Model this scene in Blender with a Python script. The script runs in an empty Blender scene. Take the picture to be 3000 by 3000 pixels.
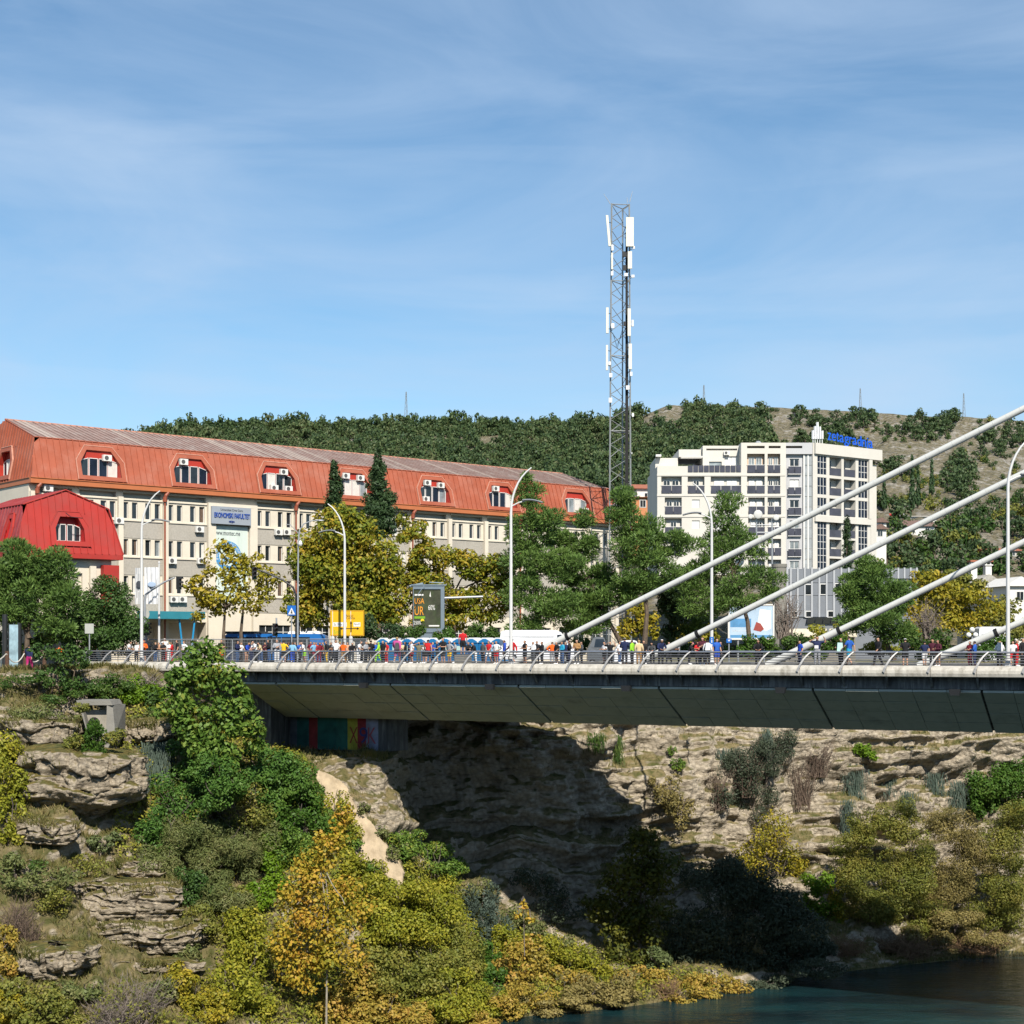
import bpy, bmesh, math, random
import numpy as np
from mathutils import Vector, Matrix
from mathutils.bvhtree import BVHTree
random.seed(7)
SC = bpy.context.scene
COL = SC.collection
# ---------------------------------------------------------------- camera, world, sun, exposure
F = 4500.0      # focal length in photograph pixels
HZ = 1894.0     # horizon row
cam = bpy.data.cameras.new("camera"); camo = bpy.data.objects.new("camera", cam); COL.objects.link(camo)
cam.sensor_width = 36; cam.lens = 36 * F / 3000; cam.shift_y = (HZ - 1500) / 3000
cam.clip_start = 0.5; cam.clip_end = 6000
camo.location = (0, 0, 0); camo.rotation_euler = (math.pi / 2, 0, 0)
SC.camera = camo
SUN_L = Vector((-0.175, 0.711, -0.68)).normalized()      # the way the light travels
sun = bpy.data.lights.new("sun", 'SUN'); suno = bpy.data.objects.new("sun", sun); COL.objects.link(suno)
sun.energy = 5.0; sun.angle = math.radians(0.5); sun.color = (1.0, 0.93, 0.82)
suno.rotation_euler = SUN_L.to_track_quat('-Z', 'Y').to_euler()
W = bpy.data.worlds.new("World"); SC.world = W; W.use_nodes = True
nt = W.node_tree; nt.nodes.clear()
def N(t, tree=None, **kw):
    n = (tree or nt).nodes.new(t)
    for k, v in kw.items(): setattr(n, k, v)
    return n
sky = N('ShaderNodeTexSky', sky_type='NISHITA', sun_disc=False)
sky.sun_elevation = math.asin(-SUN_L.z); sky.sun_rotation = math.atan2(-SUN_L.x, -SUN_L.y)
sky.altitude = 50; sky.air_density = 1.0; sky.dust_density = 0.12; sky.ozone_density = 2.5
tc = N('ShaderNodeTexCoord'); mp = N('ShaderNodeMapping')
mp.inputs['Scale'].default_value = (2.2, 2.2, 7.0); mp.inputs['Rotation'].default_value = (0.0, 0.38, 0.3)
ns = N('ShaderNodeTexNoise'); ns.inputs['Scale'].default_value = 1.6; ns.inputs['Detail'].default_value = 7; ns.inputs['Roughness'].default_value = 0.56; ns.inputs['Distortion'].default_value = 1.1
rp = N('ShaderNodeValToRGB'); rp.color_ramp.elements[0].position = 0.26; rp.color_ramp.elements[1].position = 0.80
rp.color_ramp.elements[0].color = (0, 0, 0, 1); rp.color_ramp.elements[1].color = (.66, .66, .66, 1)
tint = N('ShaderNodeMix', data_type='RGBA', blend_type='MULTIPLY'); tint.inputs[0].default_value = 1; tint.inputs[7].default_value = (0.85, 1.08, 1.13, 1)
mx = N('ShaderNodeMix', data_type='RGBA'); mx.inputs[7].default_value = (4.4, 5.7, 7.5, 1)
bg = N('ShaderNodeBackground'); bg.inputs['Strength'].default_value = 0.082
wo = N('ShaderNodeOutputWorld')
L = nt.links.new
L(tc.outputs['Generated'], mp.inputs['Vector']); L(mp.outputs[0], ns.inputs['Vector']); L(ns.outputs['Fac'], rp.inputs['Fac'])
L(sky.outputs[0], tint.inputs[6]); L(tint.outputs[2], mx.inputs[6]); L(rp.outputs['Color'], mx.inputs[0])
mp2 = N('ShaderNodeMapping'); mp2.inputs['Scale'].default_value = (1.6, 1.6, 15.0); mp2.inputs['Rotation'].default_value = (0.0, 0.30, 0.0)
ns2 = N('ShaderNodeTexNoise'); ns2.inputs['Scale'].default_value = 1.5; ns2.inputs['Detail'].default_value = 6; ns2.inputs['Roughness'].default_value = 0.5; ns2.inputs['Distortion'].default_value = 0.5
rp2 = N('ShaderNodeValToRGB'); rp2.color_ramp.elements[0].position = 0.52; rp2.color_ramp.elements[1].position = 0.80; rp2.color_ramp.elements[1].color = (.34, .34, .34, 1)
mx2 = N('ShaderNodeMix', data_type='RGBA'); mx2.inputs[7].default_value = (5.2, 6.4, 7.9, 1)
L(tc.outputs['Generated'], mp2.inputs['Vector']); L(mp2.outputs[0], ns2.inputs['Vector']); L(ns2.outputs['Fac'], rp2.inputs['Fac']); L(rp2.outputs['Color'], mx2.inputs[0]); L(mx.outputs[2], mx2.inputs[6])
L(mx2.outputs[2], bg.inputs['Color']); L(bg.outputs[0], wo.inputs['Surface'])
SC.view_settings.view_transform = 'Standard'; SC.view_settings.look = 'None'; SC.view_settings.gamma = 1
SC.view_settings.exposure = 0.55; SC.view_settings.use_curve_mapping = False
SC.render.engine = 'CYCLES'
SC.cycles.max_bounces = 5; SC.cycles.diffuse_bounces = 1; SC.cycles.glossy_bounces = 2; SC.cycles.transmission_bounces = 2
SC.cycles.use_denoising = True; SC.cycles.denoiser = 'OPENIMAGEDENOISE'; SC.cycles.denoising_input_passes = 'RGB_ALBEDO_NORMAL'

# ---------------------------------------------------------------- helpers
WL = {}
def at(px, py, Y): return Vector(((px - 1500) / F * Y, Y, (HZ - py) / F * Y))
def link(o): COL.objects.link(o); return o
def tag(o, label=None, cat=None, group=None, kind=None):
    if label: o['label'] = label
    if cat: o['category'] = cat
    if group: o['group'] = group
    if kind: o['kind'] = kind
    return o
def thing(name, loc, label, cat, group=None):
    o = link(bpy.data.objects.new(name, None)); o.location = loc; o.empty_display_size = .3
    WL[o.name] = Vector(loc)
    return tag(o, label, cat, group)
def put(name, me, mats=None, parent=None, loc=None):
    o = link(bpy.data.objects.new(name, me))
    if loc is not None: o.location = loc
    if parent is not None:
        o.parent = parent; WL[o.name] = WL.get(parent.name, Vector((0, 0, 0)))
    else: WL[o.name] = Vector(loc) if loc is not None else Vector((0, 0, 0))
    if mats and len(me.materials) == 0:
        for m in (mats if isinstance(mats, (list, tuple)) else [mats]): me.materials.append(m)
    return o
def copy_part(o, parent, loc):          # a copy of a part that shares its mesh, at a world place
    c = link(o.copy()); c.parent = parent; WL[c.name] = WL[parent.name]; c.location = Vector(loc) - WL[parent.name]
    return c
def npmesh(name, V, Fq, smooth=False):  # V (n,3), Fq (m,k)
    me = bpy.data.meshes.new(name); V = np.asarray(V, np.float32); Fq = np.asarray(Fq, np.int32); m, k = Fq.shape
    me.vertices.add(len(V)); me.vertices.foreach_set('co', V.ravel())
    me.loops.add(m * k); me.loops.foreach_set('vertex_index', Fq.ravel())
    me.polygons.add(m); me.polygons.foreach_set('loop_start', np.arange(0, m * k, k, dtype=np.int32))
    try: me.polygons.foreach_set('loop_total', np.full(m, k, np.int32))
    except Exception: pass
    if smooth: me.polygons.foreach_set('use_smooth', np.ones(m, bool))
    me.update(calc_edges=True)
    return me
class Fr:                                # a facade frame: a along, d inwards, z up
    def __init__(s, o, u, flip=False):
        s.o = Vector((o[0], o[1], 0)); s.u = Vector((u[0], u[1], 0)).normalized(); s.n = Vector((-s.u.y, s.u.x, 0))
    def __call__(s, a, d, z): return s.o + s.u * a + s.n * d + Vector((0, 0, z))
    def a(s, px, d=0):
        k = (px - 1500) / F
        return (k * (s.o.y + s.n.y * d) - s.o.x - s.n.x * d) / (s.u.x - k * s.u.y)
    def z(s, px, py, d=0): return (HZ - py) / F * s(s.a(px, d), d, 0).y
    def Y(s, px, d=0): return s(s.a(px, d), d, 0).y
ID = lambda a, d, z: Vector((a, d, z))
class MB:
    def __init__(s, fr=None): s.v = []; s.f = []; s.fr = fr or ID; s.m = []; s.cur = 0
    def quad(s, *p):
        i = len(s.v); s.v += [tuple(s.fr(*q)) for q in p]; s.f.append(tuple(range(i, i + len(p)))); s.m.append(s.cur); return s
    def box(s, a0, a1, d0, d1, z0, z1):
        i = len(s.v)
        s.v += [tuple(s.fr(a, d, z)) for z in (z0, z1) for (a, d) in ((a0, d0), (a1, d0), (a1, d1), (a0, d1))]
        for f in ((0, 1, 5, 4), (1, 2, 6, 5), (2, 3, 7, 6), (3, 0, 4, 7), (4, 5, 6, 7), (3, 2, 1, 0)): s.f.append(tuple(i + k for k in f)); s.m.append(s.cur)
        return s
    def hexa(s, P):                      # eight points: bottom ring then top ring
        i = len(s.v); s.v += [tuple(s.fr(*p)) for p in P]
        for f in ((0, 1, 5, 4), (1, 2, 6, 5), (2, 3, 7, 6), (3, 0, 4, 7), (4, 5, 6, 7), (3, 2, 1, 0)): s.f.append(tuple(i + k for k in f)); s.m.append(s.cur)
        return s
    def prism(s, P, Q):                  # two matching polygons
        i = len(s.v); n = len(P); s.v += [tuple(s.fr(*p)) for p in P] + [tuple(s.fr(*q)) for q in Q]
        s.f.append(tuple(i + k for k in range(n))); s.f.append(tuple(i + n + k for k in reversed(range(n)))); s.m += [s.cur] * 2
        for k in range(n): s.f.append((i + k, i + (k + 1) % n, i + n + (k + 1) % n, i + n + k)); s.m.append(s.cur)
        return s
    def tube(s, pts, r, n=6, cap=True):
        pts = [Vector(s.fr(*p)) for p in pts]; rs = r if isinstance(r, (list, tuple)) else [r] * len(pts)
        i = len(s.v); ref = None
        for k, p in enumerate(pts):
            t = (pts[min(k + 1, len(pts) - 1)] - pts[max(k - 1, 0)]).normalized()
            if ref is None: ref = Vector((0, 0, 1)) if abs(t.z) < .9 else Vector((1, 0, 0))
            x = t.cross(ref).normalized(); y = x.cross(t)
            ref = y
            for j in range(n):
                an = 2 * math.pi * j / n; s.v.append(tuple(p + (x * math.cos(an) + y * math.sin(an)) * rs[k]))
        for k in range(len(pts) - 1):
            for j in range(n):
                a = i + k * n + j; b = i + k * n + (j + 1) % n
                s.f.append((a, b, b + n, a + n)); s.m.append(s.cur)
        if cap:
            s.f.append(tuple(i + j for j in reversed(range(n)))); s.f.append(tuple(i + (len(pts) - 1) * n + j for j in range(n))); s.m += [s.cur] * 2
        return s
    def sphere(s, c, r, n=8, sq=(1, 1, 1)):
        i = len(s.v); c = Vector(s.fr(*c)); m = n
        for a in range(m + 1):
            for b in range(n):
                th = math.pi * a / m; ph = 2 * math.pi * b / n
                s.v.append((c.x + r * sq[0] * math.sin(th) * math.cos(ph), c.y + r * sq[1] * math.sin(th) * math.sin(ph), c.z + r * sq[2] * math.cos(th)))
        for a in range(m):
            for b in range(n):
                s.f.append((i + a * n + b, i + (a + 1) * n + b, i + (a + 1) * n + (b + 1) % n, i + a * n + (b + 1) % n)); s.m.append(s.cur)
        return s
    def lathe(s, c, prof, n=12):
        i = len(s.v); c = Vector(c)
        for (r, z) in prof:
            for j in range(n):
                an = 2 * math.pi * j / n; s.v.append((c.x + r * math.cos(an), c.y + r * math.sin(an), c.z + z))
        for k in range(len(prof) - 1):
            for j in range(n): s.f.append((i + k * n + j, i + k * n + (j + 1) % n, i + (k + 1) * n + (j + 1) % n, i + (k + 1) * n + j)); s.m.append(s.cur)
        return s
    def wall(s, a0, a1, z0, z1, holes, d=0, dep=.25, back=False):   # a sheet with openings and their reveals
        A = sorted(set([a0, a1] + [min(max(h[k], a0), a1) for h in holes for k in (0, 1)])); Z = sorted(set([z0, z1] + [min(max(h[k], z0), z1) for h in holes for k in (2, 3)]))
        for x0, x1 in zip(A, A[1:]):
            for y0, y1 in zip(Z, Z[1:]):
                cx, cy = (x0 + x1) / 2, (y0 + y1) / 2
                if x1 - x0 < 1e-4 or y1 - y0 < 1e-4 or any(h[0] < cx < h[1] and h[2] < cy < h[3] for h in holes): continue
                s.quad((x0, d, y0), (x1, d, y0), (x1, d, y1), (x0, d, y1))
        for h in holes:
            x0, x1, y0, y1 = h[:4]; e = d + (h[4] if len(h) > 4 else dep)
            s.quad((x0, d, y0), (x0, e, y0), (x1, e, y0), (x1, d, y0)); s.quad((x0, d, y1), (x1, d, y1), (x1, e, y1), (x0, e, y1))
            s.quad((x0, d, y0), (x0, d, y1), (x0, e, y1), (x0, e, y0)); s.quad((x1, d, y0), (x1, e, y0), (x1, e, y1), (x1, d, y1))
            if back: s.quad((x0, e, y0), (x1, e, y0), (x1, e, y1), (x0, e, y1))
        return s
    def build(s, name, mats=None, parent=None, smooth=False):
        off = WL.get(parent.name, Vector((0, 0, 0))) if parent is not None else Vector((0, 0, 0))
        me = bpy.data.meshes.new(name)
        me.from_pydata([(v[0] - off.x, v[1] - off.y, v[2] - off.z) for v in s.v], [], s.f)
        ms = mats if isinstance(mats, (list, tuple)) else [mats]
        for m in ms: me.materials.append(m)
        if len(ms) > 1: me.polygons.foreach_set('material_index', s.m)
        if smooth: me.polygons.foreach_set('use_smooth', [True] * len(s.f))
        me.update()
        o = link(bpy.data.objects.new(name, me))
        if parent is not None: o.parent = parent
        WL[o.name] = off
        return o
_txt = {}
def text_verts(body, font_bold=False):
    if body not in _txt:
        cu = bpy.data.curves.new('t', 'FONT'); cu.body = body; cu.size = 1; cu.extrude = .5; cu.resolution_u = 3
        o = bpy.data.objects.new('t', cu); COL.objects.link(o); bpy.context.view_layer.update()
        me = o.to_mesh(); V = [tuple(v.co) for v in me.vertices]; P = [tuple(p.vertices) for p in me.polygons]
        o.to_mesh_clear(); bpy.data.objects.remove(o); bpy.data.curves.remove(cu)
        _txt[body] = (V, P)
    return _txt[body]
def text(name, body, pos, u, w, h, m, parent, ext=.02, up=Vector((0, 0, 1)), place=True):
    """lettering: lower left corner at pos, w by h, standing proud by ext towards the viewer's side"""
    V, P = text_verts(body); xs = [v[0] for v in V]; ys = [v[1] for v in V]; x0, y0 = min(xs), min(ys)
    sx = w / max(1e-6, max(xs) - x0); sy = h / max(1e-6, max(ys) - y0); nn = Vector(u).cross(up)
    mb = MB(); mb.v = [tuple(Vector(pos) + Vector(u) * (v[0] - x0) * sx + up * (v[1] - y0) * sy + nn * (v[2] + .5) * ext) for v in V]
    mb.f = P; mb.m = [0] * len(P)
    return mb.build(name, m, parent)
# noise ------------------------------------------------------------------
def _h(ix, iy, iz, sd):
    n = (ix * 374761393 + iy * 668265263 + iz * 2147483647 + sd * 144665) & 0xffffffff
    n = ((n ^ (n >> 13)) * 1274126177) & 0xffffffff
    return ((n ^ (n >> 16)) & 0xffff) / 65535.0
def vnoise(P, sd=0):
    P = np.asarray(P, float); I = np.floor(P).astype(np.int64); f = P - I; f = f * f * (3 - 2 * f); r = 0
    for dx in (0, 1):
        for dy in (0, 1):
            for dz in (0, 1):
                w = (f[..., 0] if dx else 1 - f[..., 0]) * (f[..., 1] if dy else 1 - f[..., 1]) * (f[..., 2] if dz else 1 - f[..., 2])
                r = r + w * _h(I[..., 0] + dx, I[..., 1] + dy, I[..., 2] + dz, sd)
    return r * 2 - 1
def fbm(P, o=4, sd=0):
    r = 0; a = 1; P = np.asarray(P, float)
    for k in range(o): r = r + a * vnoise(P, sd + k); P = P * 2.03 + 3.7; a *= .5
    return r
# materials ---------------------------------------------------------------
_M = {}
def mat(name, col, rough=.7, var=.12, scale=1.5, bump=0, bscale=20, metal=0, spec=.3, dirt=None, dscale=.6, damt=.4, stretch=(1, 1, 1)):
    if name in _M: return _M[name]
    col = tuple(x * .89 for x in col); dirt = tuple(x * .89 for x in dirt) if dirt else None
    m = bpy.data.materials.new(name); m.use_nodes = True; t = m.node_tree; b = t.nodes['Principled BSDF']; _M[name] = m
    b.inputs['Roughness'].default_value = rough; b.inputs['Metallic'].default_value = metal; b.inputs['Specular IOR Level'].default_value = spec
    c = N('ShaderNodeTexCoord', t); q = N('ShaderNodeMapping', t); q.inputs['Scale'].default_value = stretch
    t.links.new(c.outputs['Object'], q.inputs['Vector'])
    n = N('ShaderNodeTexNoise', t); n.inputs['Scale'].default_value = scale; n.inputs['Detail'].default_value = 6; n.inputs['Roughness'].default_value = .6
    t.links.new(q.outputs[0], n.inputs['Vector'])
    r = N('ShaderNodeValToRGB', t); e = r.color_ramp.elements; e[0].position = .3; e[1].position = .7
    e[0].color = (*[x * (1 - var) for x in col], 1); e[1].color = (*[min(.95, x * (1 + var)) for x in col], 1)
    t.links.new(n.outputs['Fac'], r.inputs['Fac']); out = r.outputs['Color']
    if dirt:
        n2 = N('ShaderNodeTexNoise', t); n2.inputs['Scale'].default_value = dscale; n2.inputs['Detail'].default_value = 8; n2.inputs['Roughness'].default_value = .7
        t.links.new(q.outputs[0], n2.inputs['Vector'])
        r2 = N('ShaderNodeValToRGB', t); r2.color_ramp.elements[0].position = .48; r2.color_ramp.elements[1].position = .68
        r2.color_ramp.elements[1].color = (damt, damt, damt, 1)
        t.links.new(n2.outputs['Fac'], r2.inputs['Fac'])
        mm = N('ShaderNodeMix', t, data_type='RGBA'); mm.inputs[7].default_value = (*dirt, 1)
        t.links.new(out, mm.inputs[6]); t.links.new(r2.outputs['Color'], mm.inputs[0]); out = mm.outputs[2]
    t.links.new(out, b.inputs['Base Color'])
    if bump:
        n3 = N('ShaderNodeTexNoise', t); n3.inputs['Scale'].default_value = bscale; n3.inputs['Detail'].default_value = 5
        t.links.new(c.outputs['Object'], n3.inputs['Vector'])
        bm = N('ShaderNodeBump', t); bm.inputs['Strength'].default_value = bump; bm.inputs['Distance'].default_value = .05
        t.links.new(n3.outputs['Fac'], bm.inputs['Height']); t.links.new(bm.outputs[0], b.inputs['Normal'])
    return m
def leafmat(name, cols, trans=.25, rough=.55, nsc=.55):
    if name in _M: return _M[name]
    m = bpy.data.materials.new(name); m.use_nodes = True; t = m.node_tree; b = t.nodes['Principled BSDF']; o = t.nodes['Material Output']; _M[name] = m
    g = N('ShaderNodeNewGeometry', t); r = N('ShaderNodeValToRGB', t)
    e = r.color_ramp.elements; n = len(cols)
    while len(e) < n: e.new(.5)
    for i, c in enumerate(cols): e[i].position = i / max(1, n - 1); e[i].color = (*c, 1)
    tcn = N('ShaderNodeTexCoord', t); nz = N('ShaderNodeTexNoise', t); nz.inputs['Scale'].default_value = nsc; nz.inputs['Detail'].default_value = 3
    t.links.new(tcn.outputs['Object'], nz.inputs['Vector'])
    ad = N('ShaderNodeMath', t, operation='MULTIPLY_ADD'); ad.inputs[1].default_value = .62
    md = N('ShaderNodeMath', t, operation='MULTIPLY_ADD'); md.inputs[1].default_value = 1.5; md.inputs[2].default_value = -.56
    t.links.new(nz.outputs['Fac'], md.inputs[0]); t.links.new(g.outputs['Random Per Island'], ad.inputs[0]); t.links.new(md.outputs[0], ad.inputs[2])
    t.links.new(ad.outputs[0], r.inputs['Fac'])
    b.inputs['Roughness'].default_value = rough; b.inputs['Specular IOR Level'].default_value = .25
    t.links.new(r.outputs['Color'], b.inputs['Base Color'])
    tr = N('ShaderNodeBsdfTranslucent', t); t.links.new(r.outputs['Color'], tr.inputs['Color'])
    ms = N('ShaderNodeMixShader', t); ms.inputs[0].default_value = trans
    t.links.new(b.outputs[0], ms.inputs[1]); t.links.new(tr.outputs[0], ms.inputs[2]); t.links.new(ms.outputs[0], o.inputs['Surface'])
    return m
def rockmat(name, c1, c2, c3, green=None, gn=.6, sc=1.0, gcols=None, grass_x=None):
    """rock of pebbly beds with darker joints; growth on the ledges that face the sky"""
    m = bpy.data.materials.new(name); m.use_nodes = True; t = m.node_tree; b = t.nodes['Principled BSDF']; _M[name] = m
    b.inputs['Roughness'].default_value = .95; b.inputs['Specular IOR Level'].default_value = .1
    c = N('ShaderNodeTexCoord', t); l = t.links.new
    q = N('ShaderNodeMapping', t); q.inputs['Scale'].default_value = (1, 1, 4.2); l(c.outputs['Object'], q.inputs['Vector'])
    n1 = N('ShaderNodeTexNoise', t); n1.inputs['Scale'].default_value = .45 * sc; n1.inputs['Detail'].default_value = 9; n1.inputs['Roughness'].default_value = .68; l(q.outputs[0], n1.inputs['Vector'])
    v = N('ShaderNodeTexVoronoi', t); v.inputs['Scale'].default_value = 2.6 * sc; l(c.outputs['Object'], v.inputs['Vector'])
    r = N('ShaderNodeValToRGB', t); e = r.color_ramp.elements; e[0].position = .32; e[1].position = .68; e.new(.5)
    e[0].color = (*c1, 1); e[1].color = (*c2, 1); e[2].color = (*c3, 1); l(n1.outputs['Fac'], r.inputs['Fac'])
    vr = N('ShaderNodeValToRGB', t); vr.color_ramp.elements[0].color = (1.1, 1.1, 1.1, 1); vr.color_ramp.elements[1].color = (.62, .6, .58, 1); vr.color_ramp.elements[1].position = .75; l(v.outputs['Distance'], vr.inputs['Fac'])
    mu = N('ShaderNodeMix', t, data_type='RGBA', blend_type='MULTIPLY'); mu.inputs[0].default_value = .8; l(r.outputs[0], mu.inputs[6]); l(vr.outputs[0], mu.inputs[7]); out = mu.outputs[2]
    if green:
        g = N('ShaderNodeNewGeometry', t); sx = N('ShaderNodeSeparateXYZ', t); l(g.outputs['Normal'], sx.inputs[0])
        n2 = N('ShaderNodeTexNoise', t); n2.inputs['Scale'].default_value = .5; n2.inputs['Detail'].default_value = 7; l(c.outputs['Object'], n2.inputs['Vector'])
        a = N('ShaderNodeMath', t, operation='MULTIPLY_ADD'); a.inputs[1].default_value = 1.1; l(n2.outputs['Fac'], a.inputs[0]); l(sx.outputs['Z'], a.inputs[2])
        if grass_x:                       # more growth on the left bank, bare rock farther along
            so = N('ShaderNodeSeparateXYZ', t); l(c.outputs['Object'], so.inputs[0]); mr = N('ShaderNodeMapRange', t); mr.inputs['From Min'].default_value = grass_x[0]; mr.inputs['From Max'].default_value = grass_x[1]; mr.inputs['To Min'].default_value = grass_x[2]; mr.inputs['To Max'].default_value = 0; l(so.outputs['X'], mr.inputs['Value'])
            a2 = N('ShaderNodeMath', t, operation='ADD'); l(sx.outputs['Z'], a2.inputs[0]); l(mr.outputs[0], a2.inputs[1]); l(a2.outputs[0], a.inputs[2])
        k = N('ShaderNodeValToRGB', t); k.color_ramp.elements[0].position = gn; k.color_ramp.elements[1].position = min(1, gn + .14); 
        s2 = N('ShaderNodeMath', t, operation='MULTIPLY'); s2.inputs[1].default_value = .6; l(a.outputs[0], s2.inputs[0]); l(s2.outputs[0], k.inputs['Fac'])
        n3 = N('ShaderNodeTexNoise', t); n3.inputs['Scale'].default_value = 1.6; n3.inputs['Detail'].default_value = 6; l(c.outputs['Object'], n3.inputs['Vector'])
        gr = N('ShaderNodeValToRGB', t); ge = gr.color_ramp.elements; ge[0].position = .35; ge[1].position = .65; gc = gcols or (green, (green[0] * 1.9, green[1] * 1.4, green[2] * 1.3))
        ge[0].color = (*gc[0], 1); ge[1].color = (*gc[1], 1); l(n3.outputs['Fac'], gr.inputs['Fac'])
        mm = N('ShaderNodeMix', t, data_type='RGBA'); l(k.outputs[0], mm.inputs[0]); l(out, mm.inputs[6]); l(gr.outputs[0], mm.inputs[7]); out = mm.outputs[2]
    l(out, b.inputs['Base Color'])
    n4 = N('ShaderNodeTexNoise', t); n4.inputs['Scale'].default_value = 2.2 * sc; n4.inputs['Detail'].default_value = 8; n4.inputs['Roughness'].default_value = .75; l(q.outputs[0], n4.inputs['Vector'])
    ad = N('ShaderNodeMath', t, operation='SUBTRACT'); l(n4.outputs['Fac'], ad.inputs[0]); l(v.outputs['Distance'], ad.inputs[1])
    bm = N('ShaderNodeBump', t); bm.inputs['Strength'].default_value = .9; bm.inputs['Distance'].default_value = .3 / sc; l(ad.outputs[0], bm.inputs['Height']); l(bm.outputs[0], b.inputs['Normal'])
    return m
def glassmat(name, col=(.02, .025, .03), rough=.06):
    if name in _M: return _M[name]
    m = mat(name, col, rough, var=.5, scale=.8, spec=.6); return m
WHITE = mat('white_paint', (.70, .69, .66), .5, .04)
CREAM = mat('cream_render', (.67, .605, .495), .85, .06, .4, bump=.15, bscale=12, dirt=(.5, .46, .4), dscale=.35, damt=.35)
PEBBLE = mat('pebble_dash', (.40, .37, .32), .9, .12, 6, bump=.6, bscale=18, dirt=(.3, .28, .24), dscale=.5)
REDROOF = mat('orange_red_metal', (.335, .088, .046), .62, .13, .7, spec=.3, dirt=(.40, .16, .11), dscale=.45, damt=.6)
REDROOF2 = mat('weathered_red_metal', (.27, .185, .16), .65, .14, .8, dirt=(.36, .30, .27), dscale=.7, damt=.9, stretch=(1, 1, 1))
REDB = mat('bright_red_metal', (.39, .034, .026), .58, .10, .6, spec=.3, dirt=(.28, .065, .055), dscale=.4, damt=.5)
REDB2 = mat('faded_red_metal', (.30, .045, .05), .55, .12, .7, dirt=(.38, .13, .12), dscale=.6, damt=.6)
REDTRIM = mat('pale_worn_flashing', (.50, .24, .17), .6, .2, 2)
BROWNPIPE = mat('brown_red_pipe', (.28, .075, .04), .5)
GLASS = glassmat('dark_glass'); GLASS2 = glassmat('curtained_glass', (.22, .25, .26), .12); GLASS3 = mat('blue_glass', (.012, .018, .034), .12, var=.5, scale=.8, spec=.22); BLIND = mat('pale_blind', (.62, .60, .55), .6, .1, 3)
BROWNBLIND = mat('brown_blind', (.12, .08, .055), .6, .3, 5)
GREYBOARD = mat('grey_signboard', (.30, .33, .37), .4, .04)
BLUELET = mat('blue_letter', (.015, .07, .36), .4, .05)
DARKLET = mat('dark_letter', (.05, .055, .07), .5)
STEEL = mat('stainless_steel', (.42, .42, .43), .35, .08, 6, metal=.85)
GALV = mat('galvanised_steel', (.36, .38, .40), .5, .1, 5, metal=.4)
DARKM = mat('dark_metal', (.025, .027, .03), .5)
BLACKR = mat('black_rubber', (.012, .012, .013), .7)
POLEW = mat('white_lamp_pole', (.62, .62, .61), .35, .04, spec=.5)
CONC = mat('pale_parapet_concrete', (.48, .455, .40), .85, .12, 1.4, bump=.3, bscale=9, dirt=(.24, .22, .18), dscale=1.0, damt=.85, stretch=(2.2, 2.2, .45))
CONCS = mat('grey_soffit_concrete', (.45, .47, .41), .8, .16, .5, bump=.25, bscale=8, dirt=(.22, .23, .2), dscale=.5, damt=.7)
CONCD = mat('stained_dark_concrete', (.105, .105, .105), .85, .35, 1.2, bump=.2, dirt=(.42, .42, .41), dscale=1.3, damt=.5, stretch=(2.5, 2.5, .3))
CONCO = mat('old_concrete', (.22, .21, .185), .9, .15, 1, bump=.4, bscale=10, dirt=(.2, .19, .17), dscale=.7, damt=.6)
CABLE = mat('white_cable_sheath', (.58, .585, .56), .45, .03, 1, spec=.4)
ASPH = mat('asphalt', (.055, .055, .056), .9, .2, 3)
EARTH = mat('plateau_ground', (.16, .15, .09), .95, .3, .3)
BARK = mat('grey_brown_bark', (.12, .09, .065), .9, .3, 3, bump=.6)
BARKL = mat('pale_bark', (.29, .26, .21), .85, .25, 3, bump=.4)
TWIG = mat('grey_twig', (.17, .14, .12), .9, .3, 3)
TWIGR = mat('reddish_dry_twig', (.20, .125, .07), .9, .3, 3)
TWIGP = mat('purple_brown_twig', (.125, .09, .068), .9, .3, 3)
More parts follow.
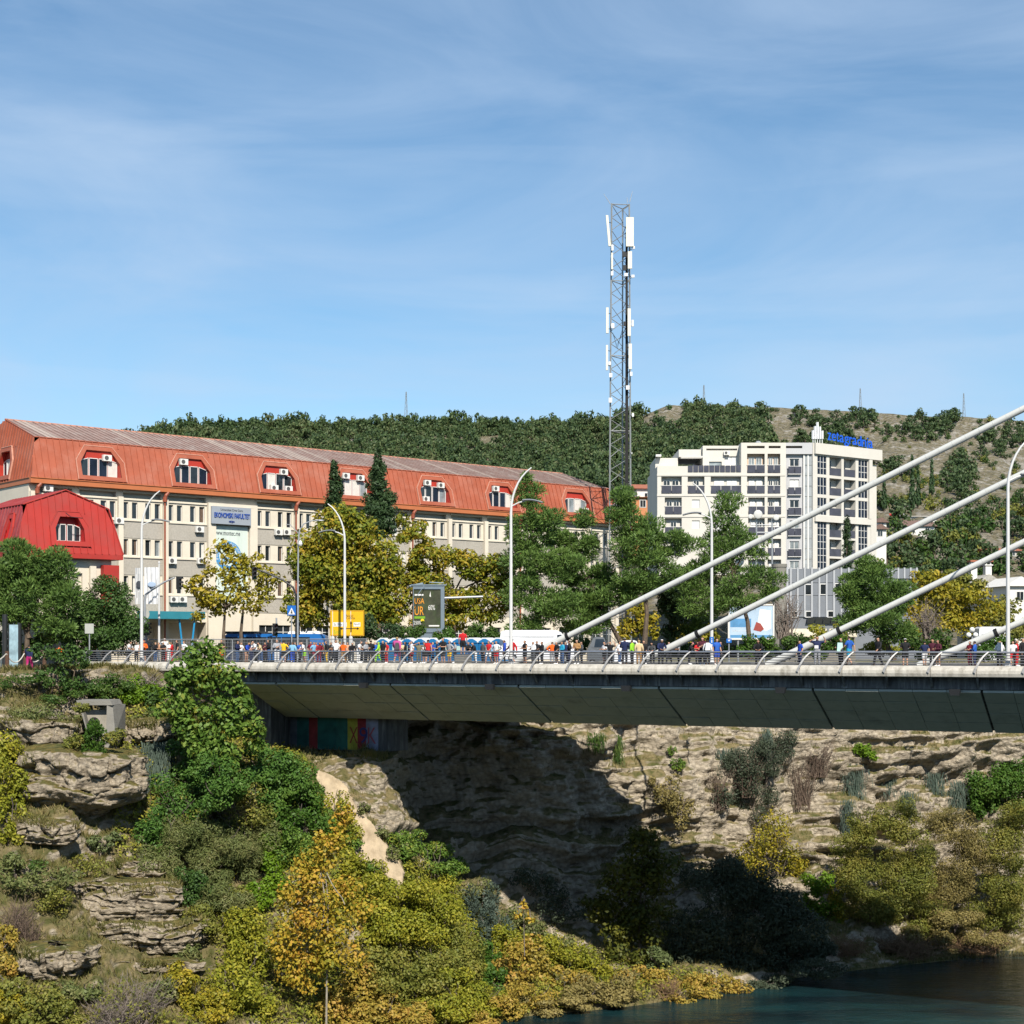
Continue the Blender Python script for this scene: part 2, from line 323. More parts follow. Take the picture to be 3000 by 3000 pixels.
# ---------------------------------------------------------------- ground, bank, river
ZP = -1.65                              # level of the plateau streets; the eye is at 0
ZW = -25.0
rng = np.random.default_rng(11)
ST = [
 [(-900, 3283, 81), (-900, 3050, 86), (-900, 2800, 91), (-900, 2500, 97), (-900, 2250, 101), (-900, 2060, 105), (-900, 1965, 107)],
 [(0, 3300, 80), (0, 3050, 85), (0, 2800, 90), (0, 2500, 96), (0, 2250, 100.5), (0, 2060, 104), (0, 1965, 106)],
 [(500, 3283, 81), (450, 3000, 88), (400, 2800, 94), (350, 2550, 100), (350, 2300, 104), (350, 2100, 108), (350, 1972, 110)],
 [(990, 3050, 97.3), (950, 2930, 99), (930, 2800, 101.5), (900, 2600, 105), (830, 2350, 108), (765, 2192, 110.5), (740, 2172, 117)],
 [(1330, 3010, 100.8), (1250, 2800, 104.5), (1170, 2600, 108), (1090, 2440, 110), (1010, 2290, 111.8), (1003, 2190, 112.6), (1000, 2168, 120.5)],
 [(1430, 2994, 102.3), (1350, 2830, 106), (1270, 2670, 109.5), (1200, 2500, 111.4), (1150, 2300, 112.2), (1130, 2195, 112.9), (1125, 2172, 121)],
 [(1560, 2975, 104), (1480, 2860, 108), (1400, 2740, 112), (1330, 2560, 117), (1290, 2400, 120), (1260, 2200, 122), (1250, 2000, 123)],
 [(1900, 2940, 107.5), (1830, 2850, 112.5), (1770, 2740, 118.5), (1710, 2600, 122), (1660, 2420, 122.6), (1625, 2200, 122.3), (1600, 2000, 123.5)],
 [(2300, 2870, 115.3), (2250, 2790, 118.5), (2190, 2690, 125), (2140, 2560, 129), (2110, 2400, 129.5), (2100, 2200, 130), (2100, 2000, 131)],
 [(2700, 2822, 121.2), (2685, 2755, 124.5), (2665, 2660, 128.5), (2652, 2520, 132.5), (2650, 2380, 134), (2650, 2180, 135.5), (2650, 2000, 136.5)],
 [(3000, 2800, 124.2), (3000, 2735, 127.5), (3000, 2640, 131.5), (3000, 2500, 136.5), (3000, 2380, 138), (3000, 2180, 139.5), (3000, 2000, 140.5)],
 [(3900, 2760, 130), (3900, 2700, 133), (3900, 2610, 138), (3900, 2480, 143), (3900, 2370, 145), (3900, 2170, 147), (3900, 2000, 148)]]
CLIFF = [.35, .35, .4, .25, .3, .4, .8, 1, 1, 1, 1, 1]
def station(s):
    p = [at(*q) for q in s]
    w = p[0]; dn = Vector((p[0].x - p[1].x, p[0].y - p[1].y, 0)).normalized()
    return [w + dn * 9 + Vector((0, 0, -5))] + p + [Vector((p[-1].x, p[-1].y + 1.6, ZP - .05)), Vector((p[-1].x * 1.06, p[-1].y + 14, ZP - .06))]
G = np.array([[tuple(v) for v in station(s)] for s in ST])
def crom(T, x):                         # Catmull-Rom along axis 0
    n = len(T); i = np.clip(np.floor(x).astype(int), 0, n - 2); f = (x - i).reshape((-1,) + (1,) * (T.ndim - 1))
    a, b, c, d = T[np.clip(i - 1, 0, n - 1)], T[i], T[i + 1], T[np.clip(i + 2, 0, n - 1)]
    return .5 * (2 * b + (c - a) * f + (2 * a - 5 * b + 4 * c - d) * f * f + (3 * b - a - 3 * c + d) * f ** 3)
NU, NV = 620, 330
xu = np.concatenate([np.linspace(0, 1, 30)[:-1], np.linspace(1, 10, NU - 55), np.linspace(10, 11, 27)[1:]]); NU = len(xu)
xv = np.concatenate([np.linspace(0, 1, 12)[:-1], np.linspace(1, 8, NV - 22), np.linspace(8, 9, 12)[1:]]); NV = len(xv)
S = crom(G, xu); lin = np.swapaxes(S, 0, 1)
i = np.clip(np.floor(xv).astype(int), 0, len(lin) - 2); f = (xv - i)[:, None, None]
S = .45 * (lin[i] * (1 - f) + lin[i + 1] * f) + .55 * crom(lin, xv)
S = np.swapaxes(S, 0, 1)                # NU x NV x 3
cl = np.interp(xu, np.arange(len(CLIFF)), CLIFF)[:, None]
du = np.gradient(S, axis=0); dv = np.gradient(S, axis=1); nn = np.cross(du, dv); nn /= np.linalg.norm(nn, axis=2, keepdims=True) + 1e-9
if nn[NU // 2, NV // 2, 1] > 0: nn = -nn
warp = fbm(S * .12, 3, 5); z = S[..., 2] + 1.1 * warp
st1 = vnoise(np.stack([S[..., 0] * .05, S[..., 1] * .05, z * .75], -1), 21); st2 = vnoise(np.stack([S[..., 0] * .09, S[..., 1] * .09, z * 1.9], -1), 22)
st3 = vnoise(np.stack([S[..., 0] * .2, S[..., 1] * .2, z * 4.2], -1), 23)
big = fbm(S * .16, 5, 31); fine = fbm(S * 1.1, 4, 41)
cave = np.clip(vnoise(np.stack([S[..., 0] * .11, S[..., 1] * .11, z * .42], -1), 61) - .45, 0, 1)
edge = np.clip((xv - 1.0) / .5, 0, 1) * np.clip((7.6 - xv) / .5, .12, 1)
soft = np.where((xv > 1.2) & (xv < 3.6), .45, 1.0)
cliffy = cl * np.where(cl > .6, soft[None, :], 1.0)
mid = fbm(S * np.array([.3, .3, .55]), 4, 71); brk = np.clip(.5 + 1.6 * vnoise(np.stack([S[..., 0] * .09, S[..., 1] * .09, S[..., 2] * .2], -1), 72), 0, 1)
D = (1.0 * big * (.5 + .8 * cliffy) + cliffy * (brk * (.85 * np.sign(st1) * np.abs(st1) ** .4 + .42 * np.sign(st2) * np.abs(st2) ** .5) + .22 * st3 + .6 * mid - 2.4 * cave) + fine * (.16 + .36 * cliffy)) * edge[None, :]
PX0 = 1500 + F * S[..., 0] / S[..., 1]; PY0 = HZ - F * S[..., 2] / S[..., 1]; wb = 16 * fbm(S * .55, 4, 88)      # a smooth chute of loose sand
c_ = np.interp(PY0, [2250, 2330, 2440, 2540, 2640], [940, 985, 1060, 1128, 1175]); hwid = np.interp(PY0, [2255, 2300, 2440, 2560, 2650], [10, 38, 50, 52, 20]); SM = np.clip((hwid - np.abs(PX0 - c_ + wb)) / 14 + .5, 0, 1) * ((PY0 > 2255) & (PY0 < 2650))
D = D * (1 - .86 * SM)
S = S + nn * D[..., None]
idx = np.arange(NU * NV).reshape(NU, NV)
Q = np.stack([idx[:-1, :-1], idx[1:, :-1], idx[1:, 1:], idx[:-1, 1:]], -1).reshape(-1, 4)
BANKM = rockmat('bank_rock', (.20, .17, .13), (.54, .47, .365), (.39, .34, .265), green=(.085, .085, .03), gn=.63, gcols=((.085, .09, .03), (.24, .19, .10)), grass_x=(-12, 4, .30))
SV = S.reshape(-1, 3)
bank = put('river_bank', npmesh('river_bank', SV, Q, True), BANKM); tag(bank, kind='structure')
BV = BVHTree.FromPolygons(SV.tolist(), Q.tolist())
def hit(px, py, default=110):
    d = at(px, py, 100).normalized(); r = BV.ray_cast(Vector((0, 0, 0)), d)
    return r[0] if r[0] is not None else at(px, py, default)
# plateau behind the bank
EB = S[:, -1, :]; n = len(EB)
rows = [EB, np.stack([EB[:, 0] * 1.4, np.full(n, 230.), np.full(n, ZP - .06)], -1), np.stack([EB[:, 0] * 9, np.full(n, 420.), np.full(n, ZP + 2)], -1)]
V = np.concatenate(rows); ii = np.arange(n - 1)
Qg = np.concatenate([np.stack([r * n + ii, r * n + ii + 1, (r + 1) * n + ii + 1, (r + 1) * n + ii], -1) for r in (0, 1)])
tag(put('ground', npmesh('ground', V, Qg), EARTH), kind='structure')
# the river
wm = bpy.data.materials.new('river_water'); wm.use_nodes = True; t = wm.node_tree; b = t.nodes['Principled BSDF']
b.inputs['Base Color'].default_value = (.008, .035, .032, 1); b.inputs['Roughness'].default_value = .10; b.inputs['IOR'].default_value = 1.33; b.inputs['Specular IOR Level'].default_value = .5
c = N('ShaderNodeTexCoord', t); q = N('ShaderNodeMapping', t); q.inputs['Scale'].default_value = (.55, 1.5, 1); q.inputs['Rotation'].default_value = (0, 0, .45)
n1 = N('ShaderNodeTexNoise', t); n1.inputs['Scale'].default_value = 1.3; n1.inputs['Detail'].default_value = 6; n1.inputs['Roughness'].default_value = .6; n1.inputs['Distortion'].default_value = .6
bm = N('ShaderNodeBump', t); bm.inputs['Strength'].default_value = .55; bm.inputs['Distance'].default_value = .22
t.links.new(c.outputs['Object'], q.inputs['Vector']); t.links.new(q.outputs[0], n1.inputs['Vector']); t.links.new(n1.outputs['Fac'], bm.inputs['Height']); t.links.new(bm.outputs[0], b.inputs['Normal'])
n2 = N('ShaderNodeTexNoise', t); n2.inputs['Scale'].default_value = .16; n2.inputs['Detail'].default_value = 5; t.links.new(q.outputs[0], n2.inputs['Vector'])
r = N('ShaderNodeValToRGB', t); r.color_ramp.elements[0].position = .4; r.color_ramp.elements[1].position = .66; r.color_ramp.elements[0].color = (.004, .012, .016, 1); r.color_ramp.elements[1].color = (.010, .040, .044, 1)
t.links.new(n2.outputs['Fac'], r.inputs['Fac']); t.links.new(r.outputs[0], b.inputs['Base Color'])
mb = MB(); mb.quad((-300, -80, ZW), (320, -80, ZW), (320, 190, ZW), (-300, 190, ZW)); tag(mb.build('water', wm), kind='structure')
# unseen near side of the gorge, raised into a hill to block sky light
ob = [(-260, -40), (-80, -16), (-20, -8), (16, -5), (60, 20), (140, 66), (300, 150)]; nb_ = len(ob); VO = []
for off, zz_ in ((16, ZW - 3), (8, -12), (1.5, -3.2), (0, -1.9), (-9, -1.7), (-26, 7), (-60, 24), (-160, 30)):
    for k, (x, y) in enumerate(ob):
        tdx, tdy = ob[min(k + 1, nb_ - 1)][0] - ob[max(k - 1, 0)][0], ob[min(k + 1, nb_ - 1)][1] - ob[max(k - 1, 0)][1]; ln_ = math.hypot(tdx, tdy); VO.append((x - tdy / ln_ * off, y + tdx / ln_ * off, zz_))
tag(put('sky_block_bank', npmesh('sky_block_bank', VO, [(r_ * nb_ + k, r_ * nb_ + k + 1, (r_ + 1) * nb_ + k + 1, (r_ + 1) * nb_ + k) for r_ in range(7) for k in range(nb_ - 1)], True), mat('unseen_bank_green', (.035, .045, .018), .95, .4, .2)), kind='structure')  # dark green so this unseen bank bounces little light back
bank.data.materials.append(mat('pale_sand', (.43, .345, .235), .95, .22, 1.8, bump=1, bscale=4, dirt=(.25, .19, .12), dscale=.8, damt=.75))
mi = np.zeros(len(Q), np.int32); mi[SM.reshape(-1)[Q].mean(1) > .5] = 1; bank.data.polygons.foreach_set('material_index', mi)
# rocks standing out of the bank -----------------------------------------
ROCKM = rockmat('outcrop_rock', (.22, .19, .15), (.46, .395, .30), (.33, .28, .21), green=(.08, .085, .03), gn=.68, sc=1.3)
ROCKTOP = []
def rock(px, py, wpx, hpx, depth, label, sd, layers=5, under=.55, tilt=0, push=0.0, group=None):
    P = hit(px, py); P = P * (1 - push / P.length); k = P.y / F
    rx, H, ry = wpx / 2 * k, hpx * k, depth
    na, nv = 220, 80; th = np.linspace(0, 2 * np.pi, na, endpoint=False); v = np.linspace(0, 1, nv)
    TH, Vv = np.meshgrid(th, v, indexing='ij'); cs, sn = np.cos(TH), np.sin(TH)
    pr = np.interp(v, [0, .12, .3, .45, .90, .97, 1], [under * .3, under, .86, 1, .98, .86, .0])
    off = np.random.default_rng(sd).uniform(-1, 1, layers + 2)
    wob = v[None, :] * layers + .5 * vnoise(np.stack([cs * 2, sn * 2, Vv * 0], -1), sd)
    lay = off[np.clip(np.floor(wob).astype(int), 0, layers + 1)]
    joint = np.exp(-((wob - np.round(wob)) / .09) ** 2)
    R = pr[None, :] * (1 + .07 * lay - .07 * joint) * (1 + .20 * fbm(np.stack([cs * 1.7, sn * 1.7, Vv * .8], -1), 3, sd + 3))
    sq = (np.abs(cs) ** 5 + np.abs(sn) ** 5) ** (-1 / 5.)
    X = P.x + rx * R * cs * sq; Y = P.y + ry * (R * sn * sq + .35); Z = P.z + (Vv - .5) * H + tilt * H * cs * .3
    A = np.stack([X, Y, Z], -1); nrm = np.stack([cs, sn, 0 * cs], -1)
    cr = 1 - np.abs(vnoise(A * np.array([.8, .8, .55]), sd + 29)); A += nrm * (fbm(A * .9, 4, sd + 9) * .34 + fbm(A * 3, 4, sd + 19) * .16 - .38 * np.clip(cr - .86, 0, 1) / .14)[..., None]; A[..., 2] += fbm(A * .5, 3, sd + 5) * .25 * (Vv > .5)
    ROCKTOP.append(A[:, 58:76].reshape(-1, 3))
    id2 = np.arange(na * nv).reshape(na, nv); nx = np.roll(id2, -1, axis=0)
    q2 = np.stack([id2[:, :-1], nx[:, :-1], nx[:, 1:], id2[:, 1:]], -1).reshape(-1, 4)
    return tag(put('rock_outcrop', npmesh('rock_outcrop', A.reshape(-1, 3), q2, True), ROCKM), label, 'rock', group)
RK = 'rock outcrops on the left bank'
rock(225, 2300, 330, 215, 2.6, 'big pale rock overhanging a black hollow below the dark green conifer bush', 1, 4, .35, -.1, 1.6, RK)
rock(110, 2165, 250, 120, 2.2, 'grassy rock ledge on the bank left of the concrete drain outlet', 2, 3, .6, -.15, .6, RK)
rock(420, 2150, 170, 95, 1.8, 'small rock ledge on the bank right of the concrete drain outlet', 3, 2, .4, 0, .7, RK)
rock(130, 2440, 170, 75, 1.4, 'crumbled pale rock at the foot of the black hollow', 4, 3, .7, -.25, .5, RK)
rock(330, 2650, 400, 150, 2.0, 'wide layered pale rock shelf low on the left bank', 5, 7, .8, -.12, .5, RK)
rock(430, 2745, 330, 105, 1.7, 'layered rock shelf with thin ledges under the wide pale shelf', 6, 6, .7, -.05, .6, RK)
rock(160, 2830, 190, 110, 1.6, 'small undercut rock block at the bottom left of the bank', 7, 2, .5, 0, .8, RK)
rock(410, 2550, 130, 70, 1.2, 'small grey rock between dry grass and the dark green bush', 8, 3, .7, -.1, .4, RK)
rock(470, 2835, 270, 50, 1.3, 'thin flat rock ledge above the grey bare twig bush', 9, 2, .35, 0, .7, RK)

# ---------------------------------------------------------------- the bridge
bf = Fr((-19.6, 110), (48.9, -22))
bridge = thing('cable_stayed_bridge', bf(20, 8, -1.2), 'long concrete cable stayed bridge crossing the river gorge, crowded with people', 'bridge')
PT = [259, 328, 395, 458, 525, 604, 683, 767, 850, 935, 1022, 1113, 1205, 1297, 1392, 1492, 1593, 1698, 1805, 1910, 2021, 2137, 2253, 2375, 2499, 2628, 2758, 2894, 3036]
PS = [bf.a(p, .25) for p in PT]; PS += [PS[-1] + 2.45 * k for k in range(1, 6)]
SL = bf.a(232, 0); SE = bf.a(705, .55); SR = PS[-1] + 60
mb = MB(bf); mb.box(SL, SR, .32, 15.7, -1.52, -1.2); mb.build('deck', ASPH, bridge)
prof = [(.28, -1.13), (.05, -1.15), (-.16, -1.24), (-.28, -1.40), (-.31, -1.58), (-.27, -1.76), (-.2, -1.80), (.30, -1.80)]
ends = [SL] + [p - .55 for p in PS[1:]]
for k, (a, b_) in enumerate(zip(ends, ends[1:] + [SR])):
    tp = .45 if k == 0 else 0
    mb = MB(bf); mb.prism([(a + .012, w, z + (tp if z < -1.5 else 0)) for w, z in prof], [(b_ - .012, w, z) for w, z in prof]); mb.build('parapet_panel', CONC, bridge)
mb = MB(bf); mb.box(SL, SR, 15.72, 16.2, -1.8, -1.12); mb.build('far_parapet', CONC, bridge)
pm = None
for s0 in PS:                           # curved blades that carry the rails
    mb = MB(bf); K = 7; pr = []
    for j in range(K):
        qn = j / (K - 1); an = qn * math.pi / 2; w = .25 - .58 * (.5 * qn + .5 * math.sin(an)); s = s0 + .05 - .74 * (.62 * qn + .38 * math.sin(an)); z = -.31 - 1.20 * (.58 * qn + .42 * (1 - math.cos(an)))
        hw = .032 + .048 * qn; nx, nz = .75, .66
        pr.append(((s - hw * nz * 1.1, z + hw * nx * .5), (s + hw * nz * 1.1, z - hw * nx * .9), w))
    for p, q in zip(pr, pr[1:]):
        mb.hexa([(p[0][0], p[2] - .05, p[0][1]), (p[1][0], p[2] - .05, p[1][1]), (p[1][0], p[2] + .05, p[1][1]), (p[0][0], p[2] + .05, p[0][1]),
                 (q[0][0], q[2] - .05, q[0][1]), (q[1][0], q[2] - .05, q[1][1]), (q[1][0], q[2] + .05, q[1][1]), (q[0][0], q[2] + .05, q[0][1])])
    mb.build('rail_post', POSTM if 'POSTM' in globals() else mat('pale_post_metal', (.27, .27, .27), .5, .12, 5, metal=.3), bridge)
for z, r_ in ((-.35, .058), (-.53, .030), (-.68, .026), (-.83, .026), (-.99, .026)):
    mb = MB(bf); mb.tube([(s, .30, z) for s in (SL, (SL + SR) / 2, SR)], r_, 8); mb.build('rail', STEEL if r_ > .05 else mat('dull_rail', (.22, .22, .23), .4, .1, 6, metal=.7), bridge)
    if r_ > .05: mb = MB(bf); mb.tube([(s, 15.8, z) for s in (SL, (SL + SR) / 2, SR)], r_, 6); mb.build('rail', STEEL, bridge)
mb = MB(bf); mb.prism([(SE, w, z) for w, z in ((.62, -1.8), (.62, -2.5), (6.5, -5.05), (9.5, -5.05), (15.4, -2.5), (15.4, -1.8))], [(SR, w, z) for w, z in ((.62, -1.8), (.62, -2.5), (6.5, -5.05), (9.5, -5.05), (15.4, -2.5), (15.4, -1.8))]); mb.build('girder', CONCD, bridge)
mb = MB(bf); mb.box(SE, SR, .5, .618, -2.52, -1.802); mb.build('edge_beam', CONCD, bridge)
JP = [bf.a(p, .55) for p in (808, 1143, 1518, 1930, 2381, 2876)]; JP = [JP[0] - 8.3, *JP]; JP[0] = SE
while JP[-1] < SR - 9: JP.append(JP[-1] + 8.9)
dirw = Vector((0, 5.95, -2.65)); 
for a, b_ in zip(JP, JP[1:]):
    nc = 5 if b_ - a > 5 else 2
    for ci in range(nc):
        x0 = a + (b_ - a) * ci / nc; x1 = a + (b_ - a) * (ci + 1) / nc
        g0 = .075 if ci == 0 else .014; g1 = .075 if ci == nc - 1 else .014
        for ri in range(4):
            q0, q1 = ri / 4, (ri + 1) / 4; e = random.uniform(0, .03)
            W_ = lambda q, o: (.56 + 5.95 * q - .41 * o, -2.54 - 2.65 * q - .91 * o)
            P = []
            for o in (0.0, .14 + e):
                (w0, z0), (w1, z1) = W_(q0 + .005, o), W_(q1 - .005, o); P.append([(x0 + g0, w0, z0), (x1 - g1, w0, z0), (x1 - g1, w1, z1), (x0 + g0, w1, z1)])
            mb = MB(bf); mb.prism(P[0], P[1]); mb.build('soffit_panel', CONCS, bridge)
mb = MB(bf); mb.box(SE, SR, 6.55, 9.45, -5.2, -5.06); mb.build('bottom_slab', CONCS, bridge)
for s0 in PS:
    if s0 < SE + 1: continue
    mb = MB(bf); mb.prism([(s0 - .62, -.1, -1.805), (s0 - .62, .495, -1.805), (s0 - .62, .495, -2.45)], [(s0 - .5, -.1, -1.805), (s0 - .5, .495, -1.805), (s0 - .5, .495, -2.45)]); mb.build('bracket', CONCD, bridge)
for p in (1067, 1437, 1836, 2288, 2798):
    s0 = bf.a(p, .4); mb = MB(bf); mb.prism([(s0 - .32, .1, -2.5), (s0 + .32, .1, -2.5), (s0 + .32, .49, -2.5), (s0 - .32, .49, -2.5)], [(s0 - .26, .15, -2.86), (s0 + .26, .15, -2.86), (s0 + .26, .49, -2.86), (s0 - .26, .49, -2.86)]); mb.build('drain_outlet', DARKM, bridge)
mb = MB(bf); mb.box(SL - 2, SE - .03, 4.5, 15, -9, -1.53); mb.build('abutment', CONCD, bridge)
# the painted pier under the deck
PW = 7.2; p0, p1 = SE + .02, bf.a(1150, PW)
pier = MB(bf); N_ = 8; outl = [(p0, PW)] + [(p1 - 1.6 + 1.6 * math.sin(k / N_ * math.pi / 2), PW + 1.6 - 1.6 * math.cos(k / N_ * math.pi / 2)) for k in range(N_ + 1)] + [(p1, PW + 2.4), (p0, PW + 2.4)]
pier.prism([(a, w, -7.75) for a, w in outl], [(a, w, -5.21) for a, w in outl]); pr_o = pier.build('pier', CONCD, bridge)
gcols = [(.10, .11, .13), (.02, .10, .09), (.25, .03, .03), (.02, .12, .10), (.03, .14, .11), (.45, .40, .05), (.30, .03, .04), (.30, .32, .45), (.42, .40, .5)]
cuts = [800, 870, 905, 930, 985, 1018, 1047, 1072, 1108, 1148]
for k, cgc in enumerate(gcols):
    a0, a1 = bf.a(cuts[k], PW - .02), bf.a(cuts[k + 1], PW - .02); a1 = min(a1, p1 - 1.55) if k > 7 else a1
    if a1 - a0 < .05: a0, a1 = p1 - 2.2, p1 - 1.6
    mb = MB(bf); mb.quad((a0, PW - .006, -7.7), (a1, PW - .006, -7.7), (a1, PW - .006, -5.25), (a0, PW - .006, -5.25)); mb.build('painted_graffiti', mat('graffiti_paint_%d' % k, cgc, .7, .35, 1.5), pr_o)
for k, (px, py, body, cc) in enumerate(((828, 2160, 'S', (.4, .05, .05)), (1024, 2165, 'X', (.35, .05, .03)), (1053, 2160, '9', (.04, .05, .2)), (1078, 2160, 'K', (.4, .1, .12)))):
    a0 = bf.a(px, PW); text('graffiti_letter', body, bf(a0, PW - .012, -7.2), bf.u, .7, 1.2, mat('graffiti_letter_paint_%d' % k, cc, .7), pr_o, .004)
# stay cables
CW = 7.6
for k, (a, b_, rg) in enumerate((((1595, 1898), (3000, 1197), 1665), ((1955, 1901), (3000, 1386), 2046), ((2278, 1934), (3000, 1588), 2461), ((2794, 1907), (3000, 1819), 2921))):
    A0 = (bf.a(a[0], CW), CW, bf.z(a[0], a[1], CW)); B0 = (bf.a(b_[0], CW), CW, bf.z(b_[0], b_[1], CW))
    A, B = Vector(A0), Vector(B0); d = (B - A).normalized(); R_ = Vector((bf.a(rg, CW), CW, 0)); tR = (R_.x - A.x) / d.x
    lo = A + d * ((-1.25 - A.z) / d.z); ring = A + d * tR; up = B + d * 26
    mb = MB(bf); mb.tube([tuple(ring + (up - ring) * (q / 12)) for q in range(13)], .205, 14, False); cbl = mb.build('stay_cable', CABLE, bridge, True)
    mb = MB(bf); mb.tube([tuple(lo), tuple(ring - d * .16)], .245, 14, False); mb.build('cable_sleeve', mat('sleeve_grey_white', (.58, .58, .55), .5, .06), cbl, True)
    mb = MB(bf); mb.tube([tuple(ring - d * .16), tuple(ring + d * .05)], .275, 14); mb.build('cable_collar', BLACKR, cbl)
    nj = int((up - ring).length / .9)
    for j in range(1, nj):               # joints of the sheath
        if j % 1 == 0 and j < 60:
            pj = ring + d * (j * .9); mb = MB(bf); mb.tube([tuple(pj), tuple(pj + d * .03)], .2075, 14); mb.build('sheath_joint', mat('sheath_joint_grey', (.50, .51, .49), .5), cbl)
# ---------------------------------------------------------------- the long faculty building
def clip_strip(poly, x0, x1):            # lower and upper bounds of a convex polygon at x0 and x1
    def rng_at(x):
        ys = []
        for (ax, ay), (bx, by) in zip(poly, poly[1:] + poly[:1]):
            if abs(bx - ax) < 1e-9:
                if abs(x - ax) < 1e-6: ys += [ay, by]
            elif min(ax, bx) - 1e-6 <= x <= max(ax, bx) + 1e-6: ys.append(ay + (by - ay) * (x - ax) / (bx - ax))
        return (min(ys), max(ys)) if ys else None
    return rng_at(x0), rng_at(x1)
def roof_panels(parent, O, ud, vd, poly, pitch, mats, holes=(), seam=.085, p_alt=.12):
    """standing seam sheets laid side by side on a sloping face: poly in (u,v); holes are (u0,u1,v0,v1) left out"""
    O, ud, vd = Vector(O), Vector(ud).normalized(), Vector(vd).normalized(); no = ud.cross(vd).normalized()
    us = [p[0] for p in poly]; u0, u1 = min(us), max(us); n = max(1, round((u1 - u0) / pitch)); w = (u1 - u0) / n
    xs = [u0 + w * k for k in range(n + 1)]
    for x0, x1 in zip(xs, xs[1:]):
        a, b = clip_strip(poly, x0 + 1e-6, x1 - 1e-6)
        if not a or not b: continue
        spans = [(a[0], b[0], a[1], b[1])]
        for h in holes:
            if h[0] < (x0 + x1) / 2 < h[1]: spans = [(a[0], b[0], h[2], h[2]), (h[3], h[3], a[1], b[1])]
        for (la, lb, ha, hb) in spans:
            if ha - la < .02 and hb - lb < .02: continue
            P = lambda u, v, o: O + ud * u + vd * v + no * o
            lift = random.uniform(0, .012); g = .008
            mb = MB()
            mb.hexa([P(x0 + g, la, -.03), P(x1 - g, lb, -.03), P(x1 - g, hb, -.03), P(x0 + g, ha, -.03), P(x0 + g, la, lift), P(x1 - g, lb, lift), P(x1 - g, hb, lift), P(x0 + g, ha, lift)])
            s = .06
            fa = lambda t: (la + (lb - la) * t, ha + (hb - ha) * t)
            t = 1 - s / (x1 - x0); l2, h2 = fa(t)
            mb.hexa([P(x1 - s, l2, lift - .01), P(x1 - g, lb, lift - .01), P(x1 - g, hb, lift - .01), P(x1 - s, h2, lift - .01), P(x1 - s, l2, seam), P(x1 - g, lb, seam), P(x1 - g, hb, seam), P(x1 - s, h2, seam)])
            mb.build('roof_panel', mats[1] if (len(mats) > 1 and random.random() < p_alt) else mats[0], parent)
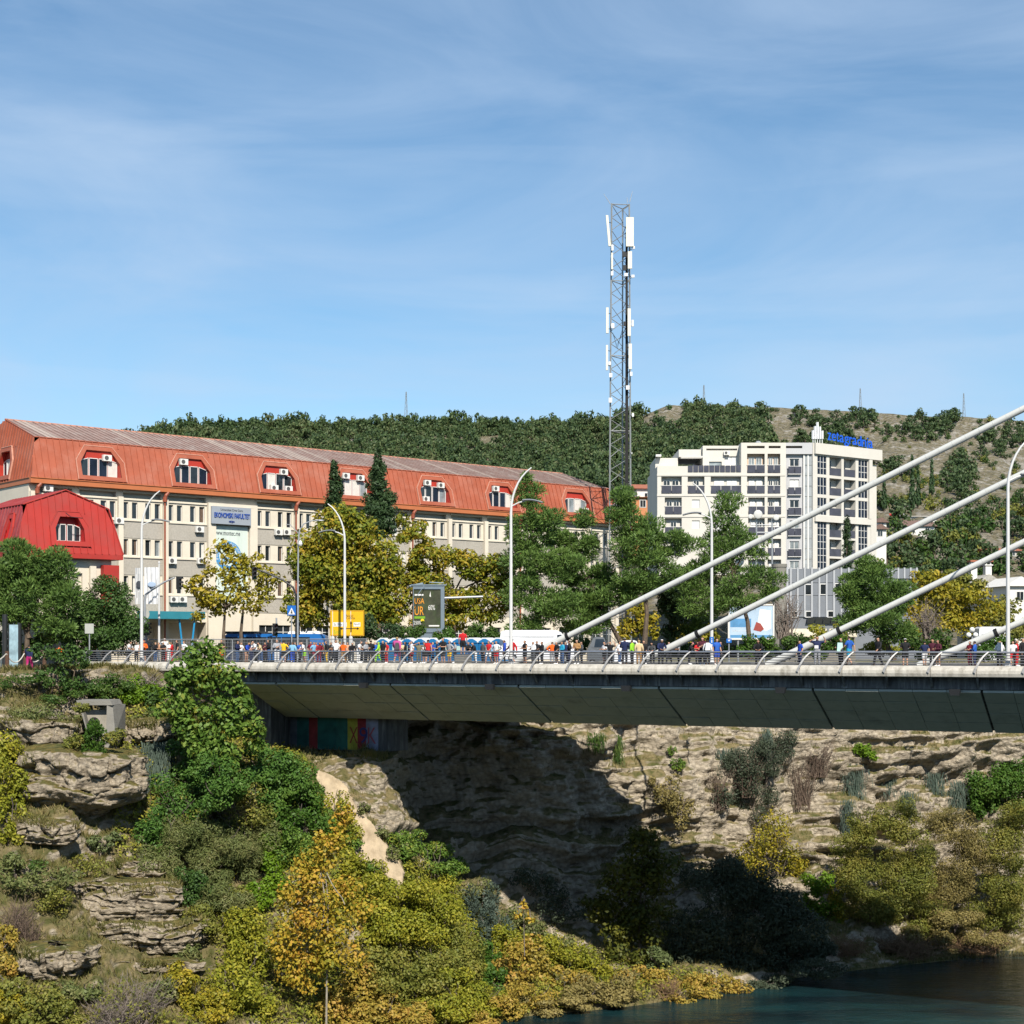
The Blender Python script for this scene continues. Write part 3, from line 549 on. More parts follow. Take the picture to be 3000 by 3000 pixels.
def dormer(parent, O, ud, vd, hz, hw, uc, v0, v1, inset, mfr, mrec, glass, ac=(), hw_top=.62, depth=.85):
    """an eight cornered roof window: surround on the slope, red recess, window set back"""
    O, ud, vd = Vector(O), Vector(ud).normalized(), Vector(vd).normalized(); no = ud.cross(vd).normalized(); hor = Vector((no.x, no.y, 0)).normalized()
    P = lambda u, v, o=0: O + ud * (uc + u) + vd * v + no * o
    hm = v0 + (v1 - v0) * .52
    def ring(e): return [(-hw - e, v0 - e), (hw + e, v0 - e), (hw + e, hm + e * .4), (hw * hw_top + e * .4, v1 + e), (-hw * hw_top - e * .4, v1 + e), (-hw - e, hm + e * .4)]
    inn, out = ring(0), ring(.40)
    mb = MB()
    for k in range(6):
        a, b = inn[k], inn[(k + 1) % 6]; c, d = out[(k + 1) % 6], out[k]
        mb.hexa([P(*a, 0), P(*b, 0), P(*c, 0), P(*d, 0), P(*a, .13), P(*b, .13), P(*c, .13), P(*d, .13)])
    sur = mb.build('dormer', mfr, parent)
    mb = MB(); o2 = ring(.47)
    for k in (1, 2, 3, 4, 5):
        a, b = out[k], out[(k + 1) % 6]; c, d = o2[(k + 1) % 6], o2[k]
        mb.hexa([P(*a, .02), P(*b, .02), P(*c, .02), P(*d, .02), P(*a, .165), P(*b, .165), P(*c, .165), P(*d, .165)])
    mb.build('flashing', REDTRIM if mfr is REDROOF else mfr, sur)
    # sheet behind the surround that fills the square hole
    mb = MB(); bw, b0, b1 = hw + .55, v0 - .42, v1 + .42
    oc = [(-bw, b0), (bw, b0), (bw, hm), (bw, b1), (-bw, b1), (-bw, hm)]
    for k, (i0, i1, o0, o1) in enumerate(((0, 1, 0, 1), (1, 2, 1, 2), (2, 3, 2, 3), (3, 4, 3, 4), (4, 5, 4, 5), (5, 0, 5, 0))):
        mb.quad(P(*oc[o0], .004), P(*oc[o1], .004), P(*inn[i1], .004), P(*inn[i0], .004))
    mb.build('dormer_apron', mfr, sur)
    zb = P(0, v0).z; base = P(0, v0); tilt_top = P(0, v1)
    back = base - hor * depth
    def B(u, v):                          # the upright window plane
        p = P(u, v); dd = (p - back).dot(hor); return p - hor * dd
    mb = MB()
    for k in range(6):
        a, b = inn[k], inn[(k + 1) % 6]; mb.quad(P(*a, .12), P(*b, .12), B(*b), B(*a))
    mb.build('recess', mrec, sur)
    # window
    zt = B(0, v1).z; mb = MB(); mb.quad(*[B(*q) for q in inn]); mb.build('back_panel', mrec, sur)
    wz0 = B(0, v0).z + .05; wz1 = wz0 + (zt - wz0) * .72; Pw = lambda u, z, o: Vector((B(u, v0).x, B(u, v0).y, z)) + hor * o
    bars = []; fr = MB(); gw = MB(); ww = hw * .97; zc = B(0, hm).z
    for (u0, u1) in ((-ww, -ww * .52), (-ww * .48, -.04), (.04, ww * .48), (ww * .52, ww)):
        top = lambda u: wz1 if abs(u) < hw * .72 else min(wz1, zc + (wz1 - zc) * .45)
        m_ = random.choice(glass); g_ = MB(); g_.quad(Pw(u0 + .05, wz0 + .06, .05), Pw(u1 - .05, wz0 + .06, .05), Pw(u1 - .05, top(u1) - .06, .05), Pw(u0 + .05, top(u0) - .06, .05)); g_.build('pane', m_, sur)
        for q in ((u0, u0 + .05, wz0, wz0, top(u0), top(u0)), (u1 - .05, u1, wz0, wz0, top(u1), top(u1)), (u0, u1, wz0, wz0, wz0 + .06, wz0 + .06)):
            fr.hexa([Pw(q[0], q[2], .02), Pw(q[1], q[2], .02), Pw(q[1], q[2], .10), Pw(q[0], q[2], .10), Pw(q[0], q[4], .02), Pw(q[1], q[4], .02), Pw(q[1], q[4], .10), Pw(q[0], q[4], .10)])
        fr.hexa([Pw(u0, top(u0) - .06, .02), Pw(u1, top(u1) - .06, .02), Pw(u1, top(u1) - .06, .10), Pw(u0, top(u0) - .06, .10), Pw(u0, top(u0), .02), Pw(u1, top(u1), .02), Pw(u1, top(u1), .10), Pw(u0, top(u0), .10)])
    fr.build('window_frame', WHITE, sur)
    for (u, z) in ac:
        p = Pw(u, wz0 + z, .05); acbox(parent, p, Vector((-hor.y, hor.x, 0)), hor)
ACW = mat('air_conditioner_white', (.70, .69, .65), .5, .04); ACD = mat('air_conditioner_fan', (.09, .09, .09), .6)
def acbox(parent, p, u, out, w=.82, h=.56, d=.34):
    q = lambda a, o, z: p + u * a + out * o + Vector((0, 0, z))
    mb = MB(); mb.hexa([q(-w / 2, .06, 0), q(w / 2, .06, 0), q(w / 2, .06 + d, 0), q(-w / 2, .06 + d, 0), q(-w / 2, .06, h), q(w / 2, .06, h), q(w / 2, .06 + d, h), q(-w / 2, .06 + d, h)])
    for a in (-w * .35, w * .35): mb.hexa([q(a - .02, 0, -.08), q(a + .02, 0, -.08), q(a + .02, .4, -.04), q(a - .02, .4, -.04), q(a - .02, 0, -.005), q(a + .02, 0, -.005), q(a + .02, .4, -.005), q(a - .02, .4, -.005)])
    b = mb.build('air_conditioner', ACW, parent)
    mb = MB(); c = q(-w * .12, .06 + d + .006, h / 2); N_ = 14; r = h * .36
    mb.prism([c + u * r * math.cos(t * 2 * math.pi / N_) + Vector((0, 0, r * math.sin(t * 2 * math.pi / N_))) for t in range(N_)], [c + out * .015 + u * r * math.cos(t * 2 * math.pi / N_) + Vector((0, 0, r * math.sin(t * 2 * math.pi / N_))) for t in range(N_)])
    mb.build('fan_grille', ACD, b)
ff = Fr((-42.2, 135), (52.3, 44)); FL = 72.0; D0 = .7; FW_ = 18.0
fac = thing('faculty_building', ff(36, 7, ZP), 'long cream faculty building with orange red metal mansard roof and rows of narrow windows', 'building')
pil = [ff.a(p, D0) for p in (222, 350, 482, 612, 743, 866, 978, 1090, 1202, 1314, 1420, 1523, 1625, 1724)]
pil = [0.3] + [x for x in pil if x > 1.5 and x < FL - .5] + [FL - .3]
FLZ = [(11.78, 13.32), (8.40, 9.92), (4.95, 6.52)]; NB = len(pil) - 1
sg = min(range(NB), key=lambda k: abs(pil[k] - ff.a(612, D0)))         # the bay of the name board
holes = []; wins = []
for k in range(NB):
    a0, a1 = pil[k], pil[k + 1]; w = a1 - a0
    if k != sg and w > 2.5: holes.append((a0 + .35, a1 - .35, 13.68, 14.17, .55))
    for r, (z0, z1) in enumerate(FLZ):
        if k == sg or w < 2.5: continue
        for f_ in (.13, .335, .63, .84):
            c = a0 + w * f_; holes.append((c - .28, c + .28, z0, z1, .28)); wins.append((c - .28, c + .28, z0, z1))
    if w > 2.5 and k > sg:
        for f_ in (.3, .72): holes.append((a0 + w * (f_ - .17), a0 + w * (f_ + .17), -.3, 2.1, .25)); wins.append((a0 + w * (f_ - .17), a0 + w * (f_ + .17), -.3, 2.1))
    elif k == 2 or k == 3:
        holes.append((a0 + .3, a1 - .3, ZP, 2.3, 1.6))
mb = MB(ff); mb.wall(0, FL, ZP, 14.4, holes, D0, .28, True)
mb.quad((0, D0, ZP), (0, D0, 14.4), (0, FW_ - D0, 14.4), (0, FW_ - D0, ZP)); mb.quad((FL, D0, ZP), (FL, FW_ - D0, ZP), (FL, FW_ - D0, 14.4), (FL, D0, 14.4)); mb.quad((0, FW_ - D0, ZP), (0, FW_ - D0, 14.4), (FL, FW_ - D0, 14.4), (FL, FW_ - D0, ZP))
mb.build('wall', CREAM, fac)
for a in pil:
    mb = MB(ff); mb.box(a - .24, a + .24, .34, D0 - .004, ZP, 13.75); mb.build('pilaster', CREAM, fac)
for k in range(NB):
    a0, a1 = pil[k] + .26, pil[k + 1] - .26
    if a1 - a0 < 1: continue
    mb = MB(ff); mb.box(a0, a1, D0 - .12, D0 - .006, 13.5, 13.62); mb.box(a0, a1, D0 - .10, D0 - .006, 14.2, 14.38); mb.build('frieze_ledge', CREAM, fac)
    if k == sg: continue
    for (z0, z1) in ((10.02, 11.56), (6.62, 8.18), (3.3, 4.75)):
        mb = MB(ff); mb.box(a0, a1, D0 - .05, D0 - .006, z0, z1); mb.build('spandrel_panel', PEBBLE, fac)
        mb = MB(ff); mb.box(a0, a1, D0 - .15, D0 - .007, z1 + .01, z1 + .12); mb.build('sill_band', CREAM, fac)
WF = {}
for (a0, a1, z0, z1) in wins:           # a white frame with a dark pane behind
    key = round(a1 - a0, 2), round(z1 - z0, 2); w, h = a1 - a0, z1 - z0
    fr = MB(ff); e = D0 + .16
    for q in ((a0, a0 + .05, z0, z1), (a1 - .05, a1, z0, z1), (a0 + .05, a1 - .05, z0, z0 + .06), (a0 + .05, a1 - .05, z1 - .06, z1)): fr.box(q[0], q[1], e, e + .07, q[2], q[3])
    if w > .8: fr.box((a0 + a1) / 2 - .03, (a0 + a1) / 2 + .03, e, e + .07, z0 + .06, z1 - .06); fr.box(a0 + .05, a1 - .05, e + .01, e + .06, z1 - .7, z1 - .64)
    wo_ = fr.build('window', WHITE, fac); r_ = random.random()
    g_ = MB(ff); 
    if r_ < .42 and w < .8:
        gm = random.choice([BROWNBLIND, BLIND, GLASS2]); sp = a0 + .05 + random.choice([.3, .55, .95]) * (w - .1)
        g_.quad((a0 + .05, e + .04, z0 + .06), (sp, e + .04, z0 + .06), (sp, e + .04, z1 - .06), (a0 + .05, e + .04, z1 - .06)); g_.build('pane', GLASS, wo_)
        if sp < a1 - .06: g2 = MB(ff); g2.quad((sp, e + .045, z0 + .06), (a1 - .05, e + .045, z0 + .06), (a1 - .05, e + .045, z1 - .06), (sp, e + .045, z1 - .06)); g2.build('blind', gm, wo_)
    else:
        g_.quad((a0 + .05, e + .04, z0 + .06), (a1 - .05, e + .04, z0 + .06), (a1 - .05, e + .04, z1 - .06), (a0 + .05, e + .04, z1 - .06)); g_.build('pane', GLASS, wo_)
# eaves gutter
mb = MB(ff); mb.box(-.1, FL + .1, 0, .25, 14.42, 14.86); mb.box(-.1, FL + .1, -.07, .25, 14.865, 14.93); mb.box(-.1, .2, .26, FW_, 14.42, 14.86); mb.box(-.17, .2, .26, FW_, 14.865, 14.93); mb.box(.21, FL, .26, D0 + .3, 14.405, 14.5); mb.build('eaves_gutter', mat('orange_gutter_metal', (.46, .15, .06), .5, .08, 1), fac)
for px in (108, 482, 866, 1208, 1523):
    a = ff.a(px, .3); mb = MB(ff); mb.tube([(a + .3, .1, 14.4), (a + .05, .12, 14.1), (a, .2, 13.6)], [.16, .17, .16], 8); mb.tube([(a, .2, 13.95), (a, .2, 13.5)], .2, 8); mb.tube([(a, .2, 13.5), (a, .2, ZP)], .085, 8); mb.build('downpipe', BROWNPIPE, fac)
# roof
KZ, KD, RZ = 18.6, 1.25, 21.05; GI = .72; GR = GI * (21.05 - 14.93) / (18.6 - 14.93); RDp = FW_ / 2; Hm = math.hypot(KZ - 14.93, KD - .05)
vf = ff.n * (KD - .05) + Vector((0, 0, KZ - 14.93)); HWD = 2.0
dpx = [293, 561, 813, 1037, 1272, 1469, 1689]; dm = [ff.a(p, .6) for p in dpx]; pitch = .62
hl = [(c - 2.12, c + 2.12, .25, 3.38) for c in dm]
roof_panels(fac, ff(0, .05, 14.93), ff.u, vf, [(0, 0), (FL, 0), (FL - GI, Hm), (GI, Hm)], pitch, [REDROOF], hl)
acs = {0: [(.75, 1.5)], 1: [(-.75, 1.75)], 2: [(.8, 1.6), (-.3, -.05), (1.35, -.05)], 3: [(-.9, 1.75), (.9, 1.65)], 4: [(-.8, 1.75), (1.0, 1.6), (-1.0, 0)], 5: [(-.7, 1.75)], 6: [(1.5, .1)]}
for i_, c in enumerate(dm):
    dormer(fac, ff(0, .05, 14.93), ff.u, vf, 0, 1.9, c, .48, 3.02, .9, REDROOF, mat('deep_red_recess', (.42, .04, .025), .5, .08), [GLASS, GLASS3, GLASS2, BLIND, GLASS3], acs[i_])
vl = Vector(ff.u) * GI + Vector((0, 0, KZ - 14.93)); Hl = vl.length
roof_panels(fac, ff(0, FW_, 14.93), -ff.n, vl, [(0, 0), (FW_, 0), (FW_ - KD, Hl), (FW_ / 2, Hl * (RZ - 14.93) / (KZ - 14.93)), (KD, Hl)], .62, [REDROOF], [(FW_ - 7.0 - 1.83, FW_ - 7.0 + 1.83, .32, 3.28)])
dormer(fac, ff(0, FW_, 14.93), -ff.n, vl, 0, 1.6, FW_ - 7.0, .62, 2.95, .9, REDROOF, _M['deep_red_recess'], [GLASS3, BLIND])
ovr = Vector(ff.n) * (RDp - KD) + Vector((0, 0, RZ - KZ)); Hr = ovr.length
roof_panels(fac, ff(0, KD, KZ + .03), ff.u, ovr, [(GI, 0), (FL - GI, 0), (FL - GR, Hr), (GR, Hr)], .62, [REDROOF2, mat('pale_worn_sheet', (.38, .31, .27), .6, .15)], p_alt=.12)
mb = MB(ff); mb.quad((GR, RDp + .05, RZ - .05), (FL - GR, RDp + .05, RZ - .05), (FL - GI, FW_ - KD, KZ), (GI, FW_ - KD, KZ)); mb.quad((GI, FW_ - KD, KZ), (FL - GI, FW_ - KD, KZ), (FL, FW_ - .05, 14.9), (0, FW_ - .05, 14.9)); mb.quad((FL, .05, 14.9), (FL, FW_ - .05, 14.9), (FL - GI, FW_ - KD, KZ), (FL - GI, KD, KZ)); mb.quad((FL - GI, KD, KZ), (FL - GI, FW_ - KD, KZ), (FL - GR, RDp, RZ)); mb.build('rear_roof', REDROOF, fac)
mb = MB(ff); mb.box(GR, FL - GR, RDp - .1, RDp + .1, RZ - .02, RZ + .12); mb.build('ridge_cap', REDTRIM, fac)
mb = MB(ff); mb.tube([(GR, RDp, RZ + .06), (GI, KD - .02, KZ + .04), (FL - GI, KD - .02, KZ + .04)], .06, 6); mb.build('knee_flashing', REDROOF, fac)
# name board and banner
sa0, sa1 = pil[sg] + .24, pil[sg + 1] - .24
mb = MB(ff); mb.box(sa0, sa1, .34, D0 - .005, 13.45, 13.75); mb.box(sa0, sa0 + .35, .35, D0 - .005, 3.6, 13.44); mb.box(sa1 - .35, sa1, .35, D0 - .005, 3.6, 13.44); mb.build('sign_frame', CREAM, fac)
b0, b1 = ff.a(621, .1), ff.a(736, .1); mb = MB(ff); mb.box(b0, b1, .12, .5, 11.75, 13.42); sb = mb.build('name_board', GREYBOARD, fac)
text('lettering', 'Univerzitet Crne Gore', ff(b0 + (b1 - b0) * .22, .118, 13.02), ff.u, (b1 - b0) * .56, .22, DARKLET, sb)
text('lettering', 'EKONOMSKI FAKULTET', ff(b0 + (b1 - b0) * .06, .118, 12.36), ff.u, (b1 - b0) * .90, .48, BLUELET, sb, .08)
mb = MB(ff); cc = (b0 + b1) / 2
for x, s in ((-.22, .13), (0, .2), (.22, .13)):
    for q in (-1, 1): mb.box(cc + x - s * .6, cc + x - s * .2, .06, .118, 12.02 - s * .5, 12.02 + s * .5); mb.box(cc + x + s * .1, cc + x + s * .5, .06, .118, 12.02 - s * .6, 12.02 + s * .4)
mb.build('emblem', BLUELET, sb)
BANN = mat('pale_green_banner', (.60, .68, .62), .6, .1, 1.2, stretch=(1.6, 1.6, .05)); mb = MB(ff); mb.box(b0 + .1, b1 - .1, D0 - .09, D0 - .05, 4.2, 11.6); bn = mb.build('banner', BANN, fac)
text('lettering', 'www.montec.me', ff(b0 + (b1 - b0) * .12, D0 - .092, 10.72), ff.u, (b1 - b0) * .66, .36, DARKLET, bn)
LOGO = mat('sky_blue_print', (.06, .26, .52), .6, .05); mb = MB(ff); lc, lz, R1, R0, n_ = cc - .1, 8.75, 1.42, .98, 40; e = D0 - .096
for k in range(n_):
    t0, t1 = 2 * math.pi * k / n_, 2 * math.pi * (k + 1) / n_; mb.quad(*[(lc + r * math.cos(t), e, lz + r * math.sin(t)) for r, t in ((R0, t0), (R1, t0), (R1, t1), (R0, t1))])
for k in range(-3, 4): mb.box(lc + k * .22 - .07, lc + k * .22 + .07, e - .006, e, lz - .55, lz - .5 + .55 * (1 - abs(k) * .2))
mb.build('round_emblem', LOGO, bn)
for k, ch in enumerate("FACULTY OF ECONOMICS"):
    if ch == ' ': continue
    th = math.pi * (1.08 - k * 1.16 / 19); p = Vector(ff(lc + 1.08 * math.cos(th), e - .008, lz + 1.08 * math.sin(th))); uu = Vector(ff.u) * math.sin(th) - Vector((0, 0, 1)) * math.cos(th); up_ = Vector(ff.u) * math.cos(th) + Vector((0, 0, 1)) * math.sin(th)
    text('letter', ch, p - uu * .09, uu, .18, .25, WHITE, bn, .004, up_)
# wall air conditioners
for px, py in ((580, 1560), (500, 1652), (585, 1652), (505, 1765), (530, 1765), (811, 1568), (835, 1568), (345, 1535), (137, 1440)):
    a = ff.a(px, D0); acbox(fac, ff(a, D0 - .06, ff.z(px, py, D0)), Vector(ff.u), -Vector(ff.n))
# entrance canopy with its props
TEAL = mat('teal_canopy', (.03, .20, .26), .5, .1); c0, c1 = ff.a(424, -1), ff.a(592, -1)
mb = MB(ff); mb.box(c0, c1, -1.6, D0 - .16, 2.55, 3.25); mb.build('canopy', TEAL, fac)
for a_, b_ in ((c0 + 3.4, c0 + 3.9), (c0 + 5.0, c0 + 4.5)): mb = MB(ff); mb.tube([(a_, -1.2, 2.54), (b_, -1.2, ZP)], .09, 8); mb.build('canopy_prop', mat('bright_blue_post', (.02, .25, .5), .4), fac)
# ---------------------------------------------------------------- the red building in front of it
rf = Fr((-38.6, 119.5), (52.3, 44)); RW = 9.0; RE = 7.45; RK_, RA = 11.15, 12.5; RD = 12
red = thing('red_roofed_building', rf(4.5, 5, ZP), 'small bright red metal mansard house with one gable window beside the cream building', 'building')
mb = MB(rf); mb.wall(.7, RW - .7, ZP, RE - .4, [(RW - 4.6, RW - 3.2, 4.6, 5.9, .25)], .7, .25, True); mb.quad((.7, .7, ZP), (.7, .7, RE - .3), (.7, RD, RE - .3), (.7, RD, ZP)); mb.quad((RW - .7, .7, ZP), (RW - .7, RD, ZP), (RW - .7, RD, RE - .3), (RW - .7, .7, RE - .3)); mb.build('wall', CREAM, red)
for a in (RW - 5.2, RW - 2.4): mb = MB(rf); mb.box(a - .25, a + .25, .4, .695, ZP, 6.5); mb.build('pilaster', CREAM, red)
mb = MB(rf); mb.box(RW - 4.6, RW - 3.2, .87, .95, 4.6, 4.7); mb.box(RW - 4.6, RW - 3.2, .87, .95, 5.8, 5.9); mb.box(RW - 3.95, RW - 3.85, .87, .95, 4.7, 5.8); wv = mb.build('window', WHITE, red)
mb = MB(rf); mb.box(RW - 1.65, RW - .3, .1, .69, 3.2, 6.6); mb.build('red_glazed_bay', REDB, red)
mb = MB(rf); mb.box(0, RW, 0, .25, 7.05, RE); mb.box(0, .25, .26, RD, 7.05, RE); mb.box(RW - .25, RW, .26, RD, 7.05, RE); mb.box(.26, RW - .26, .26, RD, 7.06, 7.2); mb.build('eaves_gutter', REDB, red)
vg = Vector(rf.n) * .75 + Vector((0, 0, RK_ - RE)); Hg = vg.length; Ha = Hg * (RA - RE) / (RK_ - RE); ga = [(0.02, 0), (RW - .02, 0), (RW - .95, Hg), (RW / 2, Ha), (.95, Hg)]
wc = rf.a(205, .3)
roof_panels(red, rf(0, .02, RE), rf.u, vg, ga, .6, [REDB], [(wc - 1.43, wc + 1.43, .65, 3.3)])
dormer(red, rf(0, .02, RE), rf.u, vg, 0, 1.2, wc, .95, 2.95, .9, REDB, mat('red_recess', (.46, .02, .02), .5, .06), [GLASS])
vs = Vector(rf.u) * .95 + Vector((0, 0, RK_ - RE)); Hs = vs.length
roof_panels(red, rf(.02, RD, RE), -rf.n, vs, [(0, 0), (RD, 0), (RD - .75, Hs), (.75, Hs)], .6, [REDB2], [(RD - 3.13, RD - 1.87, .55, 3.1)])
dormer(red, rf(.02, RD, RE), -rf.n, vs, 0, .4, RD - 2.5, .85, 2.75, .9, REDB, _M['red_recess'], [GLASS])
vr_ = Vector((rf.u.x, rf.u.y, 0)) * (RW / 2 - .95) + Vector((0, 0, RA - RK_)); roof_panels(red, rf(.95, RD, RK_ + .02), -rf.n, vr_, [(0, 0), (RD - .75, 0), (RD - .98, vr_.length), (0, vr_.length)], .6, [REDB2])
mb = MB(rf); mb.quad((RW / 2, .98, RA), (RW / 2, RD, RA), (RW - .95, RD, RK_), (RW - .95, .75, RK_)); mb.quad((RW - .95, .75, RK_), (RW - .95, RD, RK_), (RW, RD, RE), (RW, .02, RE)); mb.quad((0, RD, RE), (RW, RD, RE), (RW - .95, RD, RK_), (RW / 2, RD, RA)); mb.build('rear_roof', REDB, red)
mb = MB(rf); mb.tube([(.93, RD, RK_ + .05), (.93, .72, RK_ + .05), (RW / 2, .96, RA + .05), (RW - .93, .72, RK_ + .05), (RW + .0, -.01, RE + .02)], .06, 6); mb.build('verge_flashing', REDB, red)
mb = MB(rf); mb.tube([(wc - .35, .3, RE + 3.2), (wc - .2, -.3, RE + 2.85), (wc + .8, -.3, RE + 2.8)], .035, 5); mb.build('wall_floodlight', DARKM, red)
# ---------------------------------------------------------------- the white apartment block
ZL = Fr(at(1925, HZ, 220).xy, (1, 0.0)); zx = lambda x: ZL.a(1900 + x / 2.415); zz = lambda y, Y=220: (HZ - 1150 - y / 2.415) / F * Y
APT = mat('warm_white_render', (.60, .575, .52), .85, .05, .3, dirt=(.6, .55, .47), dscale=.25, damt=.3); APT2 = mat('cool_white_render', (.48, .48, .49), .85, .05, .3); PEACH = mat('peach_render', (.66, .47, .33), .85, .06)
SMOKE = mat('smoked_balcony_glass', (.065, .065, .085), .2, .25, .9, spec=.35); SHUT = mat('white_shutter', (.75, .75, .73), .6, .05, stretch=(.2, .2, 8), scale=3)
apt = thing('apartment_block', ZL(12, 6, ZP), 'tall white apartment block with loggias, smoked balcony glass and blue rooftop lettering', 'building')
AX0, AX1, AX2 = zx(62), zx(972), zx(1160); ROOF = zz(355); zlow = zz(1290)
op = []
def lg(x0, x1, y0, y1, kind): op.append((zx(x0), zx(x1), zz(y1), zz(y0), kind))
lg(697, 822, 433, 570, 'win'); lg(842, 932, 433, 570, 'win')
lg(90, 235, 595, 715, 'dark'); lg(277, 396, 595, 715, 'door'); lg(440, 655, 595, 715, 'shut'); lg(697, 822, 593, 715, 'shut'); lg(842, 932, 593, 715, 'dark')
for y0 in (742, 888, 1035, 1182): lg(705, 822, y0, y0 + 120, 'shut'); lg(842, 938, y0, y0 + 120, 'shut')
lg(115, 235, 742, 862, 'dark'); lg(115, 235, 888, 1008, 'door'); lg(115, 235, 1035, 1150, 'door')
for y0 in (757, 905): lg(307, 362, y0, y0 + 58, 'wshut'); lg(470, 535, y0, y0 + 75, 'wshut'); lg(560, 640, y0, y0 + 75, 'wshut')
holes = [(h[0], h[1], h[2], h[3], (.3 if h[4] == 'wshut' else .8)) for h in op]
xs_ = zx(655); 
slots = [(zx(a), zx(b), zz(394), zz(377), .8) for a, b in ((697, 822), (850, 935), (972, 1088))]
mb = MB(ZL); mb.wall(AX0, xs_, zlow, zz(520), [h for h in holes if h[1] < xs_ + .01 and h[3] < zz(520)], 0, .8, False)
mb.wall(xs_ + .002, AX1, zlow, ROOF, [h for h in holes if h[0] > xs_] + slots[:2], -.02, .8, False)
mb.quad((AX0, 0, zlow), (AX0, 0, zz(520)), (AX0, 16, zz(520)), (AX0, 16, zlow)); mb.quad((AX0, 0, zz(520)), (xs_, 0, zz(520)), (xs_, 16, zz(520)), (AX0, 16, zz(520)))
mb.quad((xs_, -.02, zz(540)), (xs_, -.02, ROOF), (xs_, 16, ROOF), (xs_, 16, zz(540))); mb.quad((xs_, -.02, ROOF), (AX1, -.02, ROOF), (AX1, 16, ROOF), (xs_, 16, ROOF))
mb.build('wall', APT, apt)
for s_ in slots: mb = MB(ZL); mb.box(s_[0], s_[1], .5, .6, s_[2] - .02, s_[3] + .02); mb.build('slot_back', mat('brown_slot', (.13, .10, .08)), apt)
for (a0, a1, z0, z1, kd) in op:
    if kd == 'wshut':
        mb = MB(ZL); mb.box(a0, a1, .14, .2, z0, z1); mb.build('shuttered_window', SHUT, apt); continue
    # loggia back wall with windows, peach flank
    mb = MB(ZL); mb.quad((a0, 0.70, z0), (a1, 0.70, z0), (a1, 0.70, z1), (a0, 0.70, z1)); bk = mb.build('loggia_wall', PEACH if kd == 'win' else APT, apt)
    mb = MB(ZL); mb.quad((a0 + .012, .02, z0), (a0 + .012, 0.69, z0), (a0 + .012, 0.69, z1), (a0 + .012, .02, z1)); mb.build('loggia_flank', PEACH, apt)
    w = a1 - a0; parts = [(.12, .46), (.54, .88)] if kd != 'door' else [(.36, .72)]
    for f0, f1 in parts:
        mb = MB(ZL); x0, x1 = a0 + w * f0, a0 + w * f1; mb.box(x0, x1, 0.62, 0.69, z0 + .1, z1 - .45); wd = mb.build('window', WHITE, bk)
        mm_ = SHUT if kd == 'shut' and random.random() < .8 else (GLASS2 if kd == 'win' else GLASS)
        mb = MB(ZL); xm = (x0 + x1) / 2
        for p0, p1_ in ((x0 + .08, xm - .04), (xm + .04, x1 - .08)): mb.box(p0, p1_, 0.59, 0.618, z0 + .2, z1 - .55)
        mb.build('pane', mm_, bk)
    nb = max(2, round(w / 1.3)); hgt = 1.12
    for k in range(nb): mb = MB(ZL); mb.box(a0 + w * k / nb + .03, a0 + w * (k + 1) / nb - .03, -.10, -.06, z0 + .05, z0 + hgt); mb.build('balcony_panel', SMOKE, apt)
    mb = MB(ZL); mb.box(a0 - .05, a1 + .05, -.12, -.03, z0 + hgt + .01, z0 + hgt + .07); mb.build('balcony_rail', WHITE, apt)
for y in (584, 728, 876): mb = MB(ZL); mb.box(AX0 - .05, AX1 - .1, -.09, -.03, zz(y) - .12, zz(y) + .14); mb.build('floor_band', APT, apt)
# roof terrace storeys
mb = MB(ZL); mb.wall(zx(395), xs_ - .01, zz(520), zz(365), [(zx(440), zx(530), zz(513), zz(478), .3), (zx(550), zx(643), zz(513), zz(440), .3), (zx(420), zx(655) - .3, zz(398), zz(385), .5)], 1.8, .3, True); mb.quad((zx(395), 1.8, zz(520)), (zx(395), 1.8, zz(365)), (zx(395), 14, zz(365)), (zx(395), 14, zz(520))); mb.quad((zx(395), 1.8, zz(365)), (xs_, 1.8, zz(365)), (xs_, 14, zz(365)), (zx(395), 14, zz(365))); mb.build('penthouse_wall', APT, apt)
mb = MB(ZL); mb.box(zx(228), zx(392), 2.5, 12, zz(440), zz(387)); mb.box(zx(62), zx(224), 3, 12, zz(519), zz(445)); mb.build('penthouse_wall', APT, apt)
for k in range(7): mb = MB(ZL); mb.box(zx(240), zx(390), .3 + k * .33, .42 + k * .33, zz(452), zz(447)); mb.build('pergola_slat', WHITE, apt)
for (x0, x1, mm_) in ((442, 528, GLASS2), (552, 596, SHUT), (600, 641, SHUT)): mb = MB(ZL); mb.box(zx(x0), zx(x1), 2.0, 2.05, zz(512), zz(442 if mm_ is SHUT else 480)); mb.build('window', mm_, apt)
nb = 10
for k in range(nb): a0 = zx(277) + (xs_ - zx(277)) * k / nb; a1 = zx(277) + (xs_ - zx(277)) * (k + 1) / nb; mb = MB(ZL); mb.box(a0 + .04, a1 - .04, -.10, -.05, zz(562), zz(516)); mb.build('balcony_panel', SMOKE, apt)
mb = MB(ZL); mb.box(zx(62), zx(100), 2, 3, zz(440), zz(425)); mb.build('chimney', WHITE, apt)
acbox(apt, ZL(zx(563), 1.74, zz(432)), Vector((1, 0, 0)), Vector((0, -1, 0)))
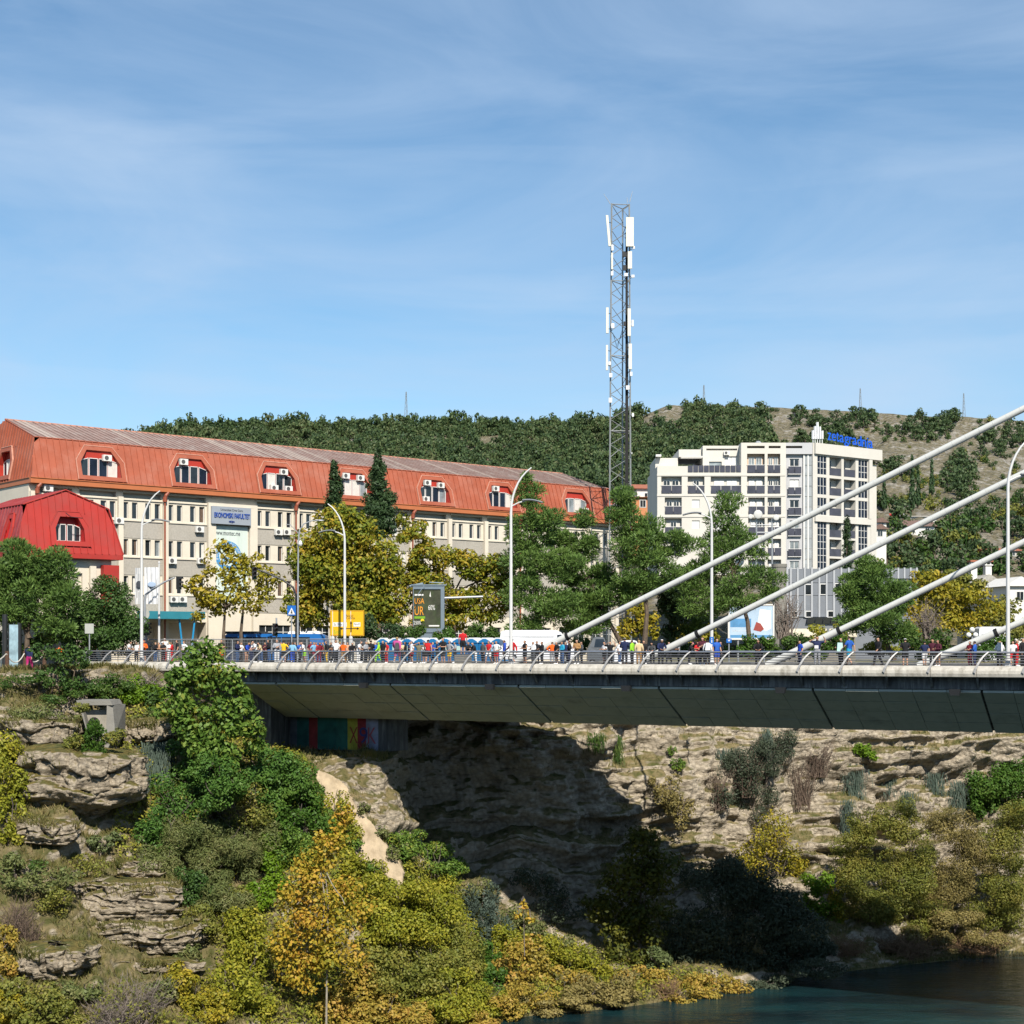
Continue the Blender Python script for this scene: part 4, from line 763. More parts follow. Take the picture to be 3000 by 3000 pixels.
# the narrow middle strip
mz = [465, 612, 757, 903, 1050, 1190]
mb = MB(ZL); mb.wall(AX1, zx(1100), zlow, zz(435), [(zx(1003), zx(1070), zz(y + 100), zz(y), .3) for y in mz], .5, .3, False); mb.wall(AX1, zx(1160), zz(435), ROOF, slots[2:], -.02, .5, False); mb.quad((AX1, -.02, zz(435)), (AX1, .5, zz(435)), (zx(1160), .5, zz(435)), (zx(1160), -.02, zz(435))); mb.quad((AX1, -.02, ROOF), (zx(1160), -.02, ROOF), (zx(1160), 12, ROOF), (AX1, 12, ROOF)); mb.build('middle_wall', APT2, apt)
for y in mz:
    mb = MB(ZL); mb.box(zx(1003), zx(1070), .66, .72, zz(y + 100), zz(y)); wd = mb.build('window', WHITE, apt)
    for x0, x1 in ((1008, 1034), (1039, 1066)): mb = MB(ZL); mb.box(zx(x0), zx(x1), .635, .658, zz(y + 95), zz(y + 5)); mb.build('pane', SHUT if y == 612 else (GLASS2 if y > 900 else GLASS), wd)
    for x0, x1 in ((990, 1034), (1038, 1082)): mb = MB(ZL); mb.box(zx(x0), zx(x1), .1, .16, zz(y + 108), zz(y + 58)); mb.build('balcony_panel', SMOKE, apt)
    mb = MB(ZL); mb.box(zx(988), zx(1084), .1, .495, zz(y + 113), zz(y + 109)); mb.box(zx(988), zx(1084), .08, .18, zz(y + 57), zz(y + 54)); mb.build('balcony_rail', WHITE, apt)
for k in range(11):
    y0 = 440 + k * 74; mb = MB(ZL); mb.box(zx(1104), zx(1160), .3, .38, zz(y0 + 71), zz(y0)); mb.build('stair_glass', mat('stair_glass_grey', (.33, .35, .36), .2, .2, 1, spec=.5), apt)
for x in (1102, 1131, 1163): mb = MB(ZL); mb.box(zx(x) - .1, zx(x) + .1, .2, .29, zlow, zz(437)); mb.build('stair_mullion', WHITE, apt)
# the angled right wing
ZR = Fr(ZL(zx(1160), -.02, 0).xy, (13.2, 9.6)); rx = lambda x: ZR.a(1900 + x / 2.415); RLn = rx(1632)
def rz(x, y): return ZR.z(1900 + x / 2.415, 1150 + y / 2.415)
rows = [(rz(1225, 580), rz(1225, 447)), (rz(1225, 722), rz(1225, 600)), (rz(1225, 866), rz(1225, 744))]
low = [(rz(1320, 1025), rz(1320, 918)), (rz(1320, 1160), rz(1320, 1040)), (rz(1320, 1300), rz(1320, 1175))]
cols = [(rx(1195), rx(1260), 'g'), (rx(1280), rx(1365), 'l'), (rx(1382), rx(1465), 'l'), (rx(1485), rx(1550), 'g')]
hs = []
for a0, a1, kd in cols:
    for z0, z1 in rows: hs.append((a0, a1, z0, z1, 1.1 if kd == 'l' else .2))
    if kd == 'g': hs.append((a0, a1, low[2][0], low[0][1], .2))
    else:
        for z0, z1 in low: hs.append((a0, a1, z0, z1, 1.1))
mb = MB(ZR); mb.wall(.05, rx(1572), low[2][0] - .5, ROOF - .01, hs, 0, 1.5, False); mb.quad((0, 0, ROOF - .01), (RLn, 0, ROOF - .01), (RLn, 12, ROOF - .01), (0, 12, ROOF - .01)); mb.build('wall', APT, apt)
mb = MB(ZR); mb.box(rx(1592), RLn, .5, 9, low[2][0] - 3, ROOF - 2.2); mb.build('end_pier', APT, apt)
mb = MB(ZR); mb.box(rx(1170), RLn + .3, -.35, -.01, rz(1200, 436), ROOF); mb.box(rx(1572), RLn + .3, -.005, 9, rz(1200, 436), ROOF - .02); mb.build('roof_fascia', APT, apt)
mb = MB(ZR); mb.box(rx(1172), rx(1574), -.3, -.01, rows[2][0] - 1.0, rows[2][0] - .15); mb.box(rx(1552), rx(1574), -.3, -.01, rows[2][0] - .1, rz(1200, 436) - .02); mb.build('frame_band', APT, apt)
mb = MB(ZR); mb.box(rx(1576), rx(1590), .6, 4, low[2][0] - 2, ROOF - 2.3); mb.build('stair_glass', _M['stair_glass_grey'], apt)
for a0, a1, kd in cols:
    spans = rows + ([(low[2][0], low[0][1])] if kd == 'g' else low)
    for z0, z1 in spans:
        if kd == 'g':
            nz_ = max(2, round((z1 - z0) / 1.0)); nx_ = 3; w = (a1 - a0) / nx_; h = (z1 - z0) / nz_
            mb = MB(ZR)
            for k in range(nx_ + 1): mb.box(a0 + w * k - .035, a0 + w * k + .035, .05, .12, z0, z1)
            for k in range(nz_ + 1): mb.box(a0, a1, .06, .11, z0 + h * k - .03, z0 + h * k + .03)
            cw = mb.build('curtain_wall', WHITE, apt)
            for k in range(nx_):
                for j in range(nz_): mb = MB(ZR); mb.box(a0 + w * k + .036, a0 + w * (k + 1) - .036, .085, .1, z0 + h * j + .031, z0 + h * (j + 1) - .031); mb.build('pane', GLASS3, cw)
        else:
            mb = MB(ZR); mb.quad((a0, 1.06, z0), (a1, 1.06, z0), (a1, 1.06, z1), (a0, 1.06, z1)); bk = mb.build('loggia_wall', APT, apt)
            mb = MB(ZR); mb.box(a0 + .1, a0 + (a1 - a0) * .55, 0.98, 1.05, z0, z1 - .4); mb.build('window', GLASS, bk)
            mb = MB(ZR); mb.box(a0 + .02, a1 - .02, .08, .14, z0 + .03, z0 + 1.1); mb.build('balcony_panel', SMOKE, apt)
# rooftop sign: five bars and blue letters
RS = lambda px: ZR.a(px, 1.0); yl = ZR.Y(2500, 1.0); zr = lambda px, py: ZR.z(px, py, 1.0)
for px, y0, y1 in ((2381, 1261, 1286), (2387, 1249, 1286), (2394, 1237, 1286), (2401, 1250, 1286), (2408, 1262, 1286)):
    a = RS(px); mb = MB(ZR); mb.box(a - .095, a + .095, .8, 1.1, zr(px, y1), zr(px, y0)); mb.box(a - .03, a + .03, .9, 1.0, ROOF - .05, zr(px, y1) - .01); mb.build('emblem_bar', mat('white_sign_bar', (.82, .82, .82), .4), apt)
body = 'zetagradnja'; lw = [.9, 1.05, .75, 1.1, 1.15, .75, 1.1, 1.15, 1.1, .5, 1.1]; tot = sum(lw); a0, a1 = RS(2424), RS(2557); pos = a0
for ch, w in zip(body, lw):
    ww = (a1 - a0) * w / tot; zb = zr(2424, 1289) - .55 * (pos - a0) / (a1 - a0); hh = {'t': 1.3, 'd': 1.45, 'g': 1.42, 'j': 1.85}.get(ch, 1.05); hh *= 1.02
    dz = -.42 if ch in 'gj' else 0
    lt = text('letter', ch, ZR(pos + .03, 1.0, zb + dz), ZR.u, ww - .16, hh, BLUELET if 0 else mat('bright_blue_letter', (.01, .10, .60), .35, .04), apt, .12)
    mb = MB(ZR); mb.tube([(pos + ww / 2, 1.02, ROOF - .05), (pos + ww / 2, 1.02, zb + .02)], .04, 5); mb.build('letter_post', DARKM, lt); pos += ww
mb = MB(ZL); mb.sphere((zx(800), 3, ROOF + .35), .45, 8, (1, 1, .7)); mb.build('roof_vent', GALV, apt)
mb = MB(ZL); mb.sphere((zx(960), 3, ROOF + .12), .35, 8, (1, 1, .7)); mb.build('roof_vent', WHITE, apt)
# the grey panelled building
gf = Fr(at(2300, HZ, 196).xy, (1, .02)); gx = lambda x: gf.a(2250 + x / 4.293); gz = lambda y: (HZ - 1620 - y / 4.293) / F * 196
GP = mat('grey_metal_panel', (.22, .235, .26), .45, .06, 1, metal=.3); GRIB = mat('pale_grey_rib', (.45, .46, .48), .4, .05, metal=.2)
gry = thing('grey_panelled_building', gf(6, 5, ZP), 'low grey metal panelled building with pale upright ribs below the apartment block', 'building')
ribs = [240, 285, 372, 460, 550, 643, 735, 828, 920, 1013, 1105]; zt, z2, z3, z4 = gz(195), gz(375), gz(535), gz(805)
mb = MB(gf); mb.box(gx(240), gx(1890), .12, 9, ZP, zt - .05); mb.build('wall', GP, gry)
wn = [(470, 545, 400, 522), (660, 728, 395, 518), (845, 912, 388, 515), (935, 1005, 388, 515), (478, 545, 738, 802), (757, 822, 735, 802), (300, 362, 740, 802)]
for x0, x1 in zip(ribs, ribs[1:]):
    for za, zb in ((z2, zt), (z3, z2), (z4, z3)):
        a0, a1 = gx(x0) + .12, gx(x1) - .12; mb = MB(gf); mb.box(a0, a1, -.03, .11, za + .03, zb - .03); mb.build('cladding_panel', GP, gry)
for x in ribs: mb = MB(gf); mb.box(gx(x) - .11, gx(x) + .11, -.14, .11, z4, zt + .12); mb.build('rib', GRIB, gry)
for x0, x1, y0, y1 in wn:
    mb = MB(gf); mb.box(gx(x0) - .12, gx(x1) + .12, -.09, -.035, gz(y1) - .1, gz(y0) + .1); wv = mb.build('window', WHITE, gry); mb = MB(gf); mb.box(gx(x0), gx(x1), -.105, -.092, gz(y1), gz(y0)); mb.build('pane', GLASS, wv)
for k in range(4):
    a0, a1 = gx(490 + 98 * k), gx(490 + 98 * (k + 1)) - .15; mb = MB(gf); mb.hexa([(a0, -.1, gz(890)), (a1, -.1, gz(890)), (a1, .1, gz(890)), (a0, .1, gz(890)), (a0, -1.0, gz(812)), (a1, -1.0, gz(812)), (a1, .1, gz(812)), (a0, .1, gz(812))]); mb.build('skirt_panel', GP, gry)
for k in range(9):
    a0, a1 = gx(1180 + 78 * k), gx(1180 + 78 * (k + 1)) - .25; mb = MB(gf); mb.box(a0, a1, -.05, .11, gz(320), zt); mb.build('cladding_panel', GP, gry)
    mb = MB(gf); mb.box(a1 + .02, a1 + .23, -.14, .11, gz(320), zt + .12); mb.build('rib', GRIB, gry)
mb = MB(); p = at(2283, 1662, 192); mb.lathe((p.x, p.y, ZP), [(.9, 0), (.9, p.z - ZP), (.97, p.z - ZP), (.97, p.z - ZP + .4), (0, p.z - ZP + .4)], 20); tag(mb.build('concrete_turret', CONCO), 'round old concrete turret left of the grey panelled building', 'tower')
# awning roof of a kiosk below it
kz = at(2370, 1850, 165); k_ = thing('kiosk', (kz.x, kz.y, ZP), 'low kiosk with pale slanted awning below the grey panelled building', 'kiosk')
mb = MB(); mb.box(kz.x - 2.5, kz.x + 5, kz.y, kz.y + 4, ZP, kz.z - .6); mb.build('wall', CONCO, k_)
for x0, x1 in ((-2.6, 1.9), (2.2, 5.2)): mb = MB(); mb.hexa([(kz.x + x0 - .4, kz.y - 1.6, kz.z - .6), (kz.x + x1 - .4, kz.y - 1.6, kz.z - .6), (kz.x + x1, kz.y, kz.z + .2), (kz.x + x0, kz.y, kz.z + .2), (kz.x + x0 - .4, kz.y - 1.6, kz.z - .5), (kz.x + x1 - .4, kz.y - 1.6, kz.z - .5), (kz.x + x1, kz.y, kz.z + .3), (kz.x + x0, kz.y, kz.z + .3)]); mb.build('awning', mat('cream_awning', (.55, .50, .38), .7, .2, 2), k_)
# small houses
TILE = mat('terracotta_tiles', (.33, .12, .07), .8, .25, 3); BTILE = mat('brown_tiles', (.17, .11, .09), .8, .2, 3); ORW = mat('orange_render', (.52, .22, .10), .85, .08); STONEW = mat('grey_stone_wall', (.38, .36, .32), .9, .3, 3, bump=.4); HW = mat('white_house_render', (.68, .66, .62), .85, .06)
def house(px, py_eave, Y, wpx, hpx, rpx, label, wm_, rm, ridge_along=True, chim=(), deep=7, skew=0.12):
    u = Vector((1, skew, 0)).normalized(); p = at(px, py_eave, Y); hf = Fr(p.xy, (u.x, u.y)); k = Y / F; w = wpx * k; h = hpx * k; r = rpx * k; ze = p.z
    o = thing('house', hf(w / 2, deep / 2, ze - h), label, 'house'); sp = WL[o.name]
    mb = MB(hf); mb.box(0, w, 0, deep, ze - h - 8, ze); mb.build('wall', wm_, o)
    e = .5; mb = MB(hf)
    if ridge_along:
        mb.hexa([(-e, -e, ze - .1), (w + e, -e, ze - .1), (w + e, deep + e, ze - .1), (-e, deep + e, ze - .1), (-e, deep / 2 - .05, ze + r), (w + e, deep / 2 - .05, ze + r), (w + e, deep / 2 + .05, ze + r), (-e, deep / 2 + .05, ze + r)])
    else:
        mb.hexa([(-e, -e, ze - .1), (w + e, -e, ze - .1), (w + e, deep + e, ze - .1), (-e, deep + e, ze - .1), (w / 2 - .05, -e, ze + r), (w / 2 + .05, -e, ze + r), (w / 2 + .05, deep + e, ze + r), (w / 2 - .05, deep + e, ze + r)])
    ro = mb.build('roof', rm, o)
    nw = max(1, int(w / 3.2))
    for j in range(nw):
        a = w * (j + .5) / nw; zc = ze - min(1.4, h * .5); mb = MB(hf); mb.box(a - .55, a + .55, -.06, -.004, zc - .65, zc + .65); f_ = mb.build('window', WHITE, o); mb = MB(hf); mb.box(a - .45, a - .03, -.08, -.062, zc - .55, zc + .55); mb.box(a + .03, a + .45, -.08, -.062, zc - .55, zc + .55); mb.build('pane', GLASS, f_)
    for cx in chim:
        a = w * cx; zb = ze + r * .4; mb = MB(hf); mb.box(a - .45, a + .45, 2.0, 2.9, ze, zb + 2.0); mb.box(a - .6, a + .6, 1.85, 3.05, zb + 2.0, zb + 2.15); mb.box(a - .4, a - .25, 2.05, 2.85, zb + 2.15, zb + 2.5); mb.box(a + .25, a + .4, 2.05, 2.85, zb + 2.15, zb + 2.5); ch = mb.build('chimney', HW, o)
        mb = MB(hf); mb.box(a - .62, a + .62, 1.82, 3.08, zb + 2.51, zb + 2.75); mb.build('chimney_cap', TILE, ch)
    return o
house(1866, 1430, 262, 62, 60, 17, 'white house with terracotta roof and orange lower wall left of the apartment block', HW, TILE)
house(1845, 1455, 255, 78, 40, 4, 'low orange house wall below the white terracotta roofed house', ORW, TILE)
house(2566, 1529, 300, 32, 20, 13, 'small white house with upper brown roof beside the apartment block', HW, BTILE, False)
house(2560, 1549, 292, 38, 26, 14, 'small white house with lower brown roof beside the apartment block', HW, BTILE, False)
house(2652, 1540, 320, 90, 24, 20, 'brown roofed house below the white curved parapet on the slope', HW, BTILE)
house(2655, 1512, 345, 92, 34, 2, 'white flat roofed terrace house on the slope above the brown roofed house', HW, HW)
house(2898, 1582, 330, 55, 32, 9, 'white house with low reddish roof behind the tall right lamp', HW, TILE)
house(2888, 1612, 312, 110, 14, 10, 'long low outbuilding with red roof under the white hillside house', STONEW, TILE)
house(2928, 1640, 300, 74, 22, 2, 'grey flat roofed house at the right edge of the slope', HW, STONEW)
house(2864, 1705, 215, 66, 90, 22, 'old stone house with two capped white chimneys among yellow trees', STONEW, STONEW, False, (.12, .8))
house(2950, 1715, 205, 80, 70, 26, 'white rendered house with pale gable at the right edge', HW, HW, False)
p = at(2604, 1515, 330); aw = thing('awning', (p.x, p.y, p.z - 3), 'small red and white striped awning on posts above the hillside houses', 'awning')
for k in range(6): mb = MB(); mb.hexa([(p.x + k * .55, p.y - 2, p.z - .3), (p.x + k * .55 + .53, p.y - 2, p.z - .3), (p.x + k * .55 + .53, p.y, p.z + .7), (p.x + k * .55, p.y, p.z + .7), (p.x + k * .55, p.y - 2, p.z - .25), (p.x + k * .55 + .53, p.y - 2, p.z - .25), (p.x + k * .55 + .53, p.y, p.z + .75), (p.x + k * .55, p.y, p.z + .75)]); mb.build('stripe', REDB if k % 2 == 0 else WHITE, aw)
for k in (0, 3.2): mb = MB(); mb.tube([(p.x + k, p.y - 1.9, p.z - 3), (p.x + k, p.y - 1.9, p.z - .3)], .05, 6); mb.build('post', WHITE, aw)
# ---------------------------------------------------------------- telecom mast
MY = 172.0; mk = MY / F
def mp_(px, py, dy=0): p = at(px, py, MY + dy); return p
mast = thing('telecom_mast', (mp_(1818, 1900).x, MY, ZP), 'tall grey steel lattice telecom mast with white panel antennas and a black cable ladder', 'mast')
GALD = mat('mast_steel', (.30, .31, .31), .5, .15, 4, metal=.4)
xl = lambda py: np.interp(py, [595, 1900], [1792, 1783]); xr = lambda py: np.interp(py, [595, 1900], [1844, 1850])
def leg(i, py):
    x = (xl(py), xr(py), (xl(py) + xr(py)) / 2 + 10)[i]; dy = (0, .25, 1.95)[i]; p = at(x, py, MY); return Vector((p.x, MY + dy, p.z))
pyb = HZ - ZP * F / MY
for i in range(3):
    mb = MB(); mb.tube([leg(i, y) for y in (pyb, 1300, 900, 596)], .10 if i != 2 else .09, 6); mb.build('leg', GALD, mast)
for y in (598, 822, 1042, 1262, 1480, 1690):
    for a, b_ in ((0, 1), (1, 2), (2, 0)): mb = MB(); mb.tube([leg(a, y), leg(b_, y)], .055, 5); mb.build('horizontal_strut', GALD, mast)
ys = list(np.arange(600, 1900, 37.0))
for a, b_ in ((0, 1), (1, 2), (2, 0)):
    for k, (y0, y1) in enumerate(zip(ys, ys[1:])):
        i, j = (a, b_) if k % 2 else (b_, a); mb = MB(); mb.tube([leg(i, y0), leg(j, y1)], .042, 4); mb.build('brace', GALD, mast)
mb = MB(); n_ = 60
pa = lambda y, o: at(np.interp(y, [600, 900, 1900], [1836, 1836, 1838]) + o, y, MY + .1)
mb.hexa([pa(pyb, -7) + Vector((0, 0, 0)), pa(pyb, 5), pa(pyb, 5) + Vector((0, .18, 0)), pa(pyb, -7) + Vector((0, .18, 0)), pa(680, -3), pa(680, 3), pa(680, 3) + Vector((0, .18, 0)), pa(680, -3) + Vector((0, .18, 0))]); mb.build('cable_bundle', BLACKR, mast)
ANT = mat('cream_antenna', (.72, .69, .58), .4, .04); ANTW = mat('white_radio_unit', (.72, .72, .72), .4, .04)
def abox(px, py0, py1, wpx, name, m, d=.25, tilt=0, dy=-.45):
    w = wpx * mk; a, b_ = at(px, py1, MY + dy), at(px + tilt, py0, MY + dy); mb = MB()
    P = lambda c, z, q=1: [(c.x - w / 2 * q, c.y - d * q, z), (c.x + w / 2 * q, c.y - d * q, z), (c.x + w / 2, c.y, z), (c.x - w / 2, c.y, z)]
    mb.hexa(P(a, a.z) + P(b_, b_.z)); c = (a + b_) / 2
    o = mb.build(name, m, mast)
    mb = MB(); li = 0 if px < 1815 else 1
    for t_ in (.2, .8): q = a + (b_ - a) * t_; l_ = leg(li, HZ - q.z / mk); mb.tube([(q.x, q.y - .01, q.z), (l_.x, l_.y, l_.z)], .035, 4)
    mb.build('bracket', DARKM, o); return o
for a in ((1845, 638, 723, 22), (1845, 738, 788, 12), (1793, 742, 790, 5), (1779, 902, 977, 7), (1843, 905, 985, 9), (1846, 1008, 1082, 9), (1778, 1012, 1085, 6)): abox(*a, 'panel_antenna', ANT)
abox(1786, 632, 722, 7, 'panel_antenna', ANT, .25, -8)
for a in ((1794, 718, 735, 6), (1793, 792, 808, 7), (1795, 948, 962, 9), (1786, 1060, 1070, 7), (1789, 1094, 1106, 9), (1788, 1166, 1180, 10), (1839, 1130, 1142, 10), (1849, 1090, 1102, 7), (1853, 938, 957, 6), (1854, 806, 814, 9), (1856, 722, 730, 7), (1834, 801, 810, 10)): abox(*a, 'radio_unit', ANTW, .2, 0, -.3)
for a in ((1829, 738, 753, 13), (1832, 778, 793, 13), (1830, 943, 956, 7)): abox(*a, 'dark_radio_unit', DARKM, .25, 0, .1)
for (x0, y0, x1, y1) in ((1788, 597, 1769, 568), (1845, 592, 1853, 560), (1838, 594, 1837, 578)): mb = MB(); mb.tube([mp_(x0, y0), mp_(x1, y1)], [.04, .02], 5); mb.build('whip_antenna', GALD, mast)
for px, py, r in ((1854, 1216, 6), (1851, 1328, 2.5)):
    c = mp_(px, py, -.2); rr = r * mk; mb = MB()
    for k in range(12):
        t0, t1 = k * math.pi / 6, (k + 1) * math.pi / 6; mb.prism([c + Vector((0, -.12, 0)), c + Vector((rr * .6 * math.cos(t0), -.1, rr * math.sin(t0))), c + Vector((rr * .6 * math.cos(t1), -.1, rr * math.sin(t1)))], [c + Vector((0, .1, 0)), c + Vector((rr * .5 * math.cos(t0), .08, rr * .8 * math.sin(t0))), c + Vector((rr * .5 * math.cos(t1), .08, rr * .8 * math.sin(t1)))])
    d_ = mb.build('dish_antenna', ANTW, mast); mb = MB(); l_ = leg(1, py); mb.tube([c, l_], .04, 5); mb.build('bracket', DARKM, d_)
for k in range(3): mb = MB(); pts = [mp_(1795 + k * 2, 975 + k * 5, -.3), mp_(1806 + k, 1010 + 6 * k, -.2), mp_(1822, 985 - 8 * k, -.1), mp_(1834, 960 + k * 10, 0)]; mb.tube(pts, .022, 4); mb.build('loose_cable', BLACKR, mast)
# far masts on the ridge
for i_, (px, y0, y1, lab) in enumerate(((1190, 1148, 1222, 'thin lattice mast on the wooded ridge behind the faculty roof'), (2062, 1128, 1200, 'thin lattice mast on the ridge right above the white apartment block roof'), (2520, 1138, 1222, 'thin lattice mast on the bare ridge above the blue rooftop lettering'), (2823, 1152, 1236, 'thin lattice mast on the bare ridge near the upper stay cable'))):
    Yr = 690; p0, p1 = at(px, y1, Yr), at(px, y0, Yr); m_ = thing('ridge_mast', p0, lab, 'mast', 'masts on the ridge'); H = p1.z - p0.z
    Wd = lambda t: .75 * (1 - t) + .14 * t
    for sx, sy in ((-1, -1), (1, -1), (0, 1)): mb = MB(); mb.tube([(p0.x + sx * Wd(0), Yr + sy * Wd(0), p0.z), (p1.x + sx * Wd(1), Yr + sy * Wd(1), p1.z)], .09, 4); mb.build('leg', GALD, m_)
    mb = MB()
    for k in range(9):
        t0, t1 = k / 9, (k + 1) / 9; s = 1 if k % 2 else -1; mb.tube([(p0.x - s * Wd(t0), Yr - Wd(t0), p0.z + H * t0), (p0.x + s * Wd(t1), Yr - Wd(t1), p0.z + H * t1)], .06, 4)
    mb.build('lattice', GALD, m_)
# ---------------------------------------------------------------- street lamps on both edges of the deck
def lamp(px, w, ytop, sgn, label):
    s = bf.a(px, w); b = Vector(bf(s, w, -1.2)); H = (HZ - ytop) / F * b.y
    o = thing('street_lamp', b, label, 'street lamp', 'white street lamps along the bridge edges'); zt = H; P = lambda dx, z, o_=0: Vector((b.x + dx * sgn, b.y + o_, z))
    zk = H - 3.0
    mb = MB(); pts = [P(0, -1.2), P(0, 2), P(0, zk)]; rr = [.125, .115, .09]
    for k in range(1, 8): an = k / 7 * math.pi * .36; pts.append(P(1.9 * (1 - math.cos(an)) / (1 - math.cos(math.pi * .36)) * .72, zk + 3.0 * math.sin(an) / math.sin(math.pi * .36))); rr.append(.088 - .006 * k)
    mb.tube(pts, rr, 10, False); mb.build('pole', POLEW, o, True)
    mb = MB(); mb.lathe((b.x, b.y, -1.2), [(.22, 0), (.22, .10), (.16, .14), (.14, .5)], 12); mb.build('base', POLEW, o)
    zb = zk + .55
    mb = MB(); mb.tube([P(.08, zb - .1), P(.5, zb + .12), P(.95, zb + .24)], [.05, .045, .05], 6); ar = mb.build('arm', POLEW, o)
    hd = MB(); K = 9; ring = []
    for k in range(K):
        t = k / (K - 1); x = .75 + 1.35 * t; wd = .30 * math.sin(math.pi * min(1, .12 + t * .86)) ** .7 + .02; top = zb + .22 + .16 * math.sin(math.pi * min(1, .25 + .7 * t)) - .05 * t; ring.append([P(x, top - .10 + .02, -wd), P(x, top, -wd * .4), P(x, top, wd * .4), P(x, top - .10 + .02, wd), P(x, top - .13, 0)])
    for r0, r1 in zip(ring, ring[1:]):
        for j in range(5): hd.quad(r0[j], r1[j], r1[(j + 1) % 5], r0[(j + 1) % 5])
    hd.quad(*ring[0]); hd.quad(*ring[-1]); hd.build('lamp_head', mat('lamp_head_grey', (.20, .21, .22), .4, .06), ar)
    mb = MB(); mb.sphere((P(.0, 2.3 + 2.1)), .16, 6, (.7, .7, .7)); mb.build('junction_box', POLEW, o)
    return o
lamp(415, .9, 1438, 1, 'white street lamp in front of the flags and the teal canopy')
lamp(1497, .9, 1370, 1, 'white street lamp in front of the pines at the rear of the white van')
lamp(2953, .9, 1280, 1, 'tall white street lamp near the right edge in front of the cables')
lamp(1010, 15.1, 1476, -1, 'white street lamp in front of the yellow direction sign')
lamp(2085, 15.1, 1415, -1, 'white street lamp with a blue plate crossed by the upper two cables')
# ---------------------------------------------------------------- poles, signals and signs
def signal_head(o, c, u, face, n=3, w=.34):
    """three lights in a dark case; u across, face the way it looks"""
    mb = MB(); h = .33; Z = Vector((0, 0, 1)); q = lambda a, f_, z: c + u * a + face * f_ + Z * z
    mb.hexa([q(-w / 2, -.14, -n * h / 2), q(w / 2, -.14, -n * h / 2), q(w / 2, .12, -n * h / 2), q(-w / 2, .12, -n * h / 2), q(-w / 2, -.14, n * h / 2), q(w / 2, -.14, n * h / 2), q(w / 2, .12, n * h / 2), q(-w / 2, .12, n * h / 2)])
    b = mb.build('signal_head', DARKM, o)
    for k in range(n):
        z = (k - (n - 1) / 2) * h; mb = MB()
        for j in range(5):                # visor
            t0, t1 = math.pi * j / 5, math.pi * (j + 1) / 5; r = .14; mb.hexa([q(r * math.cos(t), f_, z + r * math.sin(t)) + (Z * 0) for t, f_ in ((t0, .12), (t1, .12))] + [q((r - .015) * math.cos(t), f_, z + (r - .015) * math.sin(t)) for t, f_ in ((t1, .12), (t0, .12))] + [q(r * math.cos(t), .36, z + r * math.sin(t)) for t in (t0, t1)] + [q((r - .015) * math.cos(t), .36, z + (r - .015) * math.sin(t)) for t in (t1, t0)])
        mb.build('visor', DARKM, b)
        mb = MB(); mb.prism([q(.11 * math.cos(t * math.pi / 5), .122, z + .11 * math.sin(t * math.pi / 5)) for t in range(10)], [q(.11 * math.cos(t * math.pi / 5), .135, z + .11 * math.sin(t * math.pi / 5)) for t in range(10)]); mb.build('lens', mat(('green_lens', 'amber_lens', 'red_lens')[k % 3], ((.01, .09, .05), (.10, .05, .01), (.09, .01, .01))[k % 3], .2), b)
    return b
X1 = Vector((1, 0, 0)); Y1 = Vector((0, -1, 0))
def pole_with_arm(px, Y, py_arm, arm, hx, hy, label, face):
    b = at(px, HZ, Y); o = thing('traffic_light', (b.x, Y, ZP), label, 'traffic light', 'traffic lights over the road')
    mb = MB(); pts = [at(x, y, Y) for x, y in arm]; mb.tube([(b.x, Y, ZP)] + [tuple(p) for p in pts], [.11] + [.10 - .05 * k / len(pts) for k in range(len(pts))], 8); mb.build('pole', DARKM if face.x < .5 else GALV, o)
    c = at(hx, hy, Y); signal_head(o, c, Vector((face.y, -face.x, 0)) * -1, face); signal_head(o, at(px + 1, 1842, Y) + face * .2, Vector((face.y, -face.x, 0)) * -1, face)
    return o
pole_with_arm(424, 120, 1745, [(424, 1760), (427, 1742), (445, 1728), (480, 1706), (512, 1692)], 524, 1708, 'traffic light on curved arm reaching right from the white flagpoles', Vector((.9, -.43, 0)).normalized())
pole_with_arm(869, 122, 1745, [(869, 1790), (868, 1745), (858, 1720), (830, 1700), (790, 1682), (755, 1668)], 745, 1680, 'traffic light on dark curved arm in front of the yellow tree', Vector((.35, -.93, 0)).normalized())
b = at(810, HZ, 120); o = thing('traffic_light', (b.x, 120, ZP), 'low traffic light on short pole left of the thin dark lamp pole', 'traffic light', 'traffic lights over the road'); mb = MB(); mb.tube([(b.x, 120, ZP), (b.x, 120, at(0, 1810, 120).z)], .07, 7); mb.build('pole', GALV, o); signal_head(o, at(806, 1845, 119.8), Vector((.85, .5, 0)), Vector((.5, -.85, 0)))
b = at(872, HZ, 121.4); o = thing('double_lamp', (b.x, 121.4, ZP), 'thin grey lamp pole with curved arm beside the blue pedestrian sign', 'street lamp')
mb = MB(); mb.tube([(b.x, 121.4, ZP), at(873, 1700, 121.4), at(874, 1590, 121.4), at(877, 1555, 121.4), at(890, 1535, 121.4), at(912, 1526, 121.4), at(930, 1524, 121.4)], [.085, .07, .06, .055, .05, .045, .04], 7); mb.tube([at(874, 1562, 121.4), at(850, 1537, 121.4), at(838, 1536, 121.4)], .03, 5); mb.build('pole', GALV, o)
mb = MB(); p = at(880, 1594, 121.2); mb.lathe(p, [(.05, .28), (.12, .2), (.17, 0), (.12, -.12), (0, -.14)], 10); mb.build('hanging_lamp', WHITE, o)
mb = MB(); p = at(936, 1525, 121.4); mb.sphere(p, .32, 8, (1.2, .5, .25)); mb.build('lamp_head', GALV, o)
SIGNB = mat('sign_blue', (.015, .13, .46), .4, .03); SIGNY = mat('sign_yellow', (.72, .40, .01), .45, .03); SIGNK = mat('sign_black', (.015, .015, .016), .5)
